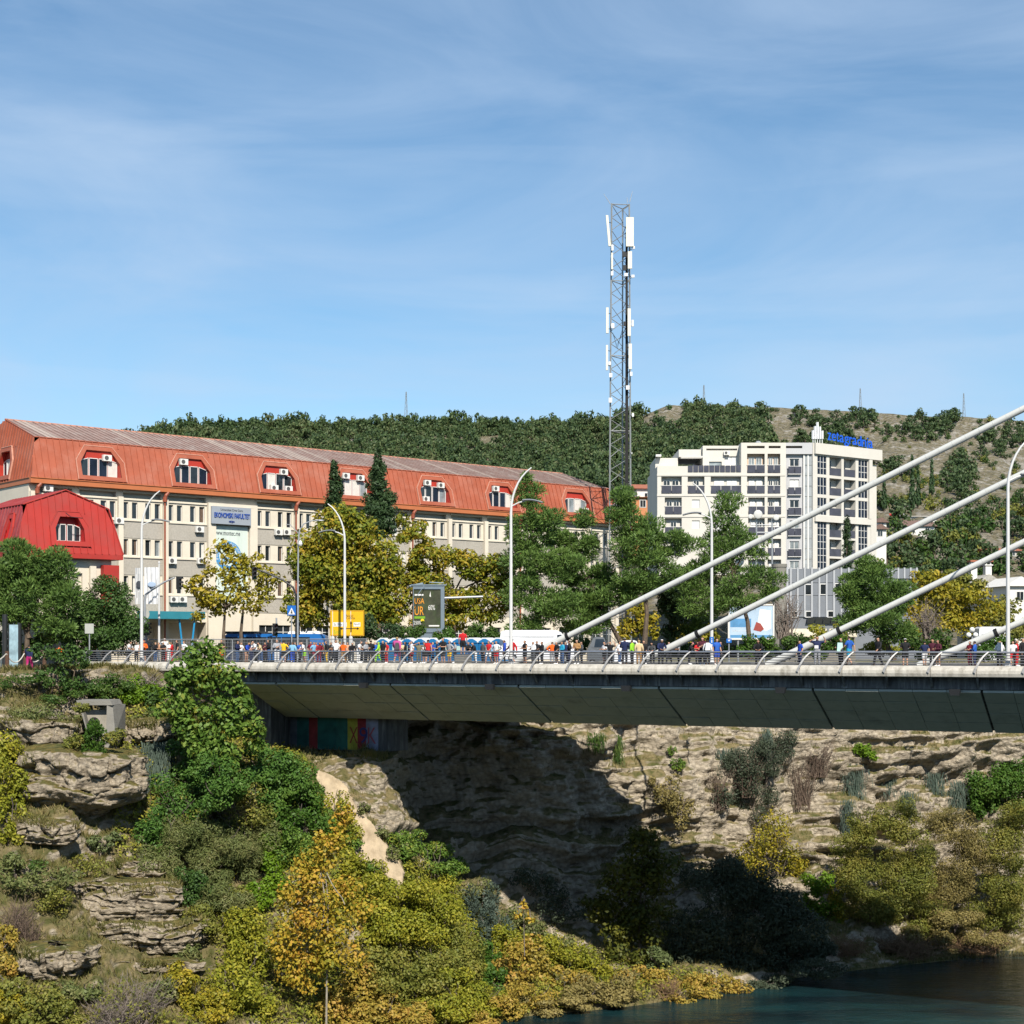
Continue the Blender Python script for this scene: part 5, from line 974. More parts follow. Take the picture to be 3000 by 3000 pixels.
def plate(name, label, x0, y0, x1, y1, Y, m, cat='sign', post=True, posts=None, th=.05, group=None):
    a, b_ = at(x0, y1, Y), at(x1, y0, Y); o = thing(name, ((a.x + b_.x) / 2, Y, ZP), label, cat, group)
    mb = MB(); mb.box(a.x, b_.x, Y - th, Y, a.z, b_.z); pl = mb.build('plate', m, o)
    for px in (posts or ([] if not post else [(x0 + x1) / 2])): p = at(px, HZ, Y + .07); mb = MB(); mb.tube([(p.x, p.y, ZP), (p.x, p.y, b_.z - .05)], .05 if not posts else .16, 8); mb.build('post', GALV if not posts else POLEW, o)
    return o, pl, a, b_
o, pl, a, b_ = plate('pedestrian_sign', 'square blue pedestrian crossing sign with white triangle on the grey pole', 842, 1774, 867, 1803, 121, SIGNB)
w = b_.x - a.x; mb = MB(); e = 121 - .056; mb.prism([(a.x + w * .1, e, a.z + w * .12), (a.x + w * .9, e, a.z + w * .12), (a.x + w * .5, e, a.z + w * .92)], [(a.x + w * .1, e + .005, a.z + w * .12), (a.x + w * .9, e + .005, a.z + w * .12), (a.x + w * .5, e + .005, a.z + w * .92)]); mb.build('triangle', WHITE, pl)
mb = MB(); f_ = lambda x, z: (a.x + w * x, e - .006, a.z + w * z)
mb.tube([f_(.5, .48), f_(.5, .36)], .04, 5); mb.tube([f_(.5, .36), f_(.42, .18)], .022, 5); mb.tube([f_(.5, .36), f_(.6, .18)], .022, 5); mb.tube([f_(.5, .47), f_(.40, .34)], .018, 5); mb.tube([f_(.5, .47), f_(.61, .36)], .018, 5); mb.sphere(f_(.51, .57), .04, 6); mb.build('walking_figure', SIGNK, pl)
o, pl, a, b_ = plate('direction_sign', 'large yellow direction sign with black arrows and town names on two white posts', 967, 1788, 1067, 1863, 127, SIGNY, posts=(975, 1028), th=.08)
w, h = b_.x - a.x, b_.z - a.z; e = 127 - .082; P = lambda x, y: Vector((a.x + w * x, e, b_.z - h * y))
mb = MB()
for q in ((.015, .985, .02, .035), (.015, .985, .965, .98)): mb.box(a.x + w * q[0], a.x + w * q[1], e - .004, e, b_.z - h * q[3], b_.z - h * q[2])
for q in ((.012, .022, .036, .964), (.978, .988, .036, .964)): mb.box(a.x + w * q[0], a.x + w * q[1], e - .004, e, b_.z - h * q[3], b_.z - h * q[2])
mb.build('border', SIGNK, pl)
for body, x, y, ww, hh in (('Nik\u0161i\u0107', .48, .27, .21, .12), ('Cetinje', .48, .38, .25, .13)): text('lettering', body, P(x, y), X1, w * ww, h * hh, SIGNK, pl, .006)
for body, x, y, ww in (('St. Mor.ča', .09, .62, .40), ('Spu\u017e', .69, .62, .20)):
    mb = MB(); mb.box(a.x + w * x, a.x + w * (x + ww), e - .006, e, b_.z - h * (y + .015), b_.z - h * (y - .15)); mb.build('white_panel', WHITE, pl); q = P(x + .02, y - .02); text('lettering', body, q - Vector((0, .006, 0)), X1, w * (ww - .04), h * .11, SIGNK, pl, .005)
mb = MB(); mb.box(a.x + w * .35, a.x + w * .80, e - .008, e - .002, b_.z - h * .73, b_.z - h * .70); mb.box(a.x + w * .60, a.x + w * .635, e - .008, e - .002, b_.z - h * .86, b_.z - h * .731); mb.box(a.x + w * .60, a.x + w * .635, e - .008, e - .002, b_.z - h * .699, b_.z - h * .50)
for tri in (((.58, .52), (.655, .52), (.617, .41)), ((.36, .66), (.36, .77), (.29, .715)), ((.79, .66), (.79, .77), (.86, .715))): mb.prism([P(*q) - Vector((0, .008, 0)) for q in tri], [P(*q) - Vector((0, .002, 0)) for q in tri])
mb.build('arrow', SIGNK, pl)
text('graffiti_lettering', 'BmV', P(.11, .93), X1, w * .22, h * .16, mat('green_spray', (.16, .36, .03), .6), pl, .005)
o, pl, a, b_ = plate('sign_back', 'plain grey back of a small sign on a post by the laurel bush', 249, 1827, 275, 1856, 116, mat('grey_sign_back', (.40, .41, .38), .5))
o, pl, a, b_ = plate('blue_sign', 'small blue road sign with a white mark below the second cable', 2128, 1871, 2143, 1883, 120, SIGNB); mb = MB(); mb.prism([(a.x + .1, 119.94, a.z + .22), (a.x + .2, 119.94, a.z + .08), (a.x + .33, 119.94, a.z + .26)], [(a.x + .1, 119.948, a.z + .22), (a.x + .2, 119.948, a.z + .08), (a.x + .33, 119.948, a.z + .26)]); mb.build('white_mark', WHITE, pl)
o, pl, a, b_ = plate('information_plate', 'narrow blue plate fixed low on the white lamp by the second cable', 2079, 1866, 2091, 1888, 110.3, SIGNB, post=False); mb = MB(); mb.box((a.x + b_.x) / 2 - .03, (a.x + b_.x) / 2 + .03, 110.24, 110.249, a.z + .12, b_.z - .2); mb.box((a.x + b_.x) / 2 - .03, (a.x + b_.x) / 2 + .03, 110.24, 110.249, b_.z - .15, b_.z - .09); mb.build('white_mark', WHITE, pl)
c = at(429, 1799, 121); o = thing('round_sign', (c.x, 121, ZP), 'round pale sign disc seen from behind by the flagpole', 'sign'); mb = MB(); mb.prism([c + Vector((.24 * math.cos(t * math.pi / 8), 0, .36 * math.sin(t * math.pi / 8))) for t in range(16)], [c + Vector((.24 * math.cos(t * math.pi / 8), .04, .36 * math.sin(t * math.pi / 8))) for t in range(16)]); mb.build('disc', mat('grey_sign_back', (.4, .41, .38)), o); mb = MB(); mb.tube([(c.x, 121.09, ZP), (c.x, 121.09, c.z + .2)], .04, 6); mb.build('post', GALV, o)
# billboards
Y = 133; a, b_ = at(1210, 1853, Y), at(1302, 1716, Y); o = thing('billboard', ((a.x + b_.x) / 2, Y, ZP), 'dark green advertising board with orange and white lettering on a grey pedestal', 'billboard')
FRM = mat('blue_grey_frame', (.20, .25, .29), .4, .06, metal=.3); w, h = b_.x - a.x, b_.z - a.z
mb = MB(); mb.box(a.x, b_.x, Y - .1, Y + .3, a.z, a.z + .35); mb.box(a.x, b_.x, Y - .1, Y + .3, b_.z - .3, b_.z); mb.box(b_.x - .32, b_.x, Y - .1, Y + .3, a.z + .351, b_.z - .301); mb.box(a.x, a.x + .06, Y - .1, Y + .3, a.z + .351, b_.z - .301); mb.box(a.x - .15, b_.x + .15, Y - .16, Y + .36, b_.z + .002, b_.z + .12); mb.build('frame', FRM, o)
mb = MB(); mb.box(a.x + .065, b_.x - .325, Y, Y + .2, a.z + .355, b_.z - .305); ps = mb.build('poster', mat('poster_dark_green', (.045, .05, .028), .5, .55, .9, dirt=(.05, .10, .02), dscale=.7, damt=.5), o)
mb = MB(); mb.box((a.x + b_.x) / 2 - .7, (a.x + b_.x) / 2 + .5, Y - .02, Y + .22, ZP, a.z - .003); mb.build('pedestal', FRM, o)
P = lambda x, y: Vector((a.x + .07 + (w - .4) * x, Y - .002, b_.z - .3 - (h - .65) * y)); ORG = mat('print_orange', (.75, .30, .02), .5, .04); GRN = mat('print_green', (.16, .34, .02), .5)
for body, x, y, ww, hh, m_ in (('USA', .03, .37, .36, .14, ORG), ('UR', .03, .66, .34, .22, ORG), ('60%', .54, .53, .25, .13, WHITE), ('250%', .0, .90, .27, .09, WHITE)): text('lettering', body, P(x, y), X1, (w - .4) * ww, (h - .65) * hh, m_, ps, .006)
mb = MB(); q = P(.02, .75); q2 = P(.42, .69); mb.box(q.x, q2.x, Y - .01, Y - .002, q.z, q2.z); mb.build('print_band', GRN, ps)
mb = MB(); mb.sphere(P(.32, .80), .16, 8, (1, .05, 1)); mb.build('print_dot', mat('print_yellow', (.75, .55, .02)), ps)
mb = MB(); mb.box(P(.03, 0).x, P(.36, 0).x, Y - .01, Y - .002, P(0, .165).z, P(0, .125).z); mb.box(P(.56, 0).x, P(.95, 0).x, Y - .01, Y - .002, P(0, .95).z, P(0, .915).z); mb.prism([P(.58, .18), P(.62, .05), P(.64, .2)], [P(.58, .18) - Vector((0, .008, 0)), P(.62, .05) - Vector((0, .008, 0)), P(.64, .2) - Vector((0, .008, 0))]); mb.build('print_mark', WHITE, ps)
mb = MB(); mb.tube([at(1258, 1706, Y), at(1300, 1708, Y), at(1298, 1716, Y)], .05, 6); mb.tube([at(1200, 1718, Y), at(1240, 1710, Y)], .12, 6); mb.tube([at(1245, 1712, Y - .4), at(1222, 1745, Y - 1.2)], .03, 5); mb.build('floodlight_bar', FRM, o)
mb = MB(); mb.tube([(b_.x + .01, Y + .1, at(0, 1752, Y).z), (at(1415, 0, Y).x, Y + .1, at(0, 1748, Y).z)], .10, 8); mb.build('arm', GALV, o)
Y = 152; a, b_ = at(2137, 1870, Y), at(2264, 1774, Y); o = thing('billboard', ((a.x + b_.x) / 2, Y, ZP), 'white framed pale blue advertising board behind the pine trunk', 'billboard'); w, h = b_.x - a.x, b_.z - a.z
mb = MB(); mb.box(a.x, b_.x, Y, Y + .2, a.z, b_.z); ps = mb.build('poster', mat('poster_pale_blue', (.42, .55, .70), .4, .25, .25), o)
mb = MB(); mb.box(a.x - .12, b_.x + .12, Y - .06, Y + .25, a.z - .15, a.z - .003); mb.box(a.x - .12, b_.x + .12, Y - .06, Y + .25, b_.z + .003, b_.z + .15); mb.box(a.x - .15, a.x - .003, Y - .06, Y + .25, a.z - .15, b_.z + .15); mb.box(b_.x + .003, b_.x + .15, Y - .06, Y + .25, a.z - .15, b_.z + .15); mb.build('frame', WHITE, o)
P = lambda x, y: Vector((a.x + w * x, Y - .003, b_.z - h * y)); text('lettering', 'PO\u0160ALJITE NAM', P(.06, .80), X1, w * .38, h * .05, WHITE, ps, .006)
mb = MB(); mb.box(P(.02, 0).x, P(.5, 0).x, Y - .006, Y - .002, P(0, .66).z, P(0, .4).z); mb.box(P(.02, 0).x, P(.98, 0).x, Y - .006, Y - .002, P(0, .985).z, P(0, .90).z); mb.build('print_band', mat('print_blue', (.10, .28, .52), .4, .2), ps)
mb = MB(); mb.prism([P(.55, .75), P(.62, .5), P(.72, .55), P(.8, .72), P(.72, .8)], [q - Vector((0, .006, 0)) for q in (P(.55, .75), P(.62, .5), P(.72, .55), P(.8, .72), P(.72, .8))]); mb.build('print_shape', mat('print_dark_red', (.30, .06, .05)), ps)
mb = MB(); mb.prism([P(.63, .7), P(.7, .1), P(.95, .15), P(.96, .7), P(.85, .78)], [q - Vector((0, .004, 0)) for q in (P(.63, .7), P(.7, .1), P(.95, .15), P(.96, .7), P(.85, .78))]); mb.build('print_shape', mat('print_pale', (.72, .76, .78)), ps)
for x in (.2, .8): q = P(x, 1); mb = MB(); mb.tube([(q.x, Y + .1, ZP), (q.x, Y + .1, a.z - .16)], .1, 6); mb.build('post', GALV, o)
# flags
for i_, (px, y0, x0, x1, lab, lg_) in enumerate(((415, 1650, 397, 416, 'narrow white hanging flag with a dark crest on the left flagpole', 0), (466, 1648, 424, 465, 'wide white hanging flag with a faint round emblem on the right flagpole', 1))):
    Y = 121.5 + i_; p = at(px, y0, Y); o = thing('flagpole', (p.x, Y, ZP), lab, 'flag', 'white flags at the entrance'); mb = MB(); mb.tube([(p.x, Y, ZP), tuple(p)], [.1, .06], 8); mb.sphere(p, .1, 6); mb.build('pole', POLEW, o)
    K = 12; mb = MB(); xa, xb = at(x0, 0, Y).x, at(x1, 0, Y).x; zt_, zb_ = at(0, y0 + 14, Y).z, at(0, 1770, Y).z; g = lambda k, z: (xa + (xb - xa) * k / K, Y - .12 + .09 * math.sin(k * 1.7 + z), z)
    for k in range(K):
        for j in range(6): za, zb2 = zb_ + (zt_ - zb_) * j / 6, zb_ + (zt_ - zb_) * (j + 1) / 6; mb.quad(g(k, za), g(k + 1, za), g(k + 1, zb2), g(k, zb2))
    fl = mb.build('cloth', mat('white_flag_cloth', (.68, .69, .70), .8, .05), o, True)
    c = at((x0 + x1) / 2, 1712, Y - .28); mb = MB(); mb.sphere(c, .34 if lg_ else .22, 10, (1, .06, .6 if lg_ else 1.3)); mb.build('emblem', mat('pale_blue_emblem', (.35, .45, .6)) if lg_ else DARKLET, fl)
# globe lamp
c = at(2848, 1856, 125); o = thing('globe_lamp', (c.x, 125, ZP), 'lamp post with a cluster of three white globes left of the last cable', 'street lamp'); mb = MB(); mb.tube([(c.x, 125, ZP), (c.x, 125, c.z - .25)], .06, 8); mb.build('post', GALV, o)
for dx, dz in ((-.28, -.13), (.28, -.13), (0, .30)): mb = MB(); mb.sphere((c.x + dx, 125, c.z + dz), .22, 10); mb.build('globe', mat('white_globe', (.75, .75, .72), .25), o, True)
# satellite dishes on a small mast before the apartment block
c = at(2222, 1508, 214); o = thing('satellite_dish', at(2216, 1570, 214), 'pale satellite dishes on a frame before the apartment block', 'satellite dish')
for px, py, r in ((2221, 1507, 13), (2199, 1513, 7), (2274, 1516, 9)):
    q = at(px, py, 213.5); rr = r * 213.5 / F; mb = MB(); mb.sphere(q, rr, 14, (1, .22, 1)); mb.build('dish', mat('dish_grey', (.55, .55, .53), .5), o, True)
mb = MB(); mb.tube([at(2216, 1520, 214), at(2216, 1700, 214)], .12, 6); mb.tube([at(2199, 1520, 214), at(2199, 1538, 214), at(2274, 1538, 214), at(2274, 1520, 214)], .09, 6); mb.tube([at(2262, 1520, 214), at(2262, 1700, 214)], .12, 6); mb.tube([at(2216, 1560, 214), at(2262, 1560, 214)], .09, 6); mb.build('frame', GALV, o)
# construction fence
FX = [303, 435, 562, 681, 796, 899, 1000, 1075]; FWm = 11.5
for k, (x0, x1) in enumerate(zip(FX, FX[1:])):
    a0, a1 = bf.a(x0, FWm) + .04, bf.a(x1, FWm) - .04; o = thing('mesh_fence_panel', bf((a0 + a1) / 2, FWm, -1.2), ['first', 'second', 'third', 'fourth', 'fifth', 'sixth', 'seventh'][k] + ' steel mesh fence panel from the left end of the fence row', 'fence', 'steel mesh fence panels behind the crowd')
    zt_, zb_ = .58, -1.1; mb = MB(bf); mb.tube([(a0, FWm, -1.2), (a0, FWm, zt_), (a1, FWm, zt_), (a1, FWm, -1.2)], .04, 6); mb.tube([(a0, FWm, zb_), (a1, FWm, zb_)], .035, 6); mb.build('frame', GALV, o)
    mb = MB(bf); n_ = 26
    for j in range(1, n_): q = a0 + (a1 - a0) * j / n_; mb.box(q - .008, q + .008, FWm - .008, FWm + .008, zb_ + .03, zt_ - .03)
    for j in range(1, 6): z = zb_ + (zt_ - zb_) * j / 6; mb.box(a0 + .03, a1 - .03, FWm - .02, FWm - .01, z - .008, z + .008)
    mb.build('wire_mesh', GALV, o)
    for q in (a0, a1): mb = MB(bf); mb.box(q - .12, q + .12, FWm - .3, FWm + .3, -1.2, -1.08); mb.build('foot_block', CONCO, o)
# rope fence at the top of the left bank
RPT = [(-70, 107), (21, 107), (73, 108.5), (130, 111)]
for k, (px, Y) in enumerate(RPT):
    p = at(px, HZ, Y); o = None; mb = MB(); mb.tube([(p.x, Y, -2.2), (p.x, Y, -.32)], .15, 8); o = mb.build('rope_post', mat('brown_wood_post', (.10, .055, .035), .8, .3, 4)); tag(o, ['wooden rope post beyond the left edge of the grass', 'wooden rope post at the left edge on the grass', 'wooden rope post beside the person in magenta leggings', 'wooden rope post among the saplings'][k], 'post', 'rope fence posts on the left bank'); WL[o.name] = Vector((0, 0, 0))
for k in range(3):
    p, q = at(RPT[k][0], HZ, RPT[k][1]), at(RPT[k + 1][0], HZ, RPT[k + 1][1]); mb = MB(); mb.tube([(p.x + (q.x - p.x) * t, p.y + (q.y - p.y) * t - .16, -.5 - .62 * (1 - (2 * t - 1) ** 2)) for t in np.linspace(0, 1, 11)], .04, 6); o = mb.build('rope', mat('pale_rope', (.55, .52, .46), .9)); tag(o, ['pale rope hanging at the left picture edge', 'pale rope between the two clear wooden posts', 'pale rope running into the saplings'][k], 'rope', 'ropes of the rope fence')
p = at(40, HZ, 112); mb = MB(); mb.box(p.x - .32, p.x + .32, 112, 112.3, ZP - .3, at(0, 1830, 112).z); o = thing('information_pillar', (p.x, 112, ZP), 'tall blue white advertising pillar behind the rope fence', 'pillar'); mb.build('panel', mat('pillar_print', (.28, .40, .46), .4, .5, 1.2), o); mb = MB(); mb.box(p.x - .4, p.x - .33, 112, 112.3, ZP - .3, at(0, 1826, 112).z); mb.box(p.x + .33, p.x + .5, 112, 112.3, ZP - .3, at(0, 1826, 112).z); mb.build('frame', DARKM, o)
p = at(14, HZ, 113.5); mb = MB(); mb.tube([(p.x, 113.5, ZP - .3), (p.x, 113.5, at(0, 1800, 113.5).z)], .2, 8); o = tag(mb.build('dark_pole', DARKM), 'thick dark pole beside the advertising pillar under the stone pine', 'pole')
# the drain outlet in the bank
h_ = hit(275, 2190); Y = h_.y - 2.4; k = Y / F; q = lambda px, py, d=0: at(px, py, Y) + Vector((0, d, 0))
o = thing('drain_outlet_box', q(290, 2180), 'open concrete drain outlet box set into the left bank', 'drain outlet')
mb = MB(); 
mb.hexa([q(232, 2066, 0), q(232, 2066, 2.6), q(222, 2052, 2.6), q(222, 2052, 0), q(330, 2066, 0), q(330, 2066, 2.6), q(322, 2052, 2.6), q(322, 2052, 0)]); mb.build('top_slab', CONCO, o)
mb = MB(); mb.hexa([q(313, 2205, -.35), q(340, 2150, -.2), q(340, 2150, 2.5), q(313, 2205, 2.5), q(313, 2067, 0), q(328, 2067, .2), q(340, 2067, 2.5), q(313, 2067, 2.5)]); mb.build('side_wall', CONCO, o)
mb = MB(); mb.hexa([q(248, 2120, -.05), q(260, 2160, -.1), q(260, 2160, 2.5), q(240, 2120, 2.5), q(232, 2067, 0), q(240, 2067, 0), q(240, 2067, 2.5), q(225, 2067, 2.5)]); mb.build('side_wall', CONCO, o)
mb = MB(); mb.hexa([q(240, 2180, .8), q(313, 2200, .8), q(313, 2200, 1.1), q(240, 2180, 1.1), q(240, 2081, .7), q(313, 2081, .7), q(313, 2081, 1.0), q(240, 2081, 1.0)]); mb.build('back_wall', mat('pale_concrete', (.32, .295, .245), .85, .2), o)
mb = MB(); c = q(268, 2122, .55); mb.prism([c + Vector((.38 * math.cos(t * math.pi / 7), 0, .45 * math.sin(t * math.pi / 7))) for t in range(14)], [c + Vector((.38 * math.cos(t * math.pi / 7), .5, .45 * math.sin(t * math.pi / 7))) for t in range(14)]); mb.build('pipe_mouth', BLACKR, o)
# ---------------------------------------------------------------- vehicles
BUSB = mat('bus_blue', (.012, .13, .42), .3, .04, spec=.6); VANW = mat('van_white', (.74, .75, .77), .3, .03, spec=.6)
Y = 134; x0, x1 = at(652, 0, Y).x, at(955, 0, Y).x; ztop = at(0, 1857, Y).z; bus = thing('city_bus', ((x0 + x1) / 2, Y, ZP), 'blue city bus with black windows passing behind the crowd', 'bus')
mb = MB(); prof_ = [(x0, ZP + .35), (x1, ZP + .35), (x1 + .05, ZP + 1.4), (x1 - .1, ztop - .18), (x1 - .5, ztop), (x0 + .4, ztop), (x0 + .05, ztop - .25), (x0 - .05, ZP + 1.4)]
mb.prism([(x, Y, z) for x, z in prof_], [(x, Y + 2.5, z) for x, z in prof_]); mb.build('body', BUSB, bus)
nwn = 6
for k in range(nwn): a, b_ = x0 + .15 + (x1 - x0 - 1.5) * k / nwn, x0 + .15 + (x1 - x0 - 1.5) * (k + 1) / nwn - .06; mb = MB(); mb.box(a, b_, Y - .03, Y - .004, ZP + 1.15, ztop - .28); mb.build('window', GLASS, bus)
mb = MB(); mb.box(x0 + .1, x0 + 3.6, Y + .2, Y + 2.3, ztop + .003, ztop + .22); mb.build('front_roof_cover', DARKM, bus)
for a in (x0 + 5.6, x0 + 7.0): mb = MB(); mb.hexa([(a, Y + .5, ztop + .003), (a + 1.5, Y + .5, ztop + .003), (a + 1.5, Y + 2, ztop + .003), (a, Y + 2, ztop + .003), (a + .15, Y + .6, ztop + .25), (a + 1.35, Y + .6, ztop + .25), (a + 1.35, Y + 1.9, ztop + .25), (a + .15, Y + 1.9, ztop + .25)]); mb.build('roof_air_unit', WHITE, bus)
for a in (x0 + 2.2, x1 - 2.3):
    mb = MB(); mb.prism([(a + .48 * math.cos(t * math.pi / 8), Y - .02, ZP + .48 + .48 * math.sin(t * math.pi / 8)) for t in range(16)], [(a + .48 * math.cos(t * math.pi / 8), Y + .3, ZP + .48 + .48 * math.sin(t * math.pi / 8)) for t in range(16)]); wh = mb.build('wheel', BLACKR, bus)
    mb = MB(); mb.prism([(a + .27 * math.cos(t * math.pi / 6), Y - .04, ZP + .48 + .27 * math.sin(t * math.pi / 6)) for t in range(12)], [(a + .27 * math.cos(t * math.pi / 6), Y - .021, ZP + .48 + .27 * math.sin(t * math.pi / 6)) for t in range(12)]); mb.build('hub', GALV, wh)
def van(x0, x1, Y, zt_, zb_, label, m, wins=False, d=2.0):
    L_ = x1 - x0; h = zt_ - zb_; o = thing('delivery_van' if not wins else 'parked_car', ((x0 + x1) / 2, Y, zb_), label, 'van' if not wins else 'car')
    if not wins: pr = [(0, .14), (.02, .10), (.98, .10), (1, .2), (1, .40), (.975, .5), (.90, .56), (.79, .93), (.74, .99), (.70, 1), (.08, 1), (.02, .95), (0, .6)]
    else: pr = [(0, .2), (.98, .2), (1, .35), (1, .48), (.95, .58), (.75, .66), (.62, .97), (.55, 1), (.30, 1), (.2, .95), (.06, .68), (0, .6)]
    ins = lambda z: .14 * max(0, (z - .55) / .45); mb = MB(); mb.prism([(x0 + L_ * x, Y + ins(z), zb_ + h * z) for x, z in pr], [(x0 + L_ * x, Y + d - ins(z), zb_ + h * z) for x, z in pr]); mb.build('body', m, o)
    if not wins:
        for z in (.35, .52, .8): mb = MB(); mb.box(x0 + L_ * .04, x0 + L_ * .70, Y + ins(z) - .03, Y + ins(z) + .06, zb_ + h * z, zb_ + h * z + .05); mb.build('side_ridge', m, o)
        mb = MB(); mb.quad(*[(x0 + L_ * x, Y + ins(z) - .012, zb_ + h * z) for x, z in ((.74, .58), (.87, .58), (.795, .86), (.74, .86))]); mb.build('side_window', GLASS, o)
        mb = MB(); mb.quad(*[(x0 + L_ * x + .02, Y + y_, zb_ + h * z + .01) for x, z, y_ in ((.895, .575, .15), (.895, .575, d - .15), (.797, .92, d - .25), (.797, .92, .25))]); mb.build('windscreen', GLASS, o)
        mb = MB(); mb.box(x0 - .02, x0 + .1, Y + .1, Y + .25, zb_ + h * .3, zb_ + h * .5); mb.build('tail_light', REDB, o)
        mb = MB(); mb.box(x1 - .12, x1 + .01, Y + .05, Y + .4, zb_ + h * .30, zb_ + h * .42); mb.build('headlight', GLASS2, o)
    else:
        mb = MB(); mb.quad(*[(x0 + L_ * x, Y + ins(z) - .02, zb_ + h * z) for x, z in ((.24, .66), (.71, .66), (.60, .93), (.30, .93))]); mb.build('side_window', GLASS, o)
        mb = MB(); mb.box(x1 - .1, x1 + .015, Y + .1, Y + .45, zb_ + h * .42, zb_ + h * .52); mb.build('headlight', GLASS2, o)
    for a in (.17, .83):
        r = .34 if not wins else .31; c = x0 + L_ * a; mb = MB(); mb.prism([(c + r * math.cos(t * math.pi / 8), Y - .02, zb_ + r + r * math.sin(t * math.pi / 8)) for t in range(16)], [(c + r * math.cos(t * math.pi / 8), Y + .2, zb_ + r + r * math.sin(t * math.pi / 8)) for t in range(16)]); wh = mb.build('wheel', BLACKR, o)
        mb = MB(); mb.prism([(c + r * .6 * math.cos(t * math.pi / 6), Y - .035, zb_ + r + r * .6 * math.sin(t * math.pi / 6)) for t in range(12)], [(c + r * .6 * math.cos(t * math.pi / 6), Y - .021, zb_ + r + r * .6 * math.sin(t * math.pi / 6)) for t in range(12)]); mb.build('rim', GALV, wh)
    return o
Y = 112; van(at(1463, 0, Y).x, at(1692, 0, Y).x, Y, at(0, 1846, Y).z, -1.2, 'big white delivery van behind the crowd at the foot of the first cable', VANW)
Y = 121; van(at(1800, 0, Y).x, at(1905, 0, Y).x, Y, at(0, 1872, Y).z - .1, ZP, 'silver white car parked under the leaning pine trunk', VANW, True)
Y = 124; van(at(1722, 0, Y).x, at(1800, 0, Y).x, Y, at(0, 1866, Y).z, ZP, 'dark grey car parked left of the leaning pine trunk', mat('car_grey', (.10, .11, .12), .3, .05, spec=.6), True)
Y = 150; van(at(2868, 0, Y).x, at(2990, 0, Y).x, Y, at(0, 1836, Y).z, ZP, 'white delivery van under the yellow trees behind the last cable', VANW)
# portable toilets
TOIB = mat('toilet_blue', (.02, .17, .40), .4, .06); TOIW = mat('toilet_roof_white', (.72, .74, .76), .4, .04)
TW = 21.0; aw_ = bf.a(1103, TW); aend = bf.a(1478, TW); nT = 10; wT = (aend - aw_) / nT
for k in range(nT):
    a0 = aw_ + k * wT + .03; a1 = a0 + wT - .06; ztp = at(0, 1886, bf(a0, TW, 0).y).z + .10
    o = thing('portable_toilet', bf((a0 + a1) / 2, TW + .5, ZP), ['leftmost blue portable toilet of the row, white roofed', 'second blue portable toilet from the left of the row', 'third blue portable toilet from the left of the row', 'fourth blue portable toilet, before the billboard pedestal', 'fifth blue portable toilet, right of the billboard pedestal', 'sixth blue portable toilet, just left of the raised person in red', 'seventh blue portable toilet, behind the raised person in red', 'eighth blue portable toilet, third from the right of the row', 'ninth blue portable toilet, second from the right of the row', 'rightmost blue portable toilet beside the white van'][k], 'portable toilet', 'row of blue portable toilets')
    mb = MB(bf); am = (a0 + a1) / 2; mb.box(a0, a1, TW, TW + 1.1, ZP, ztp); mb.build('cabin', TOIB, o)
    mb = MB(bf); P = [(a0 - .03, ztp + .003), (a1 + .03, ztp + .003), (a1 + .03, ztp + .16), (am + .2, ztp + .40), (am - .2, ztp + .40), (a0 - .03, ztp + .16)]; mb.prism([(a, TW - .06, z) for a, z in P], [(a, TW + 1.16, z) for a, z in P]); ro = mb.build('roof', TOIW, o)
    mb = MB(bf); P = [(a0 + .02, ztp - .02), (a1 - .02, ztp - .02), (a1 - .06, ztp + .1), (am + .14, ztp + .30), (am - .14, ztp + .30), (a0 + .06, ztp + .1)]; mb.prism([(a, TW - .075, z) for a, z in P], [(a, TW - .062, z) for a, z in P]); mb.build('gable_front', TOIB, ro)
    mb = MB(bf); mb.box(a0 + .12, a1 - .12, TW - .05, TW - .004, ZP + .1, ztp - .1); dr = mb.build('door', mat('toilet_door_blue', (.015, .14, .34), .4), o)
    mb = MB(bf); mb.box(am - .22, am + .22, TW - .062, TW - .052, ztp - .78, ztp - .28); mb.build('notice', mat('pale_notice', (.45, .62, .58), .6), dr)
    mb = MB(bf); mb.box(a1 - .24, a1 - .17, TW - .09, TW - .052, ZP + 1.0, ZP + 1.2); mb.build('handle', DARKM, dr)
# ---------------------------------------------------------------- foliage
def leaf_mesh(pos, out, size, asp, rg, up=.35, flop=.6):
    n = len(pos); nr = out + rg.normal(0, flop, (n, 3)); nr[:, 2] += up; nr /= np.linalg.norm(nr, axis=1, keepdims=True) + 1e-9
    t = np.cross(nr, rg.normal(0, 1, (n, 3))); t /= np.linalg.norm(t, axis=1, keepdims=True) + 1e-9; b = np.cross(nr, t)
    s = size * rg.uniform(.65, 1.35, (n, 1)); l = t * s * .5; w = b * s * asp * .5
    V = np.stack([pos - l, pos + w - l * .1, pos + l, pos - w - l * .1], 1).reshape(-1, 3)
    return V, np.arange(n * 4).reshape(n, 4)
def needle_mesh(pos, out, size, asp, rg, up=.5):
    n = len(pos); t = out * .9 + rg.normal(0, .45, (n, 3)); t[:, 2] += up; t /= np.linalg.norm(t, axis=1, keepdims=True) + 1e-9
    b = np.cross(t, rg.normal(0, 1, (n, 3))); b /= np.linalg.norm(b, axis=1, keepdims=True) + 1e-9
    s = size * rg.uniform(.6, 1.3, (n, 1)); l = t * s; w = b * s * asp
    V = np.stack([pos, pos + l * .5 + w, pos + l, pos + l * .5 - w], 1).reshape(-1, 3)
    return V, np.arange(n * 4).reshape(n, 4)
def dirs(n, rg): d = rg.normal(0, 1, (n, 3)); return d / (np.linalg.norm(d, axis=1, keepdims=True) + 1e-9)
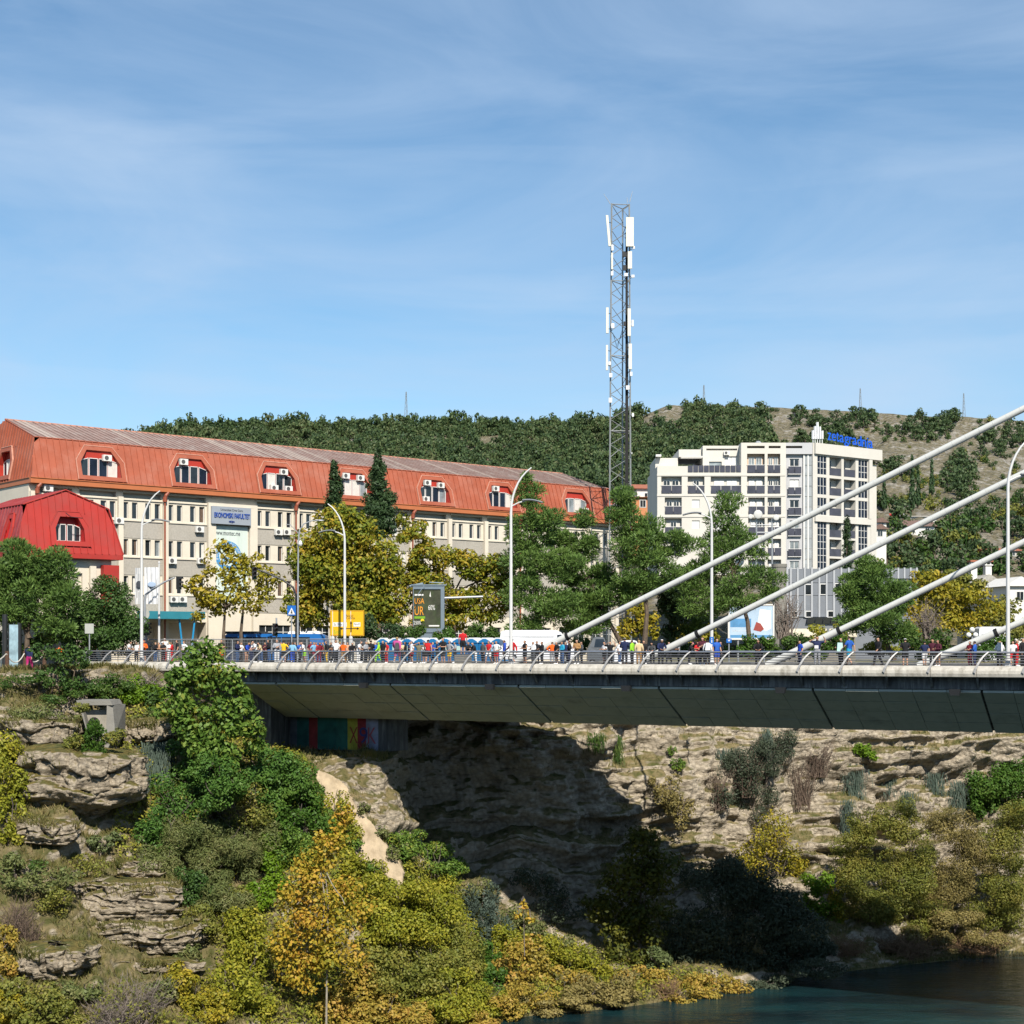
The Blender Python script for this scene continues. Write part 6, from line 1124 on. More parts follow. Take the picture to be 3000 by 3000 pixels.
def lumps(blobs, rg, per=10, sc=.42, flat=1.0):
    """small clumps spread over each big blob, so that a crown has knobs and gaps"""
    out = []
    for (c, r) in blobs:
        d = dirs(per, rg); rad = rg.uniform(.45, .86, (per, 1)); C = np.array(c) + d * rad * np.array(r); q = rg.uniform(.72, 1.25, (per, 1)) * sc
        out.append(np.concatenate([C, np.array(r) * q * np.array([1, 1, flat])], 1))
    return np.concatenate(out)
def sample(L_, n, rg, shell=.55):
    a = (L_[:, 3] * L_[:, 5]) ** 1.0; i = rg.choice(len(L_), n, p=a / a.sum()); d = dirs(n, rg); rad = (shell + (1 - shell) * rg.random((n, 1)) ** .6)
    return L_[i, :3] + d * rad * L_[i, 3:], d
def crown_mesh(blobs, size, asp, cover, sd, kind='leaf', per=10, sc=.42, flat=1.0, up=.35, shell=.5):
    rg = np.random.default_rng(sd); Lm = lumps(blobs, rg, per, sc, flat); area = sum(4 * math.pi * ((r[0] * r[2] + r[0] * r[1] + r[1] * r[2]) / 3) for _, r in blobs)
    la = size * size * asp * (.5 if kind == 'leaf' else .9); n = int(min(30000, max(60, cover * area / la))); pos, d = sample(Lm, n, rg, shell)
    return leaf_mesh(pos, d, size, asp, rg, up) if kind == 'leaf' else needle_mesh(pos, d, size, asp, rg, up)
LP = {
 'chestnut': ((.085, .125, .014), (.155, .19, .018), (.28, .25, .022), (.44, .28, .028)), 'yellow': ((.15, .16, .015), (.28, .25, .022), (.42, .30, .03)),
 'pine': ((.06, .115, .028), (.10, .175, .038), (.15, .23, .052)), 'spruce': ((.028, .056, .022), (.05, .09, .03)), 'laurel': ((.028, .068, .015), (.052, .105, .022), (.08, .135, .03)),
 'orange': ((.17, .18, .018), (.33, .27, .028), (.46, .31, .038), (.42, .22, .035)), 'yellowgreen': ((.14, .17, .016), (.24, .25, .024), (.38, .33, .035)), 'rust': ((.22, .19, .035), (.36, .27, .045), (.43, .25, .06)),
 'ivy': ((.04, .10, .018), (.075, .16, .027), (.12, .21, .038)), 'limey': ((.09, .18, .012), (.17, .27, .016)), 'olive': ((.11, .135, .026), (.185, .195, .036), (.27, .235, .05)), 'brownish': ((.16, .145, .05), (.25, .205, .07), (.31, .25, .09)),
 'willow': ((.050, .070, .042), (.08, .10, .062)), 'scrub2': ((.085, .13, .025), (.18, .205, .028), (.30, .29, .036), (.31, .24, .06)), 'scrub': ((.095, .13, .04), (.15, .175, .055), (.21, .20, .08)), 'bluegrey': ((.07, .10, .08), (.11, .15, .115)), 'bright': ((.035, .085, .012), (.065, .14, .018), (.11, .18, .03)), 'fig': ((.050, .11, .016), (.095, .175, .026), (.145, .23, .038), (.26, .25, .035)),
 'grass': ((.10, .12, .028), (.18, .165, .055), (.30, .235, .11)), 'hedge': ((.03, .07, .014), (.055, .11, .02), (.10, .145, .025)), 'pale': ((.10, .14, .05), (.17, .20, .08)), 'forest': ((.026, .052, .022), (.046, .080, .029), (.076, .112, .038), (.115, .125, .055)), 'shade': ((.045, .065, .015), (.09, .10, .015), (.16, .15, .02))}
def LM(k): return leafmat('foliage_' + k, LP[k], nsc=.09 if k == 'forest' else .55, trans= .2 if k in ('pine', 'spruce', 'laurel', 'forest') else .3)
_sd = [100]
def stems(mb, base, tops, r0, r1=.03, wob=.15, n=5):
    for tp in tops:
        pts = []; b = Vector(base); tp = Vector(tp)
        for j in range(n + 1): q = j / n; p = b.lerp(tp, q); p += Vector((random.uniform(-1, 1), random.uniform(-1, 1), 0)) * wob * math.sin(math.pi * q); p.z = b.z + (tp.z - b.z) * q ** .85; pts.append(tuple(p))
        mb.tube(pts, [r0 + (r1 - r0) * (j / n) ** .7 for j in range(n + 1)], 6, False)
def plant(name, label, cat, blobs, pal, Y=None, size=.25, asp=.6, cover=1.2, kind='leaf', trunk=None, tr=.12, group=None, per=10, sc=.42, flat=1.0, up=.35, deep=.75, part='foliage', bark=None, base=None, fwd=.45, limbs=5, shell=.5):
    """blobs: (px, py, rx, ry) in the photograph, set at distance Y or on the bank where that pixel meets it"""
    _sd[0] += 1; B = []
    if kind == 'leaf' and cat in ('shrub', 'bush') : size *= .8
    for q in blobs:
        px, py, rx, ry = q[:4]
        if Y is None: h = hit(px, py + ry * .55); y_ = h.y - rx * h.y / F * fwd
        else: y_ = Y + (q[4] if len(q) > 4 else 0)
        k = y_ / F; c = at(px, py, y_); g_ = 1.16 if Y is None else 1.0; B.append(((c.x, c.y, c.z), (rx * k * g_, rx * k * deep * g_, ry * k * g_)))
    C0 = B[0][0]
    if base is not None: bp = at(base[0], base[1], Y) if Y is not None else hit(*base); 
    elif Y is not None: bp = Vector((sum(b[0][0] for b in B) / len(B), Y, ZP - .05))
    else: lo = min(B, key=lambda b: b[0][2] - b[1][2]); bp = Vector((lo[0][0], lo[0][1] + lo[1][1] * .4, lo[0][2] - lo[1][2] * .8))
    o = thing(name, bp, label, cat, group)
    V, Fq = crown_mesh(B, size, asp, cover, _sd[0], kind, per, sc, flat, up, shell); V = V - np.array(WL[o.name])
    put(part, npmesh(part, V, Fq), LM(pal), o)
    mb = MB()
    if trunk:
        for t_ in trunk[1:]:
            m2 = MB(); m2.tube([tuple(at(*q, (Y or bp.y) + .2)) for q in t_], [tr * (1 - .6 * i_ / (len(t_) - 1)) for i_ in range(len(t_))], 6); m2.build('trunk', bark or BARK, o)
        t_ = trunk[0]; mb.tube([tuple(at(*q, (Y or bp.y) + .2)) for q in t_], [tr * (1 - .6 * i_ / (len(t_) - 1)) for i_ in range(len(t_))], 7)
        tp = at(*trunk[0][-1], (Y or bp.y)); 
        for b in B[:limbs]: stems(mb, tp, [b[0]], tr * .5, .03, .2)
        mb.build('trunk', bark or BARK, o)
    else:
        for b in B[:limbs]:
            mb = MB(); stems(mb, (b[0][0] + random.uniform(-.2, .2), b[0][1] + b[1][1] * .4, b[0][2] - b[1][2] * .95), [(b[0][0] + random.uniform(-.6, .6) * b[1][0], b[0][1] - .2, b[0][2] + random.uniform(.1, .8) * b[1][2]) for _ in range(3)], .05, .02, .2); mb.build('stem', bark or TWIG, o)
    return o
def twigs(label, blobs, m, n=90, Y=None, leaves=None, lab_cat='bush', droop=.0, name='bare_bush', r=.022, group=None):
    _sd[0] += 1; rd = random.Random(_sd[0]); P = []
    for px, py, rx, ry in blobs:
        if Y is None: h = hit(px, py + ry * .6); y_ = h.y - rx * h.y / F * .3
        else: y_ = Y
        P.append((at(px, py, y_), rx * y_ / F, ry * y_ / F))
    c, rx, rz = P[0]; o = thing(name, c - Vector((0, 0, rz)), label, lab_cat, group); mb = MB()
    for c, rx, rz in P:
        for _ in range(n):
            b = c + Vector((rd.uniform(-.35, .35) * rx, rd.uniform(-.3, .3) * rx, -rz * .95)); a = rd.uniform(0, 6.28); e = rd.uniform(.3, 1); tp = c + Vector((math.cos(a) * rx * e, math.sin(a) * rx * e * .8, rz * rd.uniform(-.3, 1) - droop * rz * e)); md = b.lerp(tp, .5) + Vector((rd.uniform(-.2, .2) * rx, rd.uniform(-.2, .2) * rx, rz * rd.uniform(.0, .35)))
            mb.tube([b, md, tp], [r, r * .75, r * .4], 3, False)
            for _k in range(3): q = md.lerp(tp, rd.uniform(0, .7)); mb.tube([q, q + Vector((rd.uniform(-1, 1), rd.uniform(-1, 1), rd.uniform(-.4, 1))) * rx * .28], [r * .6, r * .3], 3, False)
    mb.build('twig', m, o)
    if leaves:
        V, Fq = crown_mesh([((c.x, c.y, c.z), (rx, rx * .8, rz)) for c, rx, rz in P], .2, .55, leaves[1], _sd[0]); V = V - np.array(WL[o.name]); put('leaf_cluster', npmesh('leaf_cluster', V, Fq), LM(leaves[0]), o)['kind'] = 'stuff'
    return o
def hanging(label, blobs, pal, size=.75):
    _sd[0] += 1; rg = np.random.default_rng(_sd[0]); Vs = []; Fs = []; n0 = 0; first = None
    for px, py, rx, ry in blobs:
        h = hit(px, py); k = h.y / F; n = int(rx * ry * .22) + 60; pos = np.stack([h.x + rg.normal(0, .42, n) * rx * k, h.y - .35 + rg.normal(0, .18, n), (HZ - py) * k + rg.uniform(-.8, 1, n) * ry * k], 1); t = np.stack([rg.normal(.05, .16, n), rg.normal(-.12, .12, n), -np.ones(n)], 1); s = size * rg.uniform(.5, 1.4, (n, 1)); b = np.stack([np.ones(n), rg.normal(0, .5, n), rg.normal(0, .2, n)], 1) * .022
        V = np.stack([pos - b, pos + b, pos + t * s + b * .4, pos + t * s - b * .4], 1).reshape(-1, 3); Vs.append(V); Fs.append(np.arange(n * 4).reshape(n, 4) + n0); n0 += n * 4; first = first or h
    o = thing('hanging_plant', first, label, 'plant'); V = np.concatenate(Vs) - np.array(WL[o.name]); put('foliage', npmesh('foliage', V, np.concatenate(Fs)), LM(pal), o); return o
# grass and low growth over the soft ground of the bank
rg = np.random.default_rng(5); nz_ = np.cross(np.gradient(S, axis=0), np.gradient(S, axis=1)); nz_ /= np.linalg.norm(nz_, axis=2, keepdims=True) + 1e-9; upz = np.abs(nz_[..., 2])
iu = rg.integers(0, NU, 400000); iv = rg.integers(8, NV - 12, 400000); P = S[iu, iv]; pxp = 1500 + F * P[:, 0] / P[:, 1]; pyp = HZ - F * P[:, 2] / P[:, 1]; gn = fbm(P * .22, 3, 77)
left = (pxp < 900) & (pxp > -60); den = np.where(left, np.clip((upz[iu, iv] - .45) * 2.2 + gn * .6, 0, 1), np.clip((upz[iu, iv] - .72) * 2 + gn * .35, 0, .8)); den = np.where(SM[iu, iv] > .2, 0, den); den = np.where((pxp > 1150) & (pxp < 1750) & (pyp < 2700), den * .15, den)
keep = (rg.random(len(P)) < den * .62) & (pyp < 3020) & (pxp < 3080); P = P[keep]; RT = np.concatenate(ROCKTOP); RT = RT[(rg.random(len(RT)) < .3) & (fbm(RT * .5, 3, 66) > -.1)]; P = np.concatenate([P, RT]); n = len(P)
t = rg.normal(0, .45, (n, 3)); t[:, 2] = 1; t[:, 1] -= .3; s = rg.uniform(.14, .5, (n, 1)); b = np.stack([np.ones(n), rg.normal(0, .4, n), np.zeros(n)], 1) * rg.uniform(.018, .045, (n, 1)); P = P - np.array([0, 0, .03])
V = np.stack([P - b, P + b, P + t * s + b * .2, P + t * s - b * .2], 1).reshape(-1, 3)
tag(put('grass', npmesh('grass', V, np.arange(n * 4).reshape(n, 4)), LM('grass')), 'dry grass and weeds covering the soft ground of the bank', None, None, 'stuff')
# a low mass of leaves over the overgrown middle of the bank
iu = rg.integers(0, NU, 300000); iv = rg.integers(6, NV - 14, 300000); P = S[iu, iv]; pxp = 1500 + F * P[:, 0] / P[:, 1]; pyp = HZ - F * P[:, 2] / P[:, 1]; gn = fbm(P * .3, 3, 79)
top_ = np.interp(pxp, [330, 450, 600, 800, 900, 960, 1100, 1200, 1330, 1500, 1700, 1900], [2060, 2060, 2080, 2170, 2240, 2420, 2600, 2520, 2580, 2690, 2780, 2850]); keep = (pxp > 330) & (pxp < 2120) & (pyp > top_) & (pyp < 3030) & (gn > -.35) & ~((pxp < 620) & (pyp > 2540) & (pyp < 2880)) & (rg.random(len(P)) < .75) & (SM[iu, iv] < .2); P = P[keep]; nrm_ = (nn if nn.ndim == 3 else nn)[iu, iv][keep]
P = P + nrm_ * rg.uniform(-.05, .75, (len(P), 1)); ok_ = P[:, 2] > ZW + .35; P = P[ok_]; nrm_ = nrm_[ok_]; V, Fq = leaf_mesh(P, nrm_, .23, .5, rg, .4)
tag(put('undergrowth', npmesh('undergrowth', V, Fq), LM('scrub2')), 'mixed green and ochre undergrowth covering the middle of the bank', None, None, 'stuff')
V, Fq = [], []; n0 = 0  # tall trees out of view, added to cut sky light under the bridge
for k in range(170):
    x = rg.uniform(-170, 220); j = np.interp(x, [o_[0] for o_ in ob], [o_[1] for o_ in ob]) - rg.uniform(9, 46); g_ = np.random.default_rng(900 + k); Lm = np.concatenate([g_.normal(0, 2.3, (14, 2)), g_.uniform(2.5, 18, (14, 1)), g_.uniform(1.9, 3.4, (14, 3))], 1); pos, d_ = sample(Lm, 260, g_, .6); v_, f_2 = leaf_mesh(pos + np.array([x, j, -1.8]), d_, 1.7, .7, g_, .4); V.append(v_); Fq.append(f_2 + n0); n0 += len(v_)
tag(put('sky_block_woods', npmesh('sky_block_woods', np.concatenate(V), np.concatenate(Fq)), LM('forest')), 'unseen trees added along the near side of the gorge to block sky light', None, None, 'stuff')
# --- the left bank
plant('fig_tree', 'lush green broad leaved tree rising before the left end of the bridge railing', 'tree', [(600, 1925, 62, 58), (555, 1990, 80, 60), (640, 1985, 78, 66), (520, 2060, 66, 55), (620, 2085, 76, 60), (720, 2110, 66, 55), (660, 2160, 88, 52), (590, 2180, 66, 60), (745, 2150, 48, 46), (700, 2050, 50, 50), (640, 2220, 76, 56), (560, 2110, 60, 60)], 'fig', Y=103, size=.36, asp=.62, cover=.95, trunk=[((640, 2330), (630, 2200), (610, 2050))], tr=.2, per=14, part='crown', fwd=.5)
plant('ivy_shrub', 'dark green ivy covered shrub below the broad leaved tree', 'shrub', [(560, 2230, 66, 70), (600, 2290, 80, 60), (660, 2250, 80, 60)], 'ivy', size=.26, cover=1.1)
plant('ivy_shrub', 'green vine shrub directly under the left end of the girder', 'shrub', [(770, 2240, 110, 62), (850, 2280, 80, 60), (720, 2290, 90, 60)], 'ivy', size=.26, cover=1.15)
plant('ivy_shrub', 'green bush reaching toward the bare sand slope', 'shrub', [(880, 2340, 66, 62), (900, 2420, 62, 62), (840, 2400, 66, 60)], 'bright', size=.27, cover=1.1)
plant('shrub', 'yellow tinged green bush above the orange sycamore', 'shrub', [(800, 2420, 72, 70), (850, 2490, 70, 60)], 'fig', size=.27)
twigs('tangle of grey bare branches in the middle of the left bank', [(620, 2310, 130, 70), (700, 2370, 110, 80), (540, 2390, 100, 80)], TWIG, 46, leaves=('olive', .5))
plant('shrub', 'grey green scrub under the tangle of bare branches', 'shrub', [(520, 2440, 100, 70), (640, 2470, 110, 66), (730, 2430, 80, 66), (450, 2520, 86, 54)], 'scrub', size=.30, asp=.22, cover=1.1)
plant('shrub', 'dull green scrub to the right of the grey rock', 'shrub', [(690, 2530, 80, 60), (610, 2540, 80, 54), (660, 2640, 80, 50)], 'scrub', size=.30, asp=.22, cover=1.0)
plant('shrub', 'round dark green bush above the layered pale rock shelves', 'shrub', [(560, 2600, 62, 58), (610, 2630, 50, 46)], 'laurel', size=.22, cover=1.2)
plant('shrub', 'bright green upright bush beside the orange sycamore', 'shrub', [(785, 2510, 48, 56), (800, 2580, 44, 62), (760, 2630, 40, 46)], 'limey', size=.26)
plant('conifer_bush', 'small dense green conifer bush in front of the concrete drain outlet', 'bush', [(280, 2150, 36, 40), (278, 2205, 36, 40), (285, 2245, 28, 25)], 'bright', Y=hit(280, 2230).y - 4.4, base=(280, 2260), size=.22, asp=.2, kind='needle', cover=1.5)
plant('shrub', 'tall yellow green bush cut by the left picture edge', 'shrub', [(20, 2215, 60, 62), (10, 2300, 66, 76), (25, 2390, 50, 66), (30, 2450, 36, 34)], 'yellowgreen', size=.28, cover=1.1)
plant('sapling', 'clump of thin stemmed saplings before the rope fence', 'sapling', [(120, 1905, 40, 30), (170, 1935, 52, 40), (225, 1925, 44, 36), (140, 1985, 40, 36), (200, 1990, 40, 34)], 'laurel', Y=106, size=.25, cover=.65, trunk=[((112, 2060), (115, 1990), (122, 1910)), ((150, 2060), (155, 1990), (170, 1930)), ((175, 2070), (170, 1990), (160, 1930)), ((205, 2040), (215, 1990), (225, 1925))], tr=.07, limbs=2)
plant('shrub', 'green bushes along the grass edge under the left railing', 'shrub', [(260, 2005, 60, 36), (330, 2015, 50, 30), (290, 2035, 50, 26)], 'hedge', size=.22, cover=.9)
plant('shrub', 'rounded yellow green bush below the parapet by the broad leaved tree', 'shrub', [(420, 2010, 56, 40), (380, 2035, 40, 30), (455, 2035, 40, 34)], 'limey', size=.22, cover=1.1)
plant('shrub', 'dark bushes in the gap beneath the left end of the parapet', 'shrub', [(470, 2075, 50, 50), (500, 2120, 46, 50)], 'laurel', size=.25)
twigs('thin leafless brush hanging under the left parapet', [(340, 1992, 60, 20), (440, 1985, 60, 20)], TWIG, 26)
hanging('blue grey grass hanging from the ledge beside the black hollow', [(455, 2260, 50, 90), (415, 2290, 36, 70), (490, 2220, 26, 60)], 'bluegrey')
plant('weed_patch', 'pale green spurge patch on the grass below the black hollow', 'plant', [(295, 2470, 38, 26), (330, 2455, 24, 18)], 'pale', size=.18, cover=1)
plant('weed_patch', 'small green tuft on the ledge at the left edge of the bank', 'plant', [(190, 2225, 34, 12), (110, 2530, 36, 16)], 'hedge', size=.16, cover=.7)
plant('sycamore_tree', 'slender sycamore with orange autumn leaves and pale trunk', 'tree', [(930, 2560, 88, 80), (870, 2650, 80, 76), (1010, 2650, 90, 76), (940, 2720, 100, 70), (840, 2760, 70, 66), (1000, 2800, 80, 66), (900, 2850, 90, 66), (960, 2480, 56, 62), (1000, 2410, 44, 62)], 'orange', Y=95.5, size=.24, asp=.75, cover=.62, trunk=[((955, 3060), (958, 2850), (962, 2640), (950, 2540))], tr=.075, bark=BARKL, part='crown', per=15)
plant('shrub', 'yellow green climbing bush by the top of the orange sycamore', 'shrub', [(980, 2360, 44, 56), (1010, 2440, 44, 50), (950, 2440, 50, 50)], 'yellowgreen', size=.26, cover=.9)
plant('shrub', 'broad yellow green bush right of the orange sycamore', 'shrub', [(1180, 2640, 92, 66), (1280, 2690, 90, 66), (1180, 2740, 100, 66), (1110, 2690, 66, 66), (1300, 2620, 60, 46)], 'yellowgreen', size=.27, cover=1.0, per=13)
plant('shrub', 'green vine bush at the lower edge of the bare sand slope', 'shrub', [(1190, 2480, 64, 46), (1270, 2510, 76, 50), (1330, 2560, 44, 40)], 'fig', size=.25)
plant('shrub', 'silver green broom bush left of the deep shadow', 'shrub', [(1410, 2650, 42, 66), (1440, 2720, 50, 66)], 'bluegrey', size=.3, asp=.14, kind='needle', cover=.9)
plant('shrub', 'bright green bush between yellow and orange shrubs', 'shrub', [(1430, 2810, 42, 50), (1450, 2870, 36, 46)], 'bright', size=.25)
plant('shrub', 'low orange leaved bush under the bare sapling', 'shrub', [(1540, 2800, 70, 52), (1500, 2860, 60, 42), (1600, 2850, 50, 40)], 'rust', size=.3, asp=.8, cover=.95)
plant('sapling', 'thin nearly bare sapling against the deep shadow', 'sapling', [(1535, 2650, 18, 22), (1555, 2690, 26, 18), (1515, 2680, 16, 14)], 'orange', Y=102, size=.3, cover=.35, trunk=[((1537, 2800), (1535, 2720), (1533, 2625))], tr=.035, limbs=3, bark=TWIG)
plant('shrub', 'ochre green riverside bush below the yellow green bush', 'shrub', [(1130, 2850, 100, 66), (1260, 2830, 100, 66), (1230, 2910, 100, 50)], 'olive', size=.26, cover=.95, per=13)
plant('shrub', 'rust and yellow bush at the bottom of the sycamore', 'shrub', [(1060, 2900, 80, 66), (1000, 2960, 80, 60), (1130, 2960, 80, 50)], 'rust', size=.28, asp=.75, per=13)
plant('shrub', 'yellow green bush over the water left of the dry branches', 'shrub', [(1340, 2900, 80, 56), (1420, 2930, 70, 44), (1300, 2960, 80, 40)], 'yellowgreen', size=.25)
plant('shrub', 'ochre brush hanging over the water under the orange bush', 'shrub', [(1560, 2910, 80, 40), (1660, 2880, 70, 46), (1480, 2950, 60, 36)], 'rust', size=.25, cover=.8)
plant('shrub', 'yellow leaved bush right of the orange bush', 'shrub', [(1670, 2800, 70, 40), (1740, 2830, 60, 40), (1620, 2790, 40, 36)], 'yellowgreen', size=.25, cover=.9)
plant('shrub', 'olive riverside bush beside the dry branches', 'shrub', [(1780, 2880, 70, 46), (1720, 2920, 60, 40)], 'brownish', size=.25, cover=.8)
plant('shrub', 'pale green bush at the water edge in the shade', 'shrub', [(1930, 2815, 40, 32), (1965, 2790, 24, 22)], 'pale', size=.28)
plant('shrub', 'yellow green bush at the bottom left of the sycamore', 'shrub', [(690, 2720, 72, 80), (730, 2820, 70, 80), (680, 2900, 80, 70), (760, 2930, 60, 60)], 'yellowgreen', size=.27, cover=1.0, per=13)
plant('shrub', 'golden yellow bush at the bottom centre left', 'shrub', [(560, 2900, 62, 52), (610, 2960, 62, 46), (520, 2860, 40, 36)], 'yellow', size=.25)
twigs('grey leafless bush at the bottom left', [(400, 2930, 130, 80), (330, 2980, 100, 60)], TWIG, 110, leaves=('olive', .12))
twigs('reddish brown leafless bush at the left edge of the bank', [(50, 2690, 70, 66), (90, 2740, 50, 50)], TWIGP, 80)
plant('shrub', 'orange leaved bush at the left edge under the leafless bush', 'shrub', [(10, 2760, 46, 50), (20, 2830, 36, 36)], 'rust', size=.28)
plant('shrub', 'green bush in the bottom left corner', 'shrub', [(120, 2950, 90, 60), (40, 2900, 60, 50), (210, 2980, 60, 40)], 'olive', size=.24, cover=.9)
plant('shrub', 'yellow bush touching the bottom left corner', 'shrub', [(20, 2960, 50, 50)], 'yellow', size=.26)
plant('ivy_shrub', 'ivy mound in front of the trunk of the broad leaved tree', 'shrub', [(640, 2300, 80, 70), (600, 2250, 60, 50), (690, 2290, 60, 56)], 'ivy', Y=101.5, base=(640, 2360), size=.26, cover=1.2)
plant('shrub', 'dense green undergrowth between the tree and the grey rock', 'shrub', [(500, 2350, 70, 70), (470, 2440, 66, 66), (560, 2370, 66, 60)], 'ivy', size=.24, cover=.9)
plant('shrub', 'olive scrub below the dark green round bush', 'shrub', [(640, 2700, 66, 50), (560, 2700, 60, 44), (690, 2640, 50, 50)], 'olive', size=.24, cover=.9)
plant('shrub', 'ochre yellow bush filling the gap below the sand slope', 'shrub', [(1060, 2610, 76, 60), (1110, 2560, 56, 50), (1030, 2540, 50, 50)], 'yellowgreen', size=.27, cover=1.0)
plant('shrub', 'rust olive shrub between the broad yellow bush and the broom', 'shrub', [(1350, 2760, 76, 60), (1330, 2830, 70, 50)], 'olive', size=.25)
plant('shrub', 'yellow green creeper on the sunlit edge under the broom', 'shrub', [(1470, 2760, 46, 40), (1500, 2800, 40, 36), (1560, 2770, 40, 30)], 'yellowgreen', size=.24, cover=.9)
plant('shrub', 'ochre bank growth at the very bottom centre', 'shrub', [(1180, 2980, 90, 40), (1400, 2985, 70, 26), (1050, 2990, 80, 40)], 'rust', size=.26)
plant('shrub', 'brown green brush along the water under the yellow leaved bush', 'shrub', [(1580, 2945, 70, 26), (1820, 2920, 60, 26), (1700, 2935, 70, 24)], 'brownish', size=.24)
plant('shrub', 'green weeds under the left railing end', 'shrub', [(60, 2000, 70, 22), (190, 2040, 60, 26)], 'hedge', size=.2, cover=.5)
plant('shrub', 'green brush on the slope left of the yellow green bush', 'shrub', [(160, 2640, 60, 40), (250, 2540, 60, 30)], 'olive', size=.2, cover=.5)
plant('shrub', 'grey green creeper along the sunlit lip of the bank beside the deep shadow', 'shrub', [(1400, 2600, 50, 46), (1490, 2690, 50, 36), (1570, 2730, 50, 32), (1640, 2760, 46, 26)], 'scrub', size=.26, cover=.9)
plant('shrub', 'ochre scrub on the tip of the bank behind the driftwood', 'shrub', [(1860, 2860, 60, 30), (1950, 2870, 60, 26), (2050, 2870, 60, 26)], 'rust', size=.26, cover=.9)
plant('shrub', 'pale green scrub on the slope under the layered rock shelves', 'shrub', [(250, 2900, 70, 36), (560, 2800, 50, 36), (480, 2900, 60, 36)], 'scrub', size=.24, cover=.9)
plant('shrub', 'dry green scrub left of the wide layered shelf', 'shrub', [(80, 2590, 70, 40), (190, 2580, 60, 30), (30, 2540, 50, 36)], 'scrub', size=.24, cover=.7)
plant('shrub', 'thin scrub on the ledges above the big overhanging rock', 'shrub', [(100, 2090, 80, 24), (200, 2110, 50, 18), (430, 2100, 50, 20)], 'scrub', size=.22, cover=.6)
plant('shrub', 'low scrub growing round the foot of the concrete drain outlet', 'shrub', [(225, 2170, 44, 26), (345, 2165, 40, 30), (240, 2070, 34, 18)], 'olive', Y=hit(280, 2230).y - 4.0, base=(250, 2200), size=.2, cover=.8)
plant('shrub', 'rust brush covering the low spit at the water edge', 'shrub', [(2060, 2905, 60, 24), (2140, 2890, 50, 24), (1990, 2925, 40, 18)], 'rust', size=.24, cover=.9)
plant('shrub', 'thin green bushes growing over the left side of the sand chute', 'shrub', [(925, 2320, 26, 26), (960, 2390, 34, 26), (1020, 2470, 34, 24), (1090, 2545, 34, 24)], 'fig', size=.24, cover=.8)
plant('shrub', 'small scrub on the right lip of the sand chute', 'shrub', [(1062, 2370, 22, 18), (1120, 2440, 26, 18), (1150, 2500, 24, 20)], 'scrub', size=.22, cover=.8)
# --- right bank below the bridge
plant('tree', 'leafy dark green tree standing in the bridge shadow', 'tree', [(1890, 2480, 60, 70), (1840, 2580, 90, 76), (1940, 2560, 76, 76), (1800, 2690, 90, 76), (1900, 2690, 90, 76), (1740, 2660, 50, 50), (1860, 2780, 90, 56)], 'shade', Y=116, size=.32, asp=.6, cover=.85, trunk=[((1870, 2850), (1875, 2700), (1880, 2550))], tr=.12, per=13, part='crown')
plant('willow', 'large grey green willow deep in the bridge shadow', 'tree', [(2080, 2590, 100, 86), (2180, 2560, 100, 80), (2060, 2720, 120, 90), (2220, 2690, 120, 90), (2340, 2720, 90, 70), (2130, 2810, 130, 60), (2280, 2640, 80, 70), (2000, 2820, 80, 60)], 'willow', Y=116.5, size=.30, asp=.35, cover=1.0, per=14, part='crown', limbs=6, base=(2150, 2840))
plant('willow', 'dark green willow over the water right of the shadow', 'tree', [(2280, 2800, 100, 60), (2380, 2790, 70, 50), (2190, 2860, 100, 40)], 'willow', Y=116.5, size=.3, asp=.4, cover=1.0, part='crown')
plant('shrub', 'bush with yellow leaves climbing the pale cliff at the shadow edge', 'shrub', [(2260, 2440, 60, 60), (2230, 2510, 66, 50), (2310, 2530, 50, 60), (2200, 2560, 40, 40)], 'yellow', size=.26, cover=.45, per=14)
twigs('thin branched bush with yellow leaves before the cliff', [(2260, 2500, 90, 110)], TWIG, 40, leaves=('yellow', .1))
plant('shrub', 'bright yellow green bush near the middle of the right bank', 'shrub', [(2390, 2590, 50, 46), (2420, 2650, 56, 56), (2440, 2700, 40, 30), (2360, 2650, 30, 40)], 'limey', Y=125, size=.28, cover=1.1)
plant('shrub', 'golden leaved bush beside the bright yellow green bush', 'shrub', [(2445, 2620, 24, 40), (2460, 2680, 30, 36)], 'yellow', Y=124.5, size=.28)
BIG = 'large olive bushes on the right bank'
plant('bush', 'large olive bush left of the group on the right bank', 'bush', [(2500, 2480, 66, 60), (2540, 2420, 60, 50), (2520, 2570, 86, 76), (2560, 2660, 90, 66)], 'olive', Y=125, size=.24, asp=.4, cover=1.15, per=16, group=BIG)
plant('bush', 'tallest olive bush in the middle of the right bank', 'bush', [(2630, 2400, 70, 60), (2660, 2490, 90, 80), (2650, 2590, 90, 80), (2690, 2690, 90, 60)], 'olive', Y=126, size=.24, asp=.4, cover=1.15, per=16, group=BIG)
plant('bush', 'brownish thin leaved bush right of the tallest olive bush', 'bush', [(2780, 2420, 80, 60), (2830, 2520, 90, 80), (2770, 2610, 80, 70)], 'brownish', Y=127.5, size=.22, asp=.4, cover=1.0, per=16, group=BIG)
plant('bush', 'olive brown bush at the right picture edge', 'bush', [(2930, 2480, 90, 70), (2960, 2580, 90, 86), (2900, 2680, 100, 66), (2990, 2400, 60, 60)], 'olive', Y=128, size=.24, asp=.4, cover=1.1, per=16, group=BIG)
plant('bush', 'low ochre bush at the right water edge', 'bush', [(2800, 2690, 80, 50), (2720, 2740, 80, 36), (2880, 2740, 80, 36)], 'brownish', Y=125, size=.24, asp=.5, group=BIG)
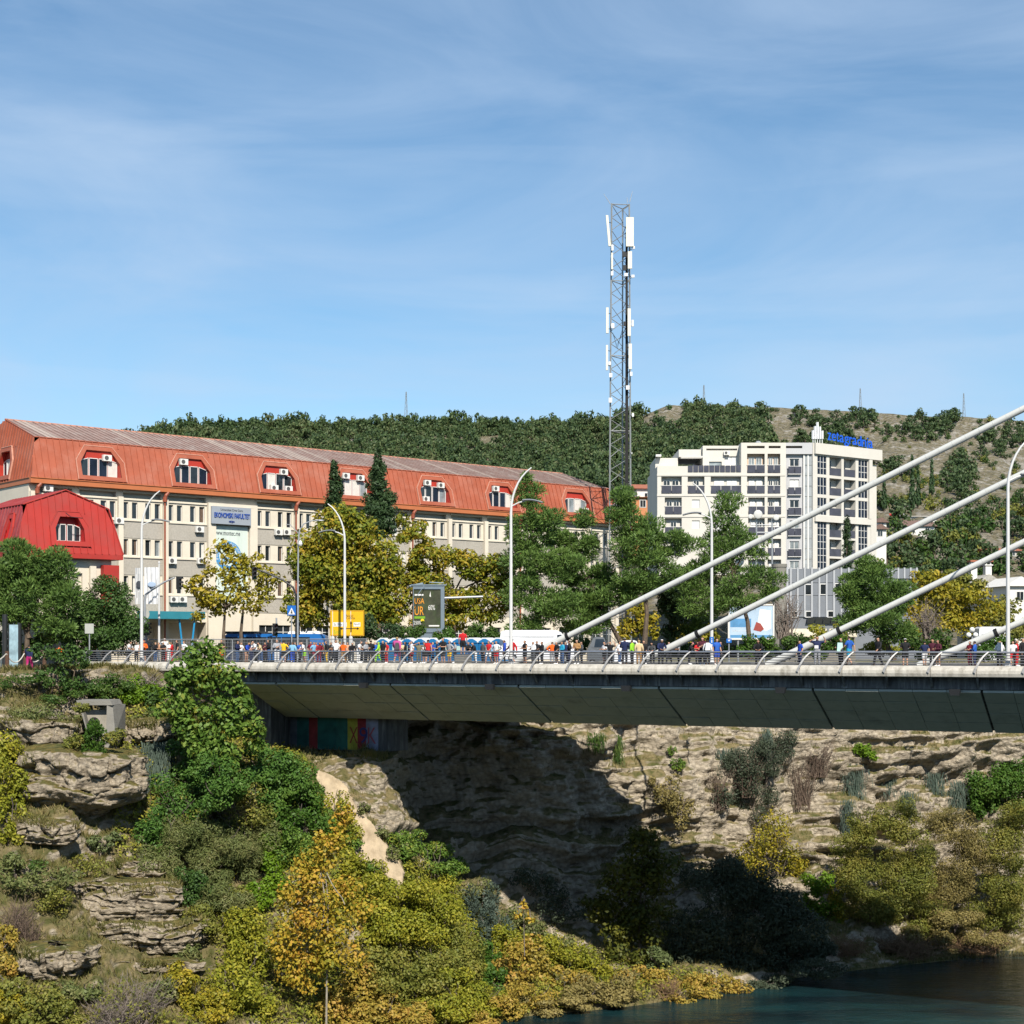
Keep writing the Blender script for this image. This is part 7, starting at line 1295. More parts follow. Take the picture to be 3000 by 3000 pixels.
plant('ivy_bush', 'bright green ivy mound on the cliff at the right edge', 'bush', [(2900, 2300, 62, 62), (2960, 2320, 80, 80), (2990, 2260, 50, 40), (2880, 2360, 40, 40)], 'bright', size=.30, cover=1.2, per=13)
twigs('purple brown leafless bush on the cliff face', [(2350, 2280, 66, 96), (2400, 2220, 60, 60)], TWIGP, 90)
twigs('grey leafless bush on the cliff left of the purple one', [(2110, 2310, 46, 66), (2190, 2270, 60, 70)], TWIGP, 70, leaves=('willow', .3))
plant('shrub', 'grey green shrub on the cliff between the leafless bushes', 'shrub', [(2240, 2230, 60, 60), (2210, 2330, 66, 66), (2290, 2180, 50, 40), (2160, 2240, 46, 50)], 'willow', size=.26, asp=.3, cover=.65)
plant('shrub', 'brown and green brush at the shadow edge on the cliff', 'shrub', [(1960, 2320, 46, 46), (1990, 2370, 46, 46), (1920, 2300, 26, 26)], 'brownish', size=.22, cover=.6)
plant('shrub', 'small yellow green shrub high on the cliff', 'shrub', [(2525, 2195, 26, 20), (2545, 2215, 22, 18)], 'limey', size=.25)
plant('shrub', 'small green shrub on the cliff left of the leafless bushes', 'shrub', [(1985, 2240, 22, 20), (1970, 2200, 14, 14)], 'fig', size=.22)
hanging('blue grey grass tuft hanging right of the purple leafless bush', [(2500, 2310, 34, 90), (2480, 2400, 22, 60)], 'bluegrey')
hanging('blue grey grass tufts hanging left of the green ivy mound', [(2735, 2310, 34, 50), (2800, 2330, 34, 46)], 'bluegrey')
hanging('small blue grey tuft in the middle of the cliff', [(2600, 2295, 30, 22), (2655, 2360, 26, 46)], 'bluegrey')
hanging('blue grey grass on the cliff by the grey leafless bush', [(2245, 2180, 18, 50), (2130, 2220, 40, 30)], 'bluegrey')
hanging('dark tufts at the upper shadow edge on the cliff', [(1810, 2190, 18, 40), (1745, 2170, 30, 26)], 'hedge', .5)
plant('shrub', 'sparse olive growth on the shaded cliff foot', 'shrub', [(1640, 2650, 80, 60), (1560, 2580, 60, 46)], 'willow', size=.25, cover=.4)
for i_, (bl, lb) in enumerate((([(2680, 2770, 130, 40), (2620, 2760, 90, 30)], 'reddish dry branches at the right water edge'), ([(2860, 2765, 130, 30)], 'dry branches trailing into the water at the right edge'), ([(1960, 2890, 66, 40)], 'reddish dry driftwood branches at the tip of the bank'), ([(2480, 2760, 90, 40)], 'tangled dry branches between the shadow and the olive bushes'))): twigs(lb, bl, TWIGR, 90, droop=.5, name='dry_branches', lab_cat='branches')
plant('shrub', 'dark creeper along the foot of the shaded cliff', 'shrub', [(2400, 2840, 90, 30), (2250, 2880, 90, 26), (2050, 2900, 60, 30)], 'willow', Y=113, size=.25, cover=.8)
# --- trees on the plateau
plant('stone_pine', 'broad stone pine at the left edge before the red building', 'tree', [(60, 1650, 84, 56), (150, 1665, 70, 56), (0, 1700, 90, 66), (110, 1740, 100, 66), (190, 1760, 62, 66), (20, 1800, 86, 56), (160, 1830, 62, 46)], 'pine', Y=116, size=.42, asp=.11, kind='needle', cover=2.0, trunk=[((78, 1930), (80, 1860), (95, 1780)), ((84, 1870), (60, 1800))], tr=.24, per=16, sc=.36, part='crown')
plant('laurel_bush', 'dense rounded dark green laurel beside the stone pine', 'bush', [(310, 1760, 84, 72), (270, 1830, 90, 76), (360, 1830, 70, 76), (310, 1870, 100, 50)], 'laurel', Y=119, size=.26, asp=.55, cover=1.6, per=16)
plant('hedge', 'clipped green hedge behind the rope fence', 'hedge', [(20, 1880, 70, 40), (120, 1890, 60, 34), (210, 1885, 50, 40)], 'hedge', Y=117.5, size=.25, cover=1.3)
plant('autumn_tree', 'thin crowned yellow green tree in front of the banner', 'tree', [(650, 1630, 66, 50), (700, 1690, 90, 62), (600, 1720, 70, 56), (780, 1710, 56, 56), (690, 1770, 110, 50), (610, 1790, 60, 44), (740, 1650, 46, 40)], 'yellow', Y=128, size=.40, asp=.55, cover=.50, trunk=[((655, 1935), (655, 1860), (660, 1780)), ((708, 1935), (706, 1850), (715, 1760))], tr=.2, per=15, sc=.34, part='crown')
plant('chestnut_tree', 'big rounded chestnut with yellowing leaves beside the yellow sign', 'tree', [(1000, 1560, 110, 76), (920, 1640, 96, 86), (1090, 1650, 110, 90), (1000, 1700, 140, 86), (890, 1760, 66, 76), (1140, 1760, 66, 76), (1010, 1800, 140, 66)], 'chestnut', Y=135, size=.38, asp=.55, cover=1.7, trunk=[((1000, 1935), (1000, 1860), (1000, 1740))], tr=.3, per=24, sc=.40, part='crown')
plant('chestnut_tree', 'loose chestnut with yellowing leaves behind the dark billboard', 'tree', [(1215, 1570, 56, 50), (1250, 1640, 76, 66), (1380, 1650, 86, 66), (1460, 1680, 66, 66), (1310, 1730, 110, 80), (1430, 1770, 90, 66), (1300, 1820, 110, 46), (1215, 1700, 60, 60), (1180, 1520, 24, 24)], 'chestnut', Y=142, size=.38, asp=.55, cover=1.15, trunk=[((1330, 1935), (1330, 1850), (1330, 1740))], tr=.25, per=18, sc=.34, part='crown')
plant('cypress', 'slim dark cypress rising before the orange roof left of the fir', 'tree', [(980, 1375, 13, 26), (980, 1410, 21, 36), (979, 1450, 27, 40), (978, 1500, 31, 50)], 'spruce', Y=150, size=.34, asp=.4, cover=3.2, per=24, trunk=[((980, 1930), (980, 1400))], tr=.2, part='crown', sc=.5, up=.8)
plant('fir_tree', 'tall dark fir tree rising before the orange roof', 'tree', [(1107, 1335, 10, 26), (1108, 1375, 24, 30), (1108, 1420, 34, 36), (1110, 1465, 44, 36), (1108, 1505, 54, 36), (1108, 1545, 60, 36)], 'spruce', Y=150, size=.42, asp=.34, cover=2.8, trunk=[((1110, 1930), (1108, 1330))], tr=.28, part='crown', sc=.46, up=.1, per=24)
def pine(label, blobs, Y, trunk, tr=.28, cover=1.9): return plant('pine_tree', label, 'tree', blobs, 'pine', Y=Y, size=.38, asp=.12, kind='needle', cover=cover, trunk=trunk, tr=tr, per=24, sc=.34, flat=.66, part='crown', up=.5)
pine('loose topped pine right of the tall white lamp', [(1550, 1450, 46, 46), (1600, 1530, 76, 56), (1530, 1560, 50, 56), (1560, 1640, 86, 66), (1640, 1660, 76, 60), (1540, 1740, 76, 66), (1630, 1780, 90, 56), (1540, 1840, 60, 36), (1545, 1400, 18, 22)], 138, [((1580, 1930), (1580, 1800), (1560, 1600))])
pine('dense pine below the foot of the telecom mast', [(1700, 1600, 60, 50), (1720, 1690, 86, 66), (1690, 1780, 96, 60), (1640, 1580, 50, 36), (1750, 1780, 60, 60), (1710, 1520, 34, 30), (1700, 1840, 70, 30)], 141, [((1845, 1930), (1800, 1850), (1740, 1740))])
pine('tall pine right of the telecom mast', [(1825, 1465, 44, 46), (1830, 1530, 66, 56), (1900, 1545, 56, 46), (1870, 1610, 96, 66), (1960, 1590, 66, 56), (1860, 1690, 96, 60), (1950, 1690, 76, 56), (1820, 1750, 66, 40)], 139, [((1885, 1930), (1895, 1800), (1880, 1600))])
pine('wide pine with long right branches behind the second cable', [(2130, 1480, 50, 36), (2120, 1540, 66, 46), (2080, 1610, 86, 56), (2190, 1600, 76, 46), (2110, 1690, 110, 60), (2230, 1690, 76, 36), (2060, 1770, 80, 50), (2150, 1760, 90, 40), (2260, 1740, 40, 26), (2030, 1690, 60, 50)], 141, [((2200, 1930), (2190, 1820), (2150, 1680))])
pine('dark small pine behind the second lamp', [(1990, 1760, 60, 60), (2030, 1830, 50, 40)], 147, [((1960, 1930), (1965, 1820))])
pine('round crowned pine in front of the grey panelled building', [(2550, 1690, 76, 50), (2500, 1740, 56, 56), (2610, 1740, 66, 60), (2560, 1800, 110, 62), (2620, 1850, 70, 40), (2500, 1830, 46, 36), (2540, 1650, 36, 20)], 138, [((2620, 1935), (2590, 1870), (2570, 1780))], .26, 2.2)
plant('dark_tree', 'small black green tree in the shade between two pines', 'tree', [(1960, 1790, 44, 62), (1950, 1740, 36, 40), (1965, 1850, 26, 30)], 'spruce', Y=146, size=.4, cover=1.7, trunk=[((1962, 1930), (1962, 1860))], part='crown')
plant('autumn_tree', 'golden yellow tree glowing between the pine trunks', 'tree', [(1860, 1800, 36, 66), (1900, 1830, 36, 46), (1840, 1850, 36, 36)], 'yellow', Y=158, size=.4, trunk=[((1870, 1930), (1870, 1850))], part='crown')
plant('autumn_tree', 'yellow tree left of the round crowned pine', 'tree', [(2060, 1850, 50, 36), (2000, 1860, 40, 30)], 'yellow', Y=158, size=.4, cover=.8, trunk=[((2040, 1930), (2040, 1870))], part='crown')
plant('autumn_tree', 'large yellow green tree behind the third cable', 'tree', [(2720, 1700, 66, 36), (2690, 1770, 50, 66), (2790, 1740, 86, 60), (2850, 1780, 86, 66), (2760, 1830, 100, 60), (2880, 1850, 80, 50), (2680, 1860, 50, 50)], 'yellow', Y=158, size=.42, asp=.5, cover=.85, trunk=[((2780, 1930), (2780, 1860), (2790, 1780))], per=18, sc=.34, part='crown')
plant('tree', 'green leafy tree behind the yellow tree near the stone house', 'tree', [(2850, 1720, 50, 36), (2920, 1800, 56, 66), (2980, 1820, 46, 60), (2800, 1690, 50, 30)], 'olive', Y=170, size=.42, trunk=[((2900, 1930), (2900, 1850))], part='crown')
twigs('bare leafless tree by the blue white billboard', [(2300, 1800, 60, 76)], TWIG, 70, Y=156, lab_cat='tree', name='bare_tree', r=.04)
twigs('bare leafless tree under the yellow tree behind the third cable', [(2720, 1810, 60, 66)], TWIG, 60, Y=150, lab_cat='tree', name='bare_tree', r=.04)
HG = 'green shrubs behind the crowd'
for bl, pal, Y, lb in (([(1075, 1830, 40, 40), (1140, 1850, 50, 36)], 'spruce', 130, 'bluish green conifer shrubs right of the yellow direction sign'), ([(1195, 1860, 40, 30), (1230, 1850, 20, 30)], 'hedge', 129, 'green shrubs left of the billboard pedestal'), ([(1300, 1855, 38, 34), (1320, 1880, 30, 20)], 'bright', 127.5, 'bright green juniper right of the billboard pedestal'), ([(1385, 1850, 50, 36), (1440, 1865, 40, 30)], 'hedge', 130, 'green shrub left of the white van'), ([(2200, 1890, 40, 30), (2240, 1880, 30, 26)], 'bright', 136, 'green shrub under the blue white billboard'), ([(2330, 1890, 56, 36), (2400, 1900, 50, 30), (2280, 1900, 40, 26)], 'hedge', 136, 'dark green shrubs left of the man with raised arms'), ([(2460, 1880, 40, 36), (2420, 1890, 30, 30)], 'bright', 137, 'green shrub behind the third cable collar'), ([(2690, 1890, 56, 46), (2740, 1880, 46, 50)], 'hedge', 134, 'green columnar shrubs right of the round crowned pine'), ([(2860, 1900, 60, 36), (2920, 1890, 50, 40)], 'bright', 134, 'green shrubs behind the last cable collar'), ([(2590, 1900, 70, 26)], 'yellowgreen', 142, 'yellow green shrubs at the foot of the round crowned pine'), ([(2400, 1850, 40, 26), (2460, 1850, 26, 30)], 'yellowgreen', 160, 'yellow green shrub before the kiosk awning'), ([(1700, 1895, 80, 26), (1980, 1895, 60, 26), (2080, 1900, 60, 20)], 'hedge', 150, 'low hedge below the pines'), ([(2975, 1880, 40, 50)], 'olive', 140, 'olive shrub at the right edge behind the crowd')):
    plant('shrub', lb, 'shrub', bl, pal, Y=Y, size=.3, cover=1.2, group=HG)
plant('cypress', 'slim dark cypress before the right wing of the apartment block', 'tree', [(2481, 1530, 9, 20), (2481, 1570, 14, 36), (2482, 1620, 17, 46), (2482, 1670, 18, 30)], 'spruce', Y=200, size=.4, asp=.35, cover=1.6, trunk=[((2482, 1930), (2481, 1540))], part='crown', sc=.5, up=.8)
# ---------------------------------------------------------------- the hill
RPX = [-900, 0, 190, 400, 480, 600, 900, 1200, 1500, 1780, 1880, 1960, 2100, 2300, 2500, 2700, 2850, 3000, 3900]
RPY = [1325, 1318, 1312, 1302, 1278, 1268, 1262, 1260, 1266, 1258, 1222, 1190, 1192, 1198, 1210, 1219, 1229, 1236, 1270]
HYs = np.array([232, 262, 300, 330, 400, 520, 690]); HTs = np.array([0, .13, .37, .48, .61, .80, 1.0])   # share of the climb from row 1880 to the ridge
def hill_row(px, Yv): r = np.interp(px, RPX, RPY); return 1890 + (r - 1890) * np.interp(Yv, HYs, HTs)
nx, ny = 420, 210; gp = np.linspace(-900, 3900, nx); gy = np.concatenate([np.linspace(232, 690, ny - 20), np.linspace(700, 1500, 20)])
GPX, GY = np.meshgrid(gp, gy, indexing='ij'); row = hill_row(GPX, np.minimum(GY, 690)); HX = (GPX - 1500) / F * GY; HZz = np.where(GY <= 690, (HZ - row) / F * GY, (HZ - row) / F * 690 - (GY - 690) * .35)
nb = fbm(np.stack([HX * .02, GY * .02, 0 * HX], -1), 4, 91); nf = fbm(np.stack([HX * .12, GY * .12, 0 * HX], -1), 4, 92); rk = vnoise(np.stack([HX * .05, GY * .03, HZz * .35], -1), 93)
amp = np.clip((GY - 232) / 60, 0, 1) * np.clip((700 - GY) / 40, .25, 1)
HZz = HZz + amp * (nb * 2.4 + nf * 1.3 + np.sign(rk) * np.abs(rk) ** .5 * 1.9 * np.clip((GPX - 2000) / 400, .2, 1))
HV = np.stack([HX, GY, HZz], -1); id3 = np.arange(nx * ny).reshape(nx, ny)
HQ = np.stack([id3[:-1, :-1], id3[1:, :-1], id3[1:, 1:], id3[:-1, 1:]], -1).reshape(-1, 4)
HILLM = rockmat('hill_rock', (.20, .18, .15), (.36, .34, .30), (.25, .235, .20), green=(.10, .10, .04), gn=.77, sc=.22, gcols=((.11, .11, .06), (.22, .18, .125)))
hill = put('hill', npmesh('hill', HV.reshape(-1, 3), HQ, True), HILLM); tag(hill, kind='structure')
HB = BVHTree.FromPolygons(HV.reshape(-1, 3).tolist(), HQ.tolist())
def hill_at(px, py):
    r = HB.ray_cast(Vector((0, 0, 0)), at(px, py, 100).normalized()); return r[0]
rg = np.random.default_rng(17)
def crown_proto(sd, n=170, cyp=False, bush=False):
    g = np.random.default_rng(sd); k = 9
    if cyp: Lm = np.array([[0, 0, .25 + .14 * i, (.22 - .017 * i), (.22 - .017 * i), .16] for i in range(11)])
    elif bush: Lm = np.concatenate([g.uniform(-.45, .45, (k, 2)), g.uniform(.25, .65, (k, 1)), g.uniform(.28, .45, (k, 3))], 1)
    else: h = g.uniform(.22, 1.1, (k, 1)); Lm = np.concatenate([g.normal(0, .36, (k, 2)) * (1.5 - h * .8), h, g.uniform(.24, .42, (k, 2)), g.uniform(.16, .26, (k, 1))], 1)
    pos, d = sample(Lm, n, g, .6); return leaf_mesh(pos, d, .25 if not cyp else .2, .6, g, .5)
PROT = [crown_proto(300 + i) for i in range(9)]
# the dense wood: one mass
PX = np.concatenate([np.arange(120, 2440, 21.0)]); Vs, Fs, n0 = [], [], 0; indiv = []
for py in np.arange(1204, 1470, 11.0):
    for px in PX + rg.uniform(-10, 10):
        x = px + rg.uniform(-11, 11); y = py + rg.uniform(-6, 6)
        if x < 1780 and y > 1235 + x / 1800 * 165 + 75: continue
        nse = float(vnoise(np.array([x * .012, y * .02, 3.3]), 7))
        if x > 1860 and y < 1206 + (x - 1860) * .022 + 9 * nse + (40 if 1880 < x < 2010 else 0): continue
        if x > 2250 and nse < -.1 + (x - 2250) / 350: continue
        if 1400 < x < 1700 and 1262 < y < 1330 and nse > .15: continue
        h = hill_at(x, y)
        if h is None: continue
        s = rg.uniform(2.7, 4.6); V, Fq = PROT[rg.integers(9)]; a = rg.uniform(0, 6.28); c_, s_ = math.cos(a), math.sin(a); R = np.array([[c_, -s_, 0], [s_, c_, 0], [0, 0, 1]])
        Vs.append((V @ R.T) * np.array([s, s, s * rg.uniform(1.0, 1.5)]) + np.array(h) - np.array([0, 0, .5])); Fs.append(Fq + n0); n0 += len(V)
for k in range(380):                     # tufts of trees just behind the ridge line
    x = rg.uniform(150, 1890); h = hill_at(x, np.interp(x, RPX, RPY) + rg.uniform(3, 14))
    if h is None: continue
    s = rg.uniform(2.8, 5.2); V, Fq = PROT[rg.integers(9)]; Vs.append(V * np.array([s, s, s * rg.uniform(1.1, 1.7)]) + np.array(h) - np.array([0, 0, .6])); Fs.append(Fq + n0); n0 += len(V)
tag(put('pine_forest', npmesh('pine_forest', np.concatenate(Vs), np.concatenate(Fs)), LM('forest')), 'dense pine forest covering the hill behind the buildings', None, None, 'stuff')
# scattered trees one by one
def hill_proto(nm, V, Fq, pal, trunk=True):
    me = npmesh(nm, V, Fq); me.materials.append(LM(pal)); return me
HP = {'pine': [hill_proto('crown', *crown_proto(400 + i, 200), 'forest') for i in range(4)], 'bush': [hill_proto('crown', *crown_proto(420 + i, 170, bush=True), p) for i, p in enumerate(('forest', 'olive', 'laurel', 'hedge'))], 'cypress': [hill_proto('crown', *crown_proto(440, 260, cyp=True), 'spruce')]}
mbt = MB(); mbt.tube([(0, 0, -.25), (0.02, 0, .5), (0, .02, 1.0)], [.07, .05, .02], 5); TRK = mbt.build('trunk', BARK); TRM = TRK.data; bpy.data.objects.remove(TRK)
def hill_tree(px, py, s, kind, label, name, cat, group):
    h = hill_at(px, py)
    if h is None: return
    o = thing(name, h, label, cat, group); o.rotation_euler = (0, 0, rg.uniform(0, 6.28)); sc_ = (s, s, s * (rg.uniform(.9, 1.3) if kind != 'cypress' else 1.9)); o.scale = sc_
    c = link(bpy.data.objects.new('crown', HP[kind][rg.integers(len(HP[kind]))])); c.parent = o
    t_ = link(bpy.data.objects.new('trunk', TRM)); t_.parent = o
    return o
cnt = 0
for _ in range(25):
    for _k in range(28):
        x = rg.uniform(2260, 3010); y = 1222 + 258 * rg.random(); nse = float(vnoise(np.array([x * .011, y * .018, 1.3]), 8)) + .55 * float(vnoise(np.array([x * .03, y * .04, 1.3]), 9))
        if nse < .12 - .45 * (y - 1222) / 260 + (.3 if y < 1255 else 0): continue
        big = nse > .3; hill_tree(x, y, rg.uniform(2.2, 3.8) if big else rg.uniform(1.0, 2.2), 'pine' if big else 'bush', 'dark green pine scattered on the rocky hillside' if big else 'low round bush scattered on the rocky hillside', 'hillside_pine' if big else 'hillside_bush', 'tree' if big else 'bush', 'pines scattered on the rocky hillside' if big else 'bushes scattered on the rocky hillside')
for x in (1925, 1958, 2010, 2052, 2098, 2110, 2150, 2178, 2205, 2232, 2258, 2275, 2330, 2352, 2432, 2480, 2525, 2545, 2632, 2716, 2742, 2765, 2792, 2870, 2900):
    hill_tree(x, np.interp(x, RPX, RPY) + 9, rg.uniform(1.3, 2.9), 'bush', 'small dark bush standing out on the skyline of the hill', 'ridge_bush', 'bush', 'bushes on the skyline')
for x, y, s in ((2672, 1500, 4.2), (2690, 1490, 3.5), (2730, 1455, 3.6), (2590, 1500, 3.6), (2950, 1660, 4)): hill_tree(x, y, s, 'cypress', 'narrow dark cypress on the slope above the hillside houses', 'hillside_cypress', 'tree', 'cypresses above the hillside houses')
for py in np.arange(1500, 1800, 19.0):
    for px in np.arange(2560, 3020, 30.0):
        x = px + rg.uniform(-14, 14); y = py + rg.uniform(-9, 9)
        if any(x0 < x < x1 and y0 < y < y1 for x0, x1, y0, y1 in ((2562, 2612, 1500, 1578), (2648, 2752, 1500, 1580), (2885, 2960, 1570, 1632), (2925, 3010, 1632, 1672), (2860, 3040, 1690, 1800), (2598, 2642, 1490, 1530))) or rg.random() < .22: continue
        hill_tree(x, y, rg.uniform(2.0, 3.6), 'bush' if rg.random() < .6 else 'pine', 'green garden tree between the hillside houses', 'garden_tree', 'tree', 'garden trees between the hillside houses')
for x in np.arange(1790, 1850, 22.0): hill_tree(x, 1465 + rg.uniform(-8, 25), 3, 'pine', 'green tree around the orange walled house', 'garden_tree', 'tree', 'trees around the orange walled house')
# ---------------------------------------------------------------- people
SKEL = {'pelvis': (0, 0, .95), 'waist': (0, .005, 1.10), 'chest': (0, .0, 1.31), 'neckb': (0, -.01, 1.455), 'neck': (0, .005, 1.52), 'headl': (0, .03, 1.585), 'headm': (0, .02, 1.655), 'headt': (0, .0, 1.715)}
RAD = {'pelvis': (.15, .115), 'waist': (.135, .10), 'chest': (.165, .115), 'neckb': (.075, .07), 'neck': (.055, .055), 'headl': (.068, .078), 'headm': (.078, .098), 'headt': (.058, .072), 'sh': (.068, .07), 'el': (.046, .046), 'wr': (.031, .028), 'pm': (.042, .022), 'hip': (.10, .10), 'kn': (.062, .066), 'an': (.042, .045), 'ba': (.046, .034), 'to': (.036, .024)}
def pose_points(ps):
    P = dict(SKEL); 
    for s, sx in (('L', -1), ('R', 1)):
        a = ps.get(s, {}); P['sh' + s] = (.175 * sx, -.005, 1.41); e = a.get('el', (.245, -.03, 1.13)); w = a.get('wr', (.255, .06, .90)); P['el' + s] = (e[0] * sx, e[1], e[2]); P['wr' + s] = (w[0] * sx, w[1], w[2])
        d = (Vector(P['wr' + s]) - Vector(P['el' + s])).normalized(); pm = Vector(P['wr' + s]) + d * .085; P['pm' + s] = tuple(pm); 
        sd_ = d.cross(Vector((sx, 0, 0))); sd_ = sd_.normalized() if sd_.length > .1 else Vector((0, 1, 0)); P['_d' + s] = (d, sd_)
        st = ps.get('leg' + s, {}); P['hip' + s] = (.088 * sx, 0, .90); k = st.get('kn', (.10, .02, .50)); n_ = st.get('an', (.105, -.03, .085)); P['kn' + s] = (k[0] * sx, k[1], k[2]); P['an' + s] = (n_[0] * sx, n_[1], n_[2]); P['ba' + s] = (n_[0] * sx + .01 * sx, n_[1] + .13, n_[2] - .05); P['to' + s] = (n_[0] * sx + .015 * sx, n_[1] + .21, n_[2] - .057)
    lean = ps.get('lean', 0)
    if lean:
        for k_, p in list(P.items()):
            if k_[0] == '_' or p[2] < .96: continue
            P[k_] = (p[0], p[1] + (p[2] - .95) * lean, p[2] - abs(lean) * (p[2] - .95) * .25)
    return P
POSES = {'stand': {}, 'fold': {'L': {'el': (.26, .02, 1.14), 'wr': (.02, .24, 1.14)}, 'R': {'el': (.26, .03, 1.15), 'wr': (.04, .22, 1.20)}}, 'lean': {'lean': .32, 'L': {'el': (.25, .18, 1.14), 'wr': (.14, .36, 1.06)}, 'R': {'el': (.25, .18, 1.14), 'wr': (.12, .38, 1.05)}},
 'walk': {'L': {'el': (.25, .08, 1.16), 'wr': (.24, .26, 1.0)}, 'R': {'el': (.25, -.14, 1.15), 'wr': (.25, -.16, .92)}, 'legL': {'kn': (.09, -.02, .50), 'an': (.09, -.26, .12)}, 'legR': {'kn': (.09, .16, .52), 'an': (.10, .22, .09)}},
 'raise': {'L': {'el': (.46, .04, 1.40), 'wr': (.36, .10, 1.62)}, 'R': {'el': (.46, .06, 1.44), 'wr': (.16, .16, 1.60)}}, 'hips': {'L': {'el': (.40, -.08, 1.17), 'wr': (.20, .05, 1.02)}, 'R': {'el': (.40, -.08, 1.17), 'wr': (.20, .05, 1.02)}}}
SEG = [('pelvis', 'waist', 'torso'), ('waist', 'chest', 'torso'), ('chest', 'neckb', 'torso'), ('neckb', 'neck', 'neck'), ('neck', 'headl', 'head'), ('headl', 'headm', 'head'), ('headm', 'headt', 'head')]
for s in 'LR': SEG += [('chest', 'sh' + s, 'torso'), ('sh' + s, 'el' + s, 'uarm'), ('el' + s, 'wr' + s, 'farm'), ('wr' + s, 'pm' + s, 'hand'), ('pelvis', 'hip' + s, 'hips'), ('hip' + s, 'kn' + s, 'thigh'), ('kn' + s, 'an' + s, 'shin'), ('an' + s, 'ba' + s, 'foot'), ('ba' + s, 'to' + s, 'foot')]
def make_body(ps):
    P = pose_points(ps); names = [k for k in P if k[0] != '_']; V = [P[k] for k in names]; ix = {k: i for i, k in enumerate(names)}; E = [(ix[a], ix[b]) for a, b, _ in SEG]; R = [RAD.get(k, RAD.get(k[:2], RAD.get(k[:3], (.05, .05)))) for k in names]
    for s, sx in (('L', -1), ('R', 1)):   # five fingers
        d, sd_ = P['_d' + s]; pm = Vector(P['pm' + s]); d = Vector(d); sd_ = Vector(sd_); inn = d.cross(sd_)
        for j, (o_, ln) in enumerate(((-.033, .062), (-.011, .075), (.011, .07), (.032, .055))):
            a = pm + sd_ * o_ + d * .03; b = a + d * ln * .6 + inn * .008; c = b + d * ln * .4 + inn * .022; i0 = len(V); V += [tuple(a), tuple(b), tuple(c)]; R += [(.012, .012), (.010, .010), (.008, .008)]; E += [(ix['pm' + s], i0), (i0, i0 + 1), (i0 + 1, i0 + 2)]
        w = Vector(P['wr' + s]); a = w + d * .035 + sd_ * .035; b = a + (d + sd_).normalized() * .04; i0 = len(V); V += [tuple(a), tuple(b)]; R += [(.013, .013), (.010, .010)]; E += [(ix['wr' + s], i0), (i0, i0 + 1)]
    me = bpy.data.meshes.new('b'); me.from_pydata(V, E, []); o = bpy.data.objects.new('b', me); COL.objects.link(o)
    sk = o.modifiers.new('s', 'SKIN'); sk.use_smooth_shade = True; 
    for i, v in enumerate(me.skin_vertices[0].data): v.radius = R[i]; v.use_root = (i == 0)
    su = o.modifiers.new('u', 'SUBSURF'); su.levels = 1; su.render_levels = 1
    bpy.context.view_layer.update(); dg = bpy.context.evaluated_depsgraph_get(); m2 = bpy.data.meshes.new_from_object(o.evaluated_get(dg)); bpy.data.objects.remove(o)
    co = np.empty(len(m2.vertices) * 3); m2.vertices.foreach_get('co', co); co = co.reshape(-1, 3)
    hd = np.array(P['headm']); r = co - hd                       # a nose, a chin and ears
    f = (np.abs(r[:, 0]) < .02) & (r[:, 1] > .05) & (np.abs(r[:, 2] + .02) < .03); co[f, 1] += .022
    f = (np.abs(r[:, 0]) < .03) & (r[:, 1] > .03) & (r[:, 2] < -.06) & (r[:, 2] > -.12); co[f, 1] += .012
    f = (np.abs(r[:, 0]) > .06) & (np.abs(r[:, 1]) < .035) & (np.abs(r[:, 2] + .01) < .035); co[f, 0] *= 1.22
    m2.vertices.foreach_set('co', co.ravel()); m2.update()
    polys = [tuple(p.vertices) for p in m2.polygons]; nor = np.array([tuple(v.normal) for v in m2.vertices]); lab = []
    cen = np.array([co[list(p)].mean(0) for p in polys])
    best = np.full(len(cen), 1e9); lab = np.full(len(cen), '', object); par = np.zeros(len(cen))
    for a, b, nm in SEG:
        A, B_ = np.array(P[a]), np.array(P[b]); ab = B_ - A; t_ = np.clip(((cen - A) @ ab) / (ab @ ab), 0, 1); dd = np.linalg.norm(cen - (A + t_[:, None] * ab), axis=1) / (RAD.get(a, RAD.get(a[:2], RAD.get(a[:3], (.05,))))[0] * .5 + RAD.get(b, RAD.get(b[:2], RAD.get(b[:3], (.05,))))[0] * .5 + (.02 if nm != 'hand' else .04))
        m_ = dd < best; best[m_] = dd[m_]; lab[m_] = nm; par[m_] = t_[m_]
    def sub(nm, sel, off):
        fs = [polys[i] for i in np.nonzero(sel)[0]]; used = sorted(set(v for p in fs for v in p)); mp = {v: i for i, v in enumerate(used)}
        me = bpy.data.meshes.new(nm); me.from_pydata([tuple(co[v] + nor[v] * off) for v in used], [], [tuple(mp[v] for v in p) for p in fs]); me.polygons.foreach_set('use_smooth', [True] * len(fs)); me.update(); return me
    z = cen[:, 2]; lo = np.isin(lab, ['torso']) & (z > .98)
    hdz, hdy = z - hd[2], cen[:, 1] - hd[1]; hair = (lab == 'head') & ((hdz > .045) | ((hdy < -.015) & (hdz > -.05)))
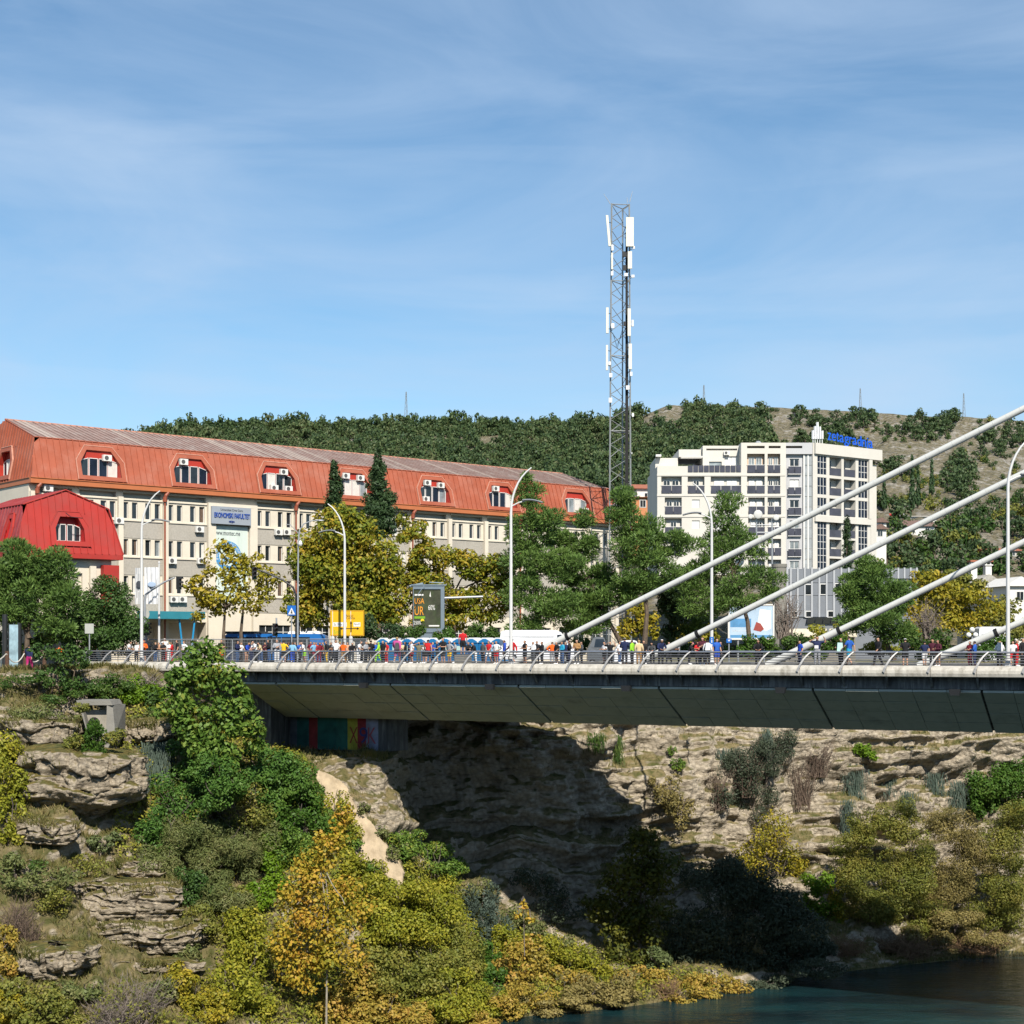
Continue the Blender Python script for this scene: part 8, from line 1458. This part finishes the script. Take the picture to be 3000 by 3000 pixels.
    return {'body': m2, 'shirt_short': sub('shirt', lo | ((lab == 'uarm') & (par < .72)), .014), 'shirt_long': sub('shirt', lo | (lab == 'uarm') | ((lab == 'farm') & (par < .95)), .018), 'vest': sub('shirt', lo, .012),
            'long': sub('trousers', ((lab == 'torso') & (z <= 1.0)) | np.isin(lab, ['hips', 'thigh']) | ((lab == 'shin') & (par < .93)), .014), 'shorts': sub('shorts', ((lab == 'torso') & (z <= 1.0)) | (lab == 'hips') | ((lab == 'thigh') & (par < .92)), .022), 'hair': sub('hair', hair, .014), 'long_hair': sub('hair', hair | ((lab == 'neck') & (hdy < .0)), .026), 'shoe_left': sub('shoe', ((lab == 'foot') | ((lab == 'shin') & (par > .97))) & (cen[:, 0] < 0), .012), 'shoe_right': sub('shoe', ((lab == 'foot') | ((lab == 'shin') & (par > .97))) & (cen[:, 0] >= 0), .012), 'cap': sub('cap', (lab == 'head') & (hdz > .03), .024), 'hood': sub('hood', ((lab == 'head') & ((hdz > .03) | (hdy < .0))) | (lab == 'neck'), .03)}
BOD = {k: make_body(v) for k, v in POSES.items()}
CC = {'black': (.012, .012, .014), 'navy': (.012, .02, .07), 'blue': (.02, .10, .42), 'royal': (.015, .06, .40), 'sky': (.20, .42, .62), 'turq': (.02, .30, .48), 'white': (.74, .74, .74), 'grey': (.30, .31, .33), 'dgrey': (.07, .075, .08), 'red': (.50, .015, .02), 'dred': (.20, .015, .03), 'maroon': (.07, .012, .025), 'orange': (.75, .12, .01), 'yellow': (.72, .45, .02), 'lime': (.28, .62, .03), 'hivis': (.55, .72, .02), 'pink': (.48, .08, .26), 'magenta': (.42, .02, .15), 'tan': (.35, .20, .08), 'olive': (.14, .13, .08), 'jean': (.05, .10, .22), 'cream': (.62, .48, .28), 'mint': (.45, .68, .62), 'brown': (.10, .05, .03), 'blond': (.32, .22, .10), 'dark': (.02, .015, .012), 'peach': (.55, .28, .16), 'skin': (.48, .28, .19), 'skin2': (.40, .22, .14)}
def cm(k): return mat('cloth_' + k if k not in ('skin', 'skin2', 'dark', 'brown', 'blond') else k + '_tone', CC[k], .8, .08, 6)
def person(label, px, yh, w, top, slv, leg, lk, ps='stand', face=0, hair='dark', hat=None, dz=0, Yg=None, hk='hair'):
    """px, yh: where the head is; w: metres in from the near edge; face: degrees, 0 looks at the camera"""
    if Yg is None: s = bf.a(px, w); b = Vector(bf(s, w, -1.2 + dz))
    else: b = Vector((at(px, 0, Yg).x, Yg, ZP - .1 + dz))
    Htop = (HZ - yh) / F * b.y - b.z; kx = 1.72 * (.93 if ps == 'lean' else 1); sc_ = min(1.06, max(.86, Htop / kx))
    o = link(bpy.data.objects.new('person', BOD[ps]['body'])); o.location = b; o.rotation_euler = (0, 0, math.radians(180 + face)); o.scale = (sc_ * 1.13, sc_ * 1.13, sc_ * 1.02); WL[o.name] = b; tag(o, label, 'person', 'people standing along the bridge')
    def part(nm, key, m):
        c = link(bpy.data.objects.new(nm, BOD[ps][key])); c.parent = o
        if len(c.data.materials) == 0: c.data.materials.append(m)
        c.material_slots[0].link = 'OBJECT'; c.material_slots[0].material = m; return c
    if len(o.data.materials) == 0: o.data.materials.append(cm('skin'))
    o.material_slots[0].link = 'OBJECT'; o.material_slots[0].material = cm(random.choice(['skin', 'skin2']))
    part('shirt' if slv != 'l' else 'jacket', {'s': 'shirt_short', 'l': 'shirt_long', 'v': 'vest'}[slv], cm(top)); part('trousers' if lk == 'l' else 'shorts', 'long' if lk == 'l' else 'shorts', cm(leg)); sc_m = cm(random.choice(['white', 'black', 'dgrey'])); part('shoe', 'shoe_left', sc_m); part('shoe', 'shoe_right', sc_m)
    if hat and hat.startswith('hood'): part('hood', 'hood', cm(hat[5:]))
    else:
        part('hair', hk, cm(hair))
        if hat: part('cap', 'cap', cm(hat))
    return o
rows_ = """person in dark blue top and magenta leggings beside the rope fence|85|1880|g108|navy|l|magenta|l|stand|170|dark
person in orange top half hidden by the saplings|174|1885|g110|orange|l|black|l|stand|200|dark
person in white and blue jacket at the left end of the railing|240|1880|3|white|l|navy|s|lean|60|dark
person in yellow green safety vest behind the sign post|262|1884|6|hivis|v|black|l|stand|30|dark
person in red shirt next to the safety vest|277|1888|7|red|s|dgrey|l|stand|-60|brown
person in black jacket at the first mesh fence panel|304|1882|8|black|l|black|l|fold|80|dark
person in dark grey jacket facing left behind the first fence panel|320|1884|9|dgrey|l|black|l|stand|-80|brown
person in black and white leaning low left of the white lamp|375|1884|3|white|s|black|l|lean|70|brown
dark haired woman in white top just left of the orange hooded jacket|400|1884|4|white|s|black|l|stand|-20|dark||long_hair
person in bright orange hooded jacket and black shorts|421|1878|1.6|orange|l|black|s|fold|10|brown|hood_orange
person in black far behind the orange hooded jacket|435|1872|13|black|l|black|l|stand|0|dark
blond woman in black jacket right of the orange hooded jacket|455|1884|3|black|l|jean|l|fold|60|blond||long_hair
person in peach coloured top behind the blond woman|466|1888|5|peach|l|grey|l|stand|-60|brown
person in white and red top standing tall behind the fence|482|1866|12|white|l|red|l|hips|20|dark|white
person in black tee shirt before the white and red top|478|1888|3|black|s|black|l|stand|40|dark
person in plain white shirt seen from behind by the flagpole base|497|1884|6|white|l|white|l|stand|180|blond
person in red jacket next to the plain white shirt|504|1888|4|red|l|red|l|stand|-90|dark
man in black tee shirt before the teal canopy|519|1877|3|black|s|black|s|stand|-70|dark
dark haired woman in white beside the man in black tee shirt|539|1880|4|white|s|black|l|stand|-40|dark||long_hair
person in black tee shirt and orange shorts right of the broad leaved tree|648|1876|2|black|s|orange|s|stand|40|dark
man in navy jacket and blue jeans with hand at his mouth|696|1880|2|navy|l|jean|l|fold|70|brown
blond person in blue bending over beside the navy jacket|722|1886|3|royal|l|skin|s|lean|60|blond
person in dark blue behind the bending blond person|737|1884|6|navy|l|navy|l|stand|70|dark
person in white tee shirt leaning right beside the bus|750|1882|2.5|white|s|black|l|lean|-50|dark
person in pinkish white top leaning on the rail|766|1886|4|cream|s|jean|l|lean|-60|brown
person in black hooded jacket and blue jeans with hood up|787|1876|3|black|l|jean|l|fold|-70|dark|hood_black
person in light grey hooded jacket and white trousers|811|1876|2|grey|l|white|l|fold|20|dark|hood_grey
person in plain yellow tee shirt seen from behind|831|1879|4|yellow|s|black|s|stand|175|dark
person in pale sky blue shirt beside the yellow tee shirt|857|1884|2|sky|l|royal|l|stand|-170|brown
person in blue jacket with dark cap beside the pale blue shirt|878|1884|5|blue|l|black|l|stand|50|dark|navy
bald person in white tee shirt leaning behind the blue jacket|892|1885|3|white|s|lime|s|lean|-60|skin
person in dark red tee shirt left of the yellow sign|911|1881|8|dred|s|black|l|stand|-30|dark
child in light blue shirt before the dark red tee shirt|919|1886|3|sky|s|dred|s|stand|60|brown
dark haired woman in rust red dress leaning forward|935|1886|2|dred|l|dred|l|lean|20|dark||long_hair
person in black and yellow top below the left sign post|956|1880|5|black|l|yellow|l|stand|-70|dark
person in black right of the black and yellow top|970|1886|7|black|l|black|l|stand|0|brown
bearded man in white tee shirt in front of the yellow sign|984|1877|3|white|s|black|l|stand|10|dark
person in bright yellow cap behind the bearded man|996|1882|6|white|s|grey|l|stand|20|dark|hivis
person in tan orange tee shirt by the lamp foot|1006|1882|3|orange|s|tan|l|stand|170|brown
person in peach shirt right of the tan orange tee shirt|1018|1886|7|peach|s|black|l|stand|0|dark
person in white tee shirt bending by the right sign post|1050|1883|4|white|s|white|l|lean|60|dark
person in black jacket between white and grey tops|1059|1880|6|black|l|black|l|stand|-50|brown
person in grey hooded jacket facing left|1072|1881|4|grey|l|black|l|fold|60|dark|hood_grey
person in black jacket with back turned left of the blue toilets|1086|1878|5|black|l|black|l|stand|170|dark
person in neon green jacket at the leftmost toilet|1109|1884|5|lime|l|lime|l|stand|-80|dark|hood_lime
bald man in black tee shirt before the second toilet|1122|1879|3|black|s|black|l|stand|-40|skin
child in red shirt close to the bald man|1132|1886|4|red|s|red|l|stand|-50|dark
person in pink jacket with dark backpack before the toilets|1163|1868|2.5|pink|l|pink|s|walk|165|blond
person in black hooded coat with hood up before the toilets|1188|1882|4|black|l|black|l|stand|-80|dark|hood_black
person in white tee shirt and red shorts before the toilets|1206|1880|3|white|s|red|s|stand|-60|brown
older person in olive grey shirt with hands on head|1227|1886|2.5|olive|s|olive|l|raise|10|dark
person in red vest with back turned before the toilets|1254|1876|2|red|v|black|s|walk|175|dark|black
bald man partly hidden behind the large black tee shirt|1281|1880|5|navy|s|black|s|stand|-80|skin
large man in black tee shirt with arms folded before the toilets|1298|1871|2|black|s|black|s|fold|-40|dark
bald man in grey jacket over a yellow shirt|1317|1879|3|grey|l|yellow|s|stand|-50|skin
person in red tee shirt and black shorts standing raised above the crowd|1356|1848|1.8|red|s|black|s|stand|172|blond||hair
bald person in black crouching low in white trousers|1393|1888|3|black|l|white|l|lean|-70|skin
man in red and white football shirt before the toilets|1432|1880|2.5|red|s|white|s|stand|-40|dark
man in white tee shirt and red shorts right of the football shirt|1454|1880|3|white|s|red|s|stand|-40|blond
man in blue jacket by the rear of the white van|1478|1877|4|royal|l|black|l|stand|-90|dark
person in red jacket and grey beanie at the white lamp|1501|1873|2|red|l|black|s|stand|-120|dark|grey
muscular man in black tank top before the white van|1538|1878|2.5|black|v|black|s|fold|-60|dark
person in white hooded top before the white van|1562|1883|3|white|l|dgrey|l|fold|-50|brown
man in black jacket between the van and the first cable|1573|1880|5|black|l|black|l|stand|-20|dark
dark haired woman in black at the foot of the first cable|1588|1885|3|black|l|black|l|fold|-70|dark||long_hair
person in orange jacket half hidden under the first cable|1618|1888|6|orange|l|grey|l|stand|180|brown
person in black jacket and white cap under the first cable|1631|1884|3|black|l|black|s|stand|-60|dark|white
child in turquoise jacket and jeans right of the white cap|1647|1884|2.5|turq|l|jean|l|stand|-60|brown
man in wide black jacket right of the turquoise child|1668|1878|4|black|l|navy|l|hips|-100|dark
person in tan camouflage jacket|1690|1876|3|tan|l|dgrey|l|fold|-30|brown
man in white tee shirt left of the leaning trunk|1771|1882|4|white|s|black|s|stand|-60|dark|black
person in black tee shirt shading eyes with raised arms|1788|1884|3|black|s|black|l|raise|-30|brown
man in navy jacket and grey cap with back turned|1830|1871|2|navy|l|black|l|stand|170|dark|grey
person in neon green jacket with pale blue bag|1852|1877|4|lime|l|black|l|stand|-120|dark
person in cream top and orange brown trousers|1872|1877|2.5|cream|l|tan|l|stand|175|blond
woman in black with sunglasses right of the cream top|1886|1878|3|black|l|black|l|stand|-20|dark||long_hair
person in dark jacket leaning behind the rail left of the second cable|1911|1887|4|dgrey|l|black|l|lean|-20|dark|black
person in dark navy hooded jacket and white cap leaning on the rail|1936|1878|1.6|navy|l|black|l|lean|10|dark|white
person in grey behind the foot of the second cable|1988|1888|9|grey|s|black|l|stand|-90|brown
person in pink cap and black jacket under the second cable|2019|1887|5|black|l|black|l|lean|70|brown|pink
dark curly haired person in maroon jacket by the lamp|2058|1869|3|maroon|l|black|l|stand|-20|dark||long_hair
woman with white backpack beside the blue plated lamp|2073|1877|2|white|l|black|l|stand|160|dark||long_hair
man in blue tee shirt and blue shorts right of the lamp|2100|1873|2.5|blue|s|royal|s|stand|20|dark
man in black jacket leaning on the rail below the blue billboard|2221|1880|2|black|l|black|l|lean|-10|dark
youth in navy shirt left of the man with raised arms|2344|1879|4|royal|s|navy|l|stand|-70|dark
man in navy shirt with white race number and arms raised to his face|2394|1867|2|navy|s|grey|l|raise|0|brown
person with mint towel over black clothes|2464|1871|3|black|l|black|l|fold|-60|brown
man in bright blue shirt turned away beside the mint towel|2488|1866|2|blue|s|turq|s|walk|-140|dark
man in black tracksuit with white sleeve stripe and sunglasses|2573|1870|2.5|black|l|black|l|stand|-60|dark
man in white cap and printed black shirt seen from behind|2652|1873|2|black|s|black|s|stand|170|dark|white
person in navy shirt and white shorts seen from behind|2709|1881|2|navy|s|white|s|stand|175|dark
bald man in dark maroon shirt beside the navy shirt|2732|1875|3|maroon|s|black|l|stand|-30|skin
man in maroon jacket holding something before him|2748|1877|2|maroon|l|brown|s|fold|-60|brown
person in dark red shirt near the last cable|2842|1889|4|dred|s|dred|l|stand|-60|dark
man in blue jacket and dark cap near the last cable|2856|1884|3|blue|l|navy|l|stand|-120|dark|black
blond woman with white backpack left of the tall lamp|2929|1882|2|white|l|black|l|stand|175|blond||long_hair
child in white tee shirt and red shorts right of the tall lamp|2967|1884|3|white|s|red|s|stand|-20|dark
bald man in red jacket right of the tall lamp|2979|1878|4|red|l|red|l|stand|60|skin
man in black jacket at the right picture edge|2996|1873|2.5|black|l|black|l|stand|40|dark
person in white shirt behind the navy jacket and blue jeans|706|1888|7|white|s|black|l|stand|60|dark
person in maroon jacket by the fence behind the black hooded jacket|777|1888|8|maroon|l|black|l|stand|-30|brown
person in sky blue tee shirt between the grey hood and the yellow tee shirt|822|1889|7|sky|s|jean|l|stand|80|dark
person in black behind the pale sky blue shirt|866|1888|8|black|l|black|l|stand|-70|dark
person in navy at the thin lamp pole foot|845|1890|6|navy|l|black|l|stand|170|brown
person in orange vest behind the rust red dress|926|1889|8|orange|v|black|l|stand|20|dark
person in dark green jacket behind the black and yellow top|947|1888|8|olive|l|black|l|stand|-60|dark
person in white cap and blue shirt behind the bearded man|978|1889|8|blue|s|black|l|stand|100|dark|white
person in black leaning on the rail right of the peach shirt|1030|1887|2|black|l|dgrey|l|lean|20|brown
person in white jacket far behind the grey hooded jacket|1078|1889|9|white|l|black|l|stand|160|blond
person in blue jacket behind the neon green jacket|1098|1888|7|blue|l|black|l|stand|-30|dark
person in pale pink top between pink jacket and black coat|1176|1888|6|cream|s|black|l|stand|0|blond||long_hair
person in navy tee shirt left of the white tee shirt and red shorts|1198|1888|6|navy|s|black|l|stand|90|dark
person in black shorts behind the red vest|1243|1888|5|white|s|black|s|stand|-40|brown
person in royal blue top right of the red vest|1267|1887|6|royal|l|navy|l|stand|60|dark
person in grey tee shirt between the yellow shirt and the raised person|1333|1888|7|grey|s|black|s|stand|-70|dark
person in black jacket right behind the raised person|1372|1888|7|black|l|jean|l|stand|40|dark
person in dark jacket left of the football shirt|1415|1888|6|dgrey|l|black|l|stand|-50|brown
person in sky blue jacket between football shirt and white tee shirt|1443|1889|8|sky|l|black|l|stand|30|dark
person in navy behind the turquoise child|1657|1889|7|navy|l|black|l|stand|-20|dark
person in grey jacket right of the tan camouflage jacket|1704|1887|5|dgrey|l|black|l|stand|-80|brown
person in white behind the navy jacket and grey cap|1815|1888|8|white|s|jean|l|stand|60|dark
person in blue shirt far behind the second cable foot|1960|1889|11|blue|s|black|l|stand|-30|dark
person in red far behind the maroon jacket|2044|1889|10|red|s|black|l|stand|20|dark
person in black near the blue tee shirt and blue shorts|2112|1888|7|black|l|black|l|stand|-60|dark"""
PEO = []
for ln in rows_.split('\n'):
    q = ln.split('|'); w = q[3]; kw = {}
    if w[0] == 'g': kw['Yg'] = float(w[1:]); w = 3
    if q[8] == 'stand': q[8] = random.choices(['stand', 'fold', 'walk', 'hips'], [.40, .32, .18, .10])[0]
    hat = q[11] if len(q) > 11 and q[11] else None
    if len(q) > 12 and q[12]: kw['hk'] = q[12]
    if q[0].startswith('person in red tee shirt and black shorts standing raised'): kw['dz'] = .62
    PEO.append(person(q[0], float(q[1]), float(q[2]), float(w), q[4], q[5], q[6], q[7], q[8], float(q[9]), q[10], hat, **kw))
# the block the raised person stands on, and a few bags
s = bf.a(1356, 1.8); mb = MB(bf); mb.box(s - .45, s + .45, 1.4, 2.25, -1.2, -.585); mb.box(s - .4, s + .4, 1.36, 1.39, -1.1, -.7); tag(mb.build('concrete_block', CONCO), 'concrete block under the raised person in red', 'block')
def bag(px, w, z, m, label):
    s = bf.a(px, w); p = bf(s, w, -1.2 + z); mb = MB(); r = .16
    for k in range(6): mb.hexa([(p.x - r * (1 - .06 * k), p.y - .1, p.z - .24 + .08 * k), (p.x + r * (1 - .06 * k), p.y - .1, p.z - .24 + .08 * k), (p.x + r * (1 - .06 * k), p.y + .1, p.z - .24 + .08 * k), (p.x - r * (1 - .06 * k), p.y + .1, p.z - .24 + .08 * k)] + [(p.x - r * (1 - .06 * k), p.y - .1, p.z - .161 + .08 * k), (p.x + r * (1 - .06 * k), p.y - .1, p.z - .161 + .08 * k), (p.x + r * (1 - .06 * k), p.y + .1, p.z - .161 + .08 * k), (p.x - r * (1 - .06 * k), p.y + .1, p.z - .161 + .08 * k)])
    for sx in (-.09, .09): mb.tube([(p.x + sx, p.y + .1, p.z - .2), (p.x + sx, p.y + .2, p.z), (p.x + sx, p.y + .1, p.z + .2)], .018, 4)
    tag(mb.build('backpack', m), label, 'backpack')
bag(1163, 2.25, 1.22, cm('dgrey'), 'dark grey backpack on the person in the pink jacket'); bag(2073, 1.75, 1.2, cm('white'), 'white backpack worn by the woman beside the blue plated lamp'); bag(2929, 1.75, 1.2, cm('white'), 'white backpack worn by the blond woman left of the tall lamp')
s = bf.a(2464, 2.8); p = bf(s, 2.8, .12); mb = MB(); mb.hexa([(p.x - .28, p.y - .14, p.z - .45), (p.x + .12, p.y - .14, p.z - .45), (p.x + .12, p.y - .08, p.z - .45), (p.x - .28, p.y - .08, p.z - .45), (p.x - .24, p.y - .12, p.z + .12), (p.x + .06, p.y - .12, p.z + .12), (p.x + .06, p.y - .06, p.z + .12), (p.x - .24, p.y - .06, p.z + .12)]); tag(mb.build('towel', cm('mint')), 'mint towel hanging over the shoulder of a person near the third cable', 'towel')
s = bf.a(2392, 1.85); p = bf(s, 1.83, -.03); mb = MB(); mb.box(p.x - .12, p.x + .12, p.y - .03, p.y - .02, p.z - .09, p.z + .1); o = mb.build('race_number', cm('white')); tag(o, 'white race number on the navy shirt of the man raising his arms', 'race number')
# anything under the crown of a saved colour keeps its own slot; colours above are per object
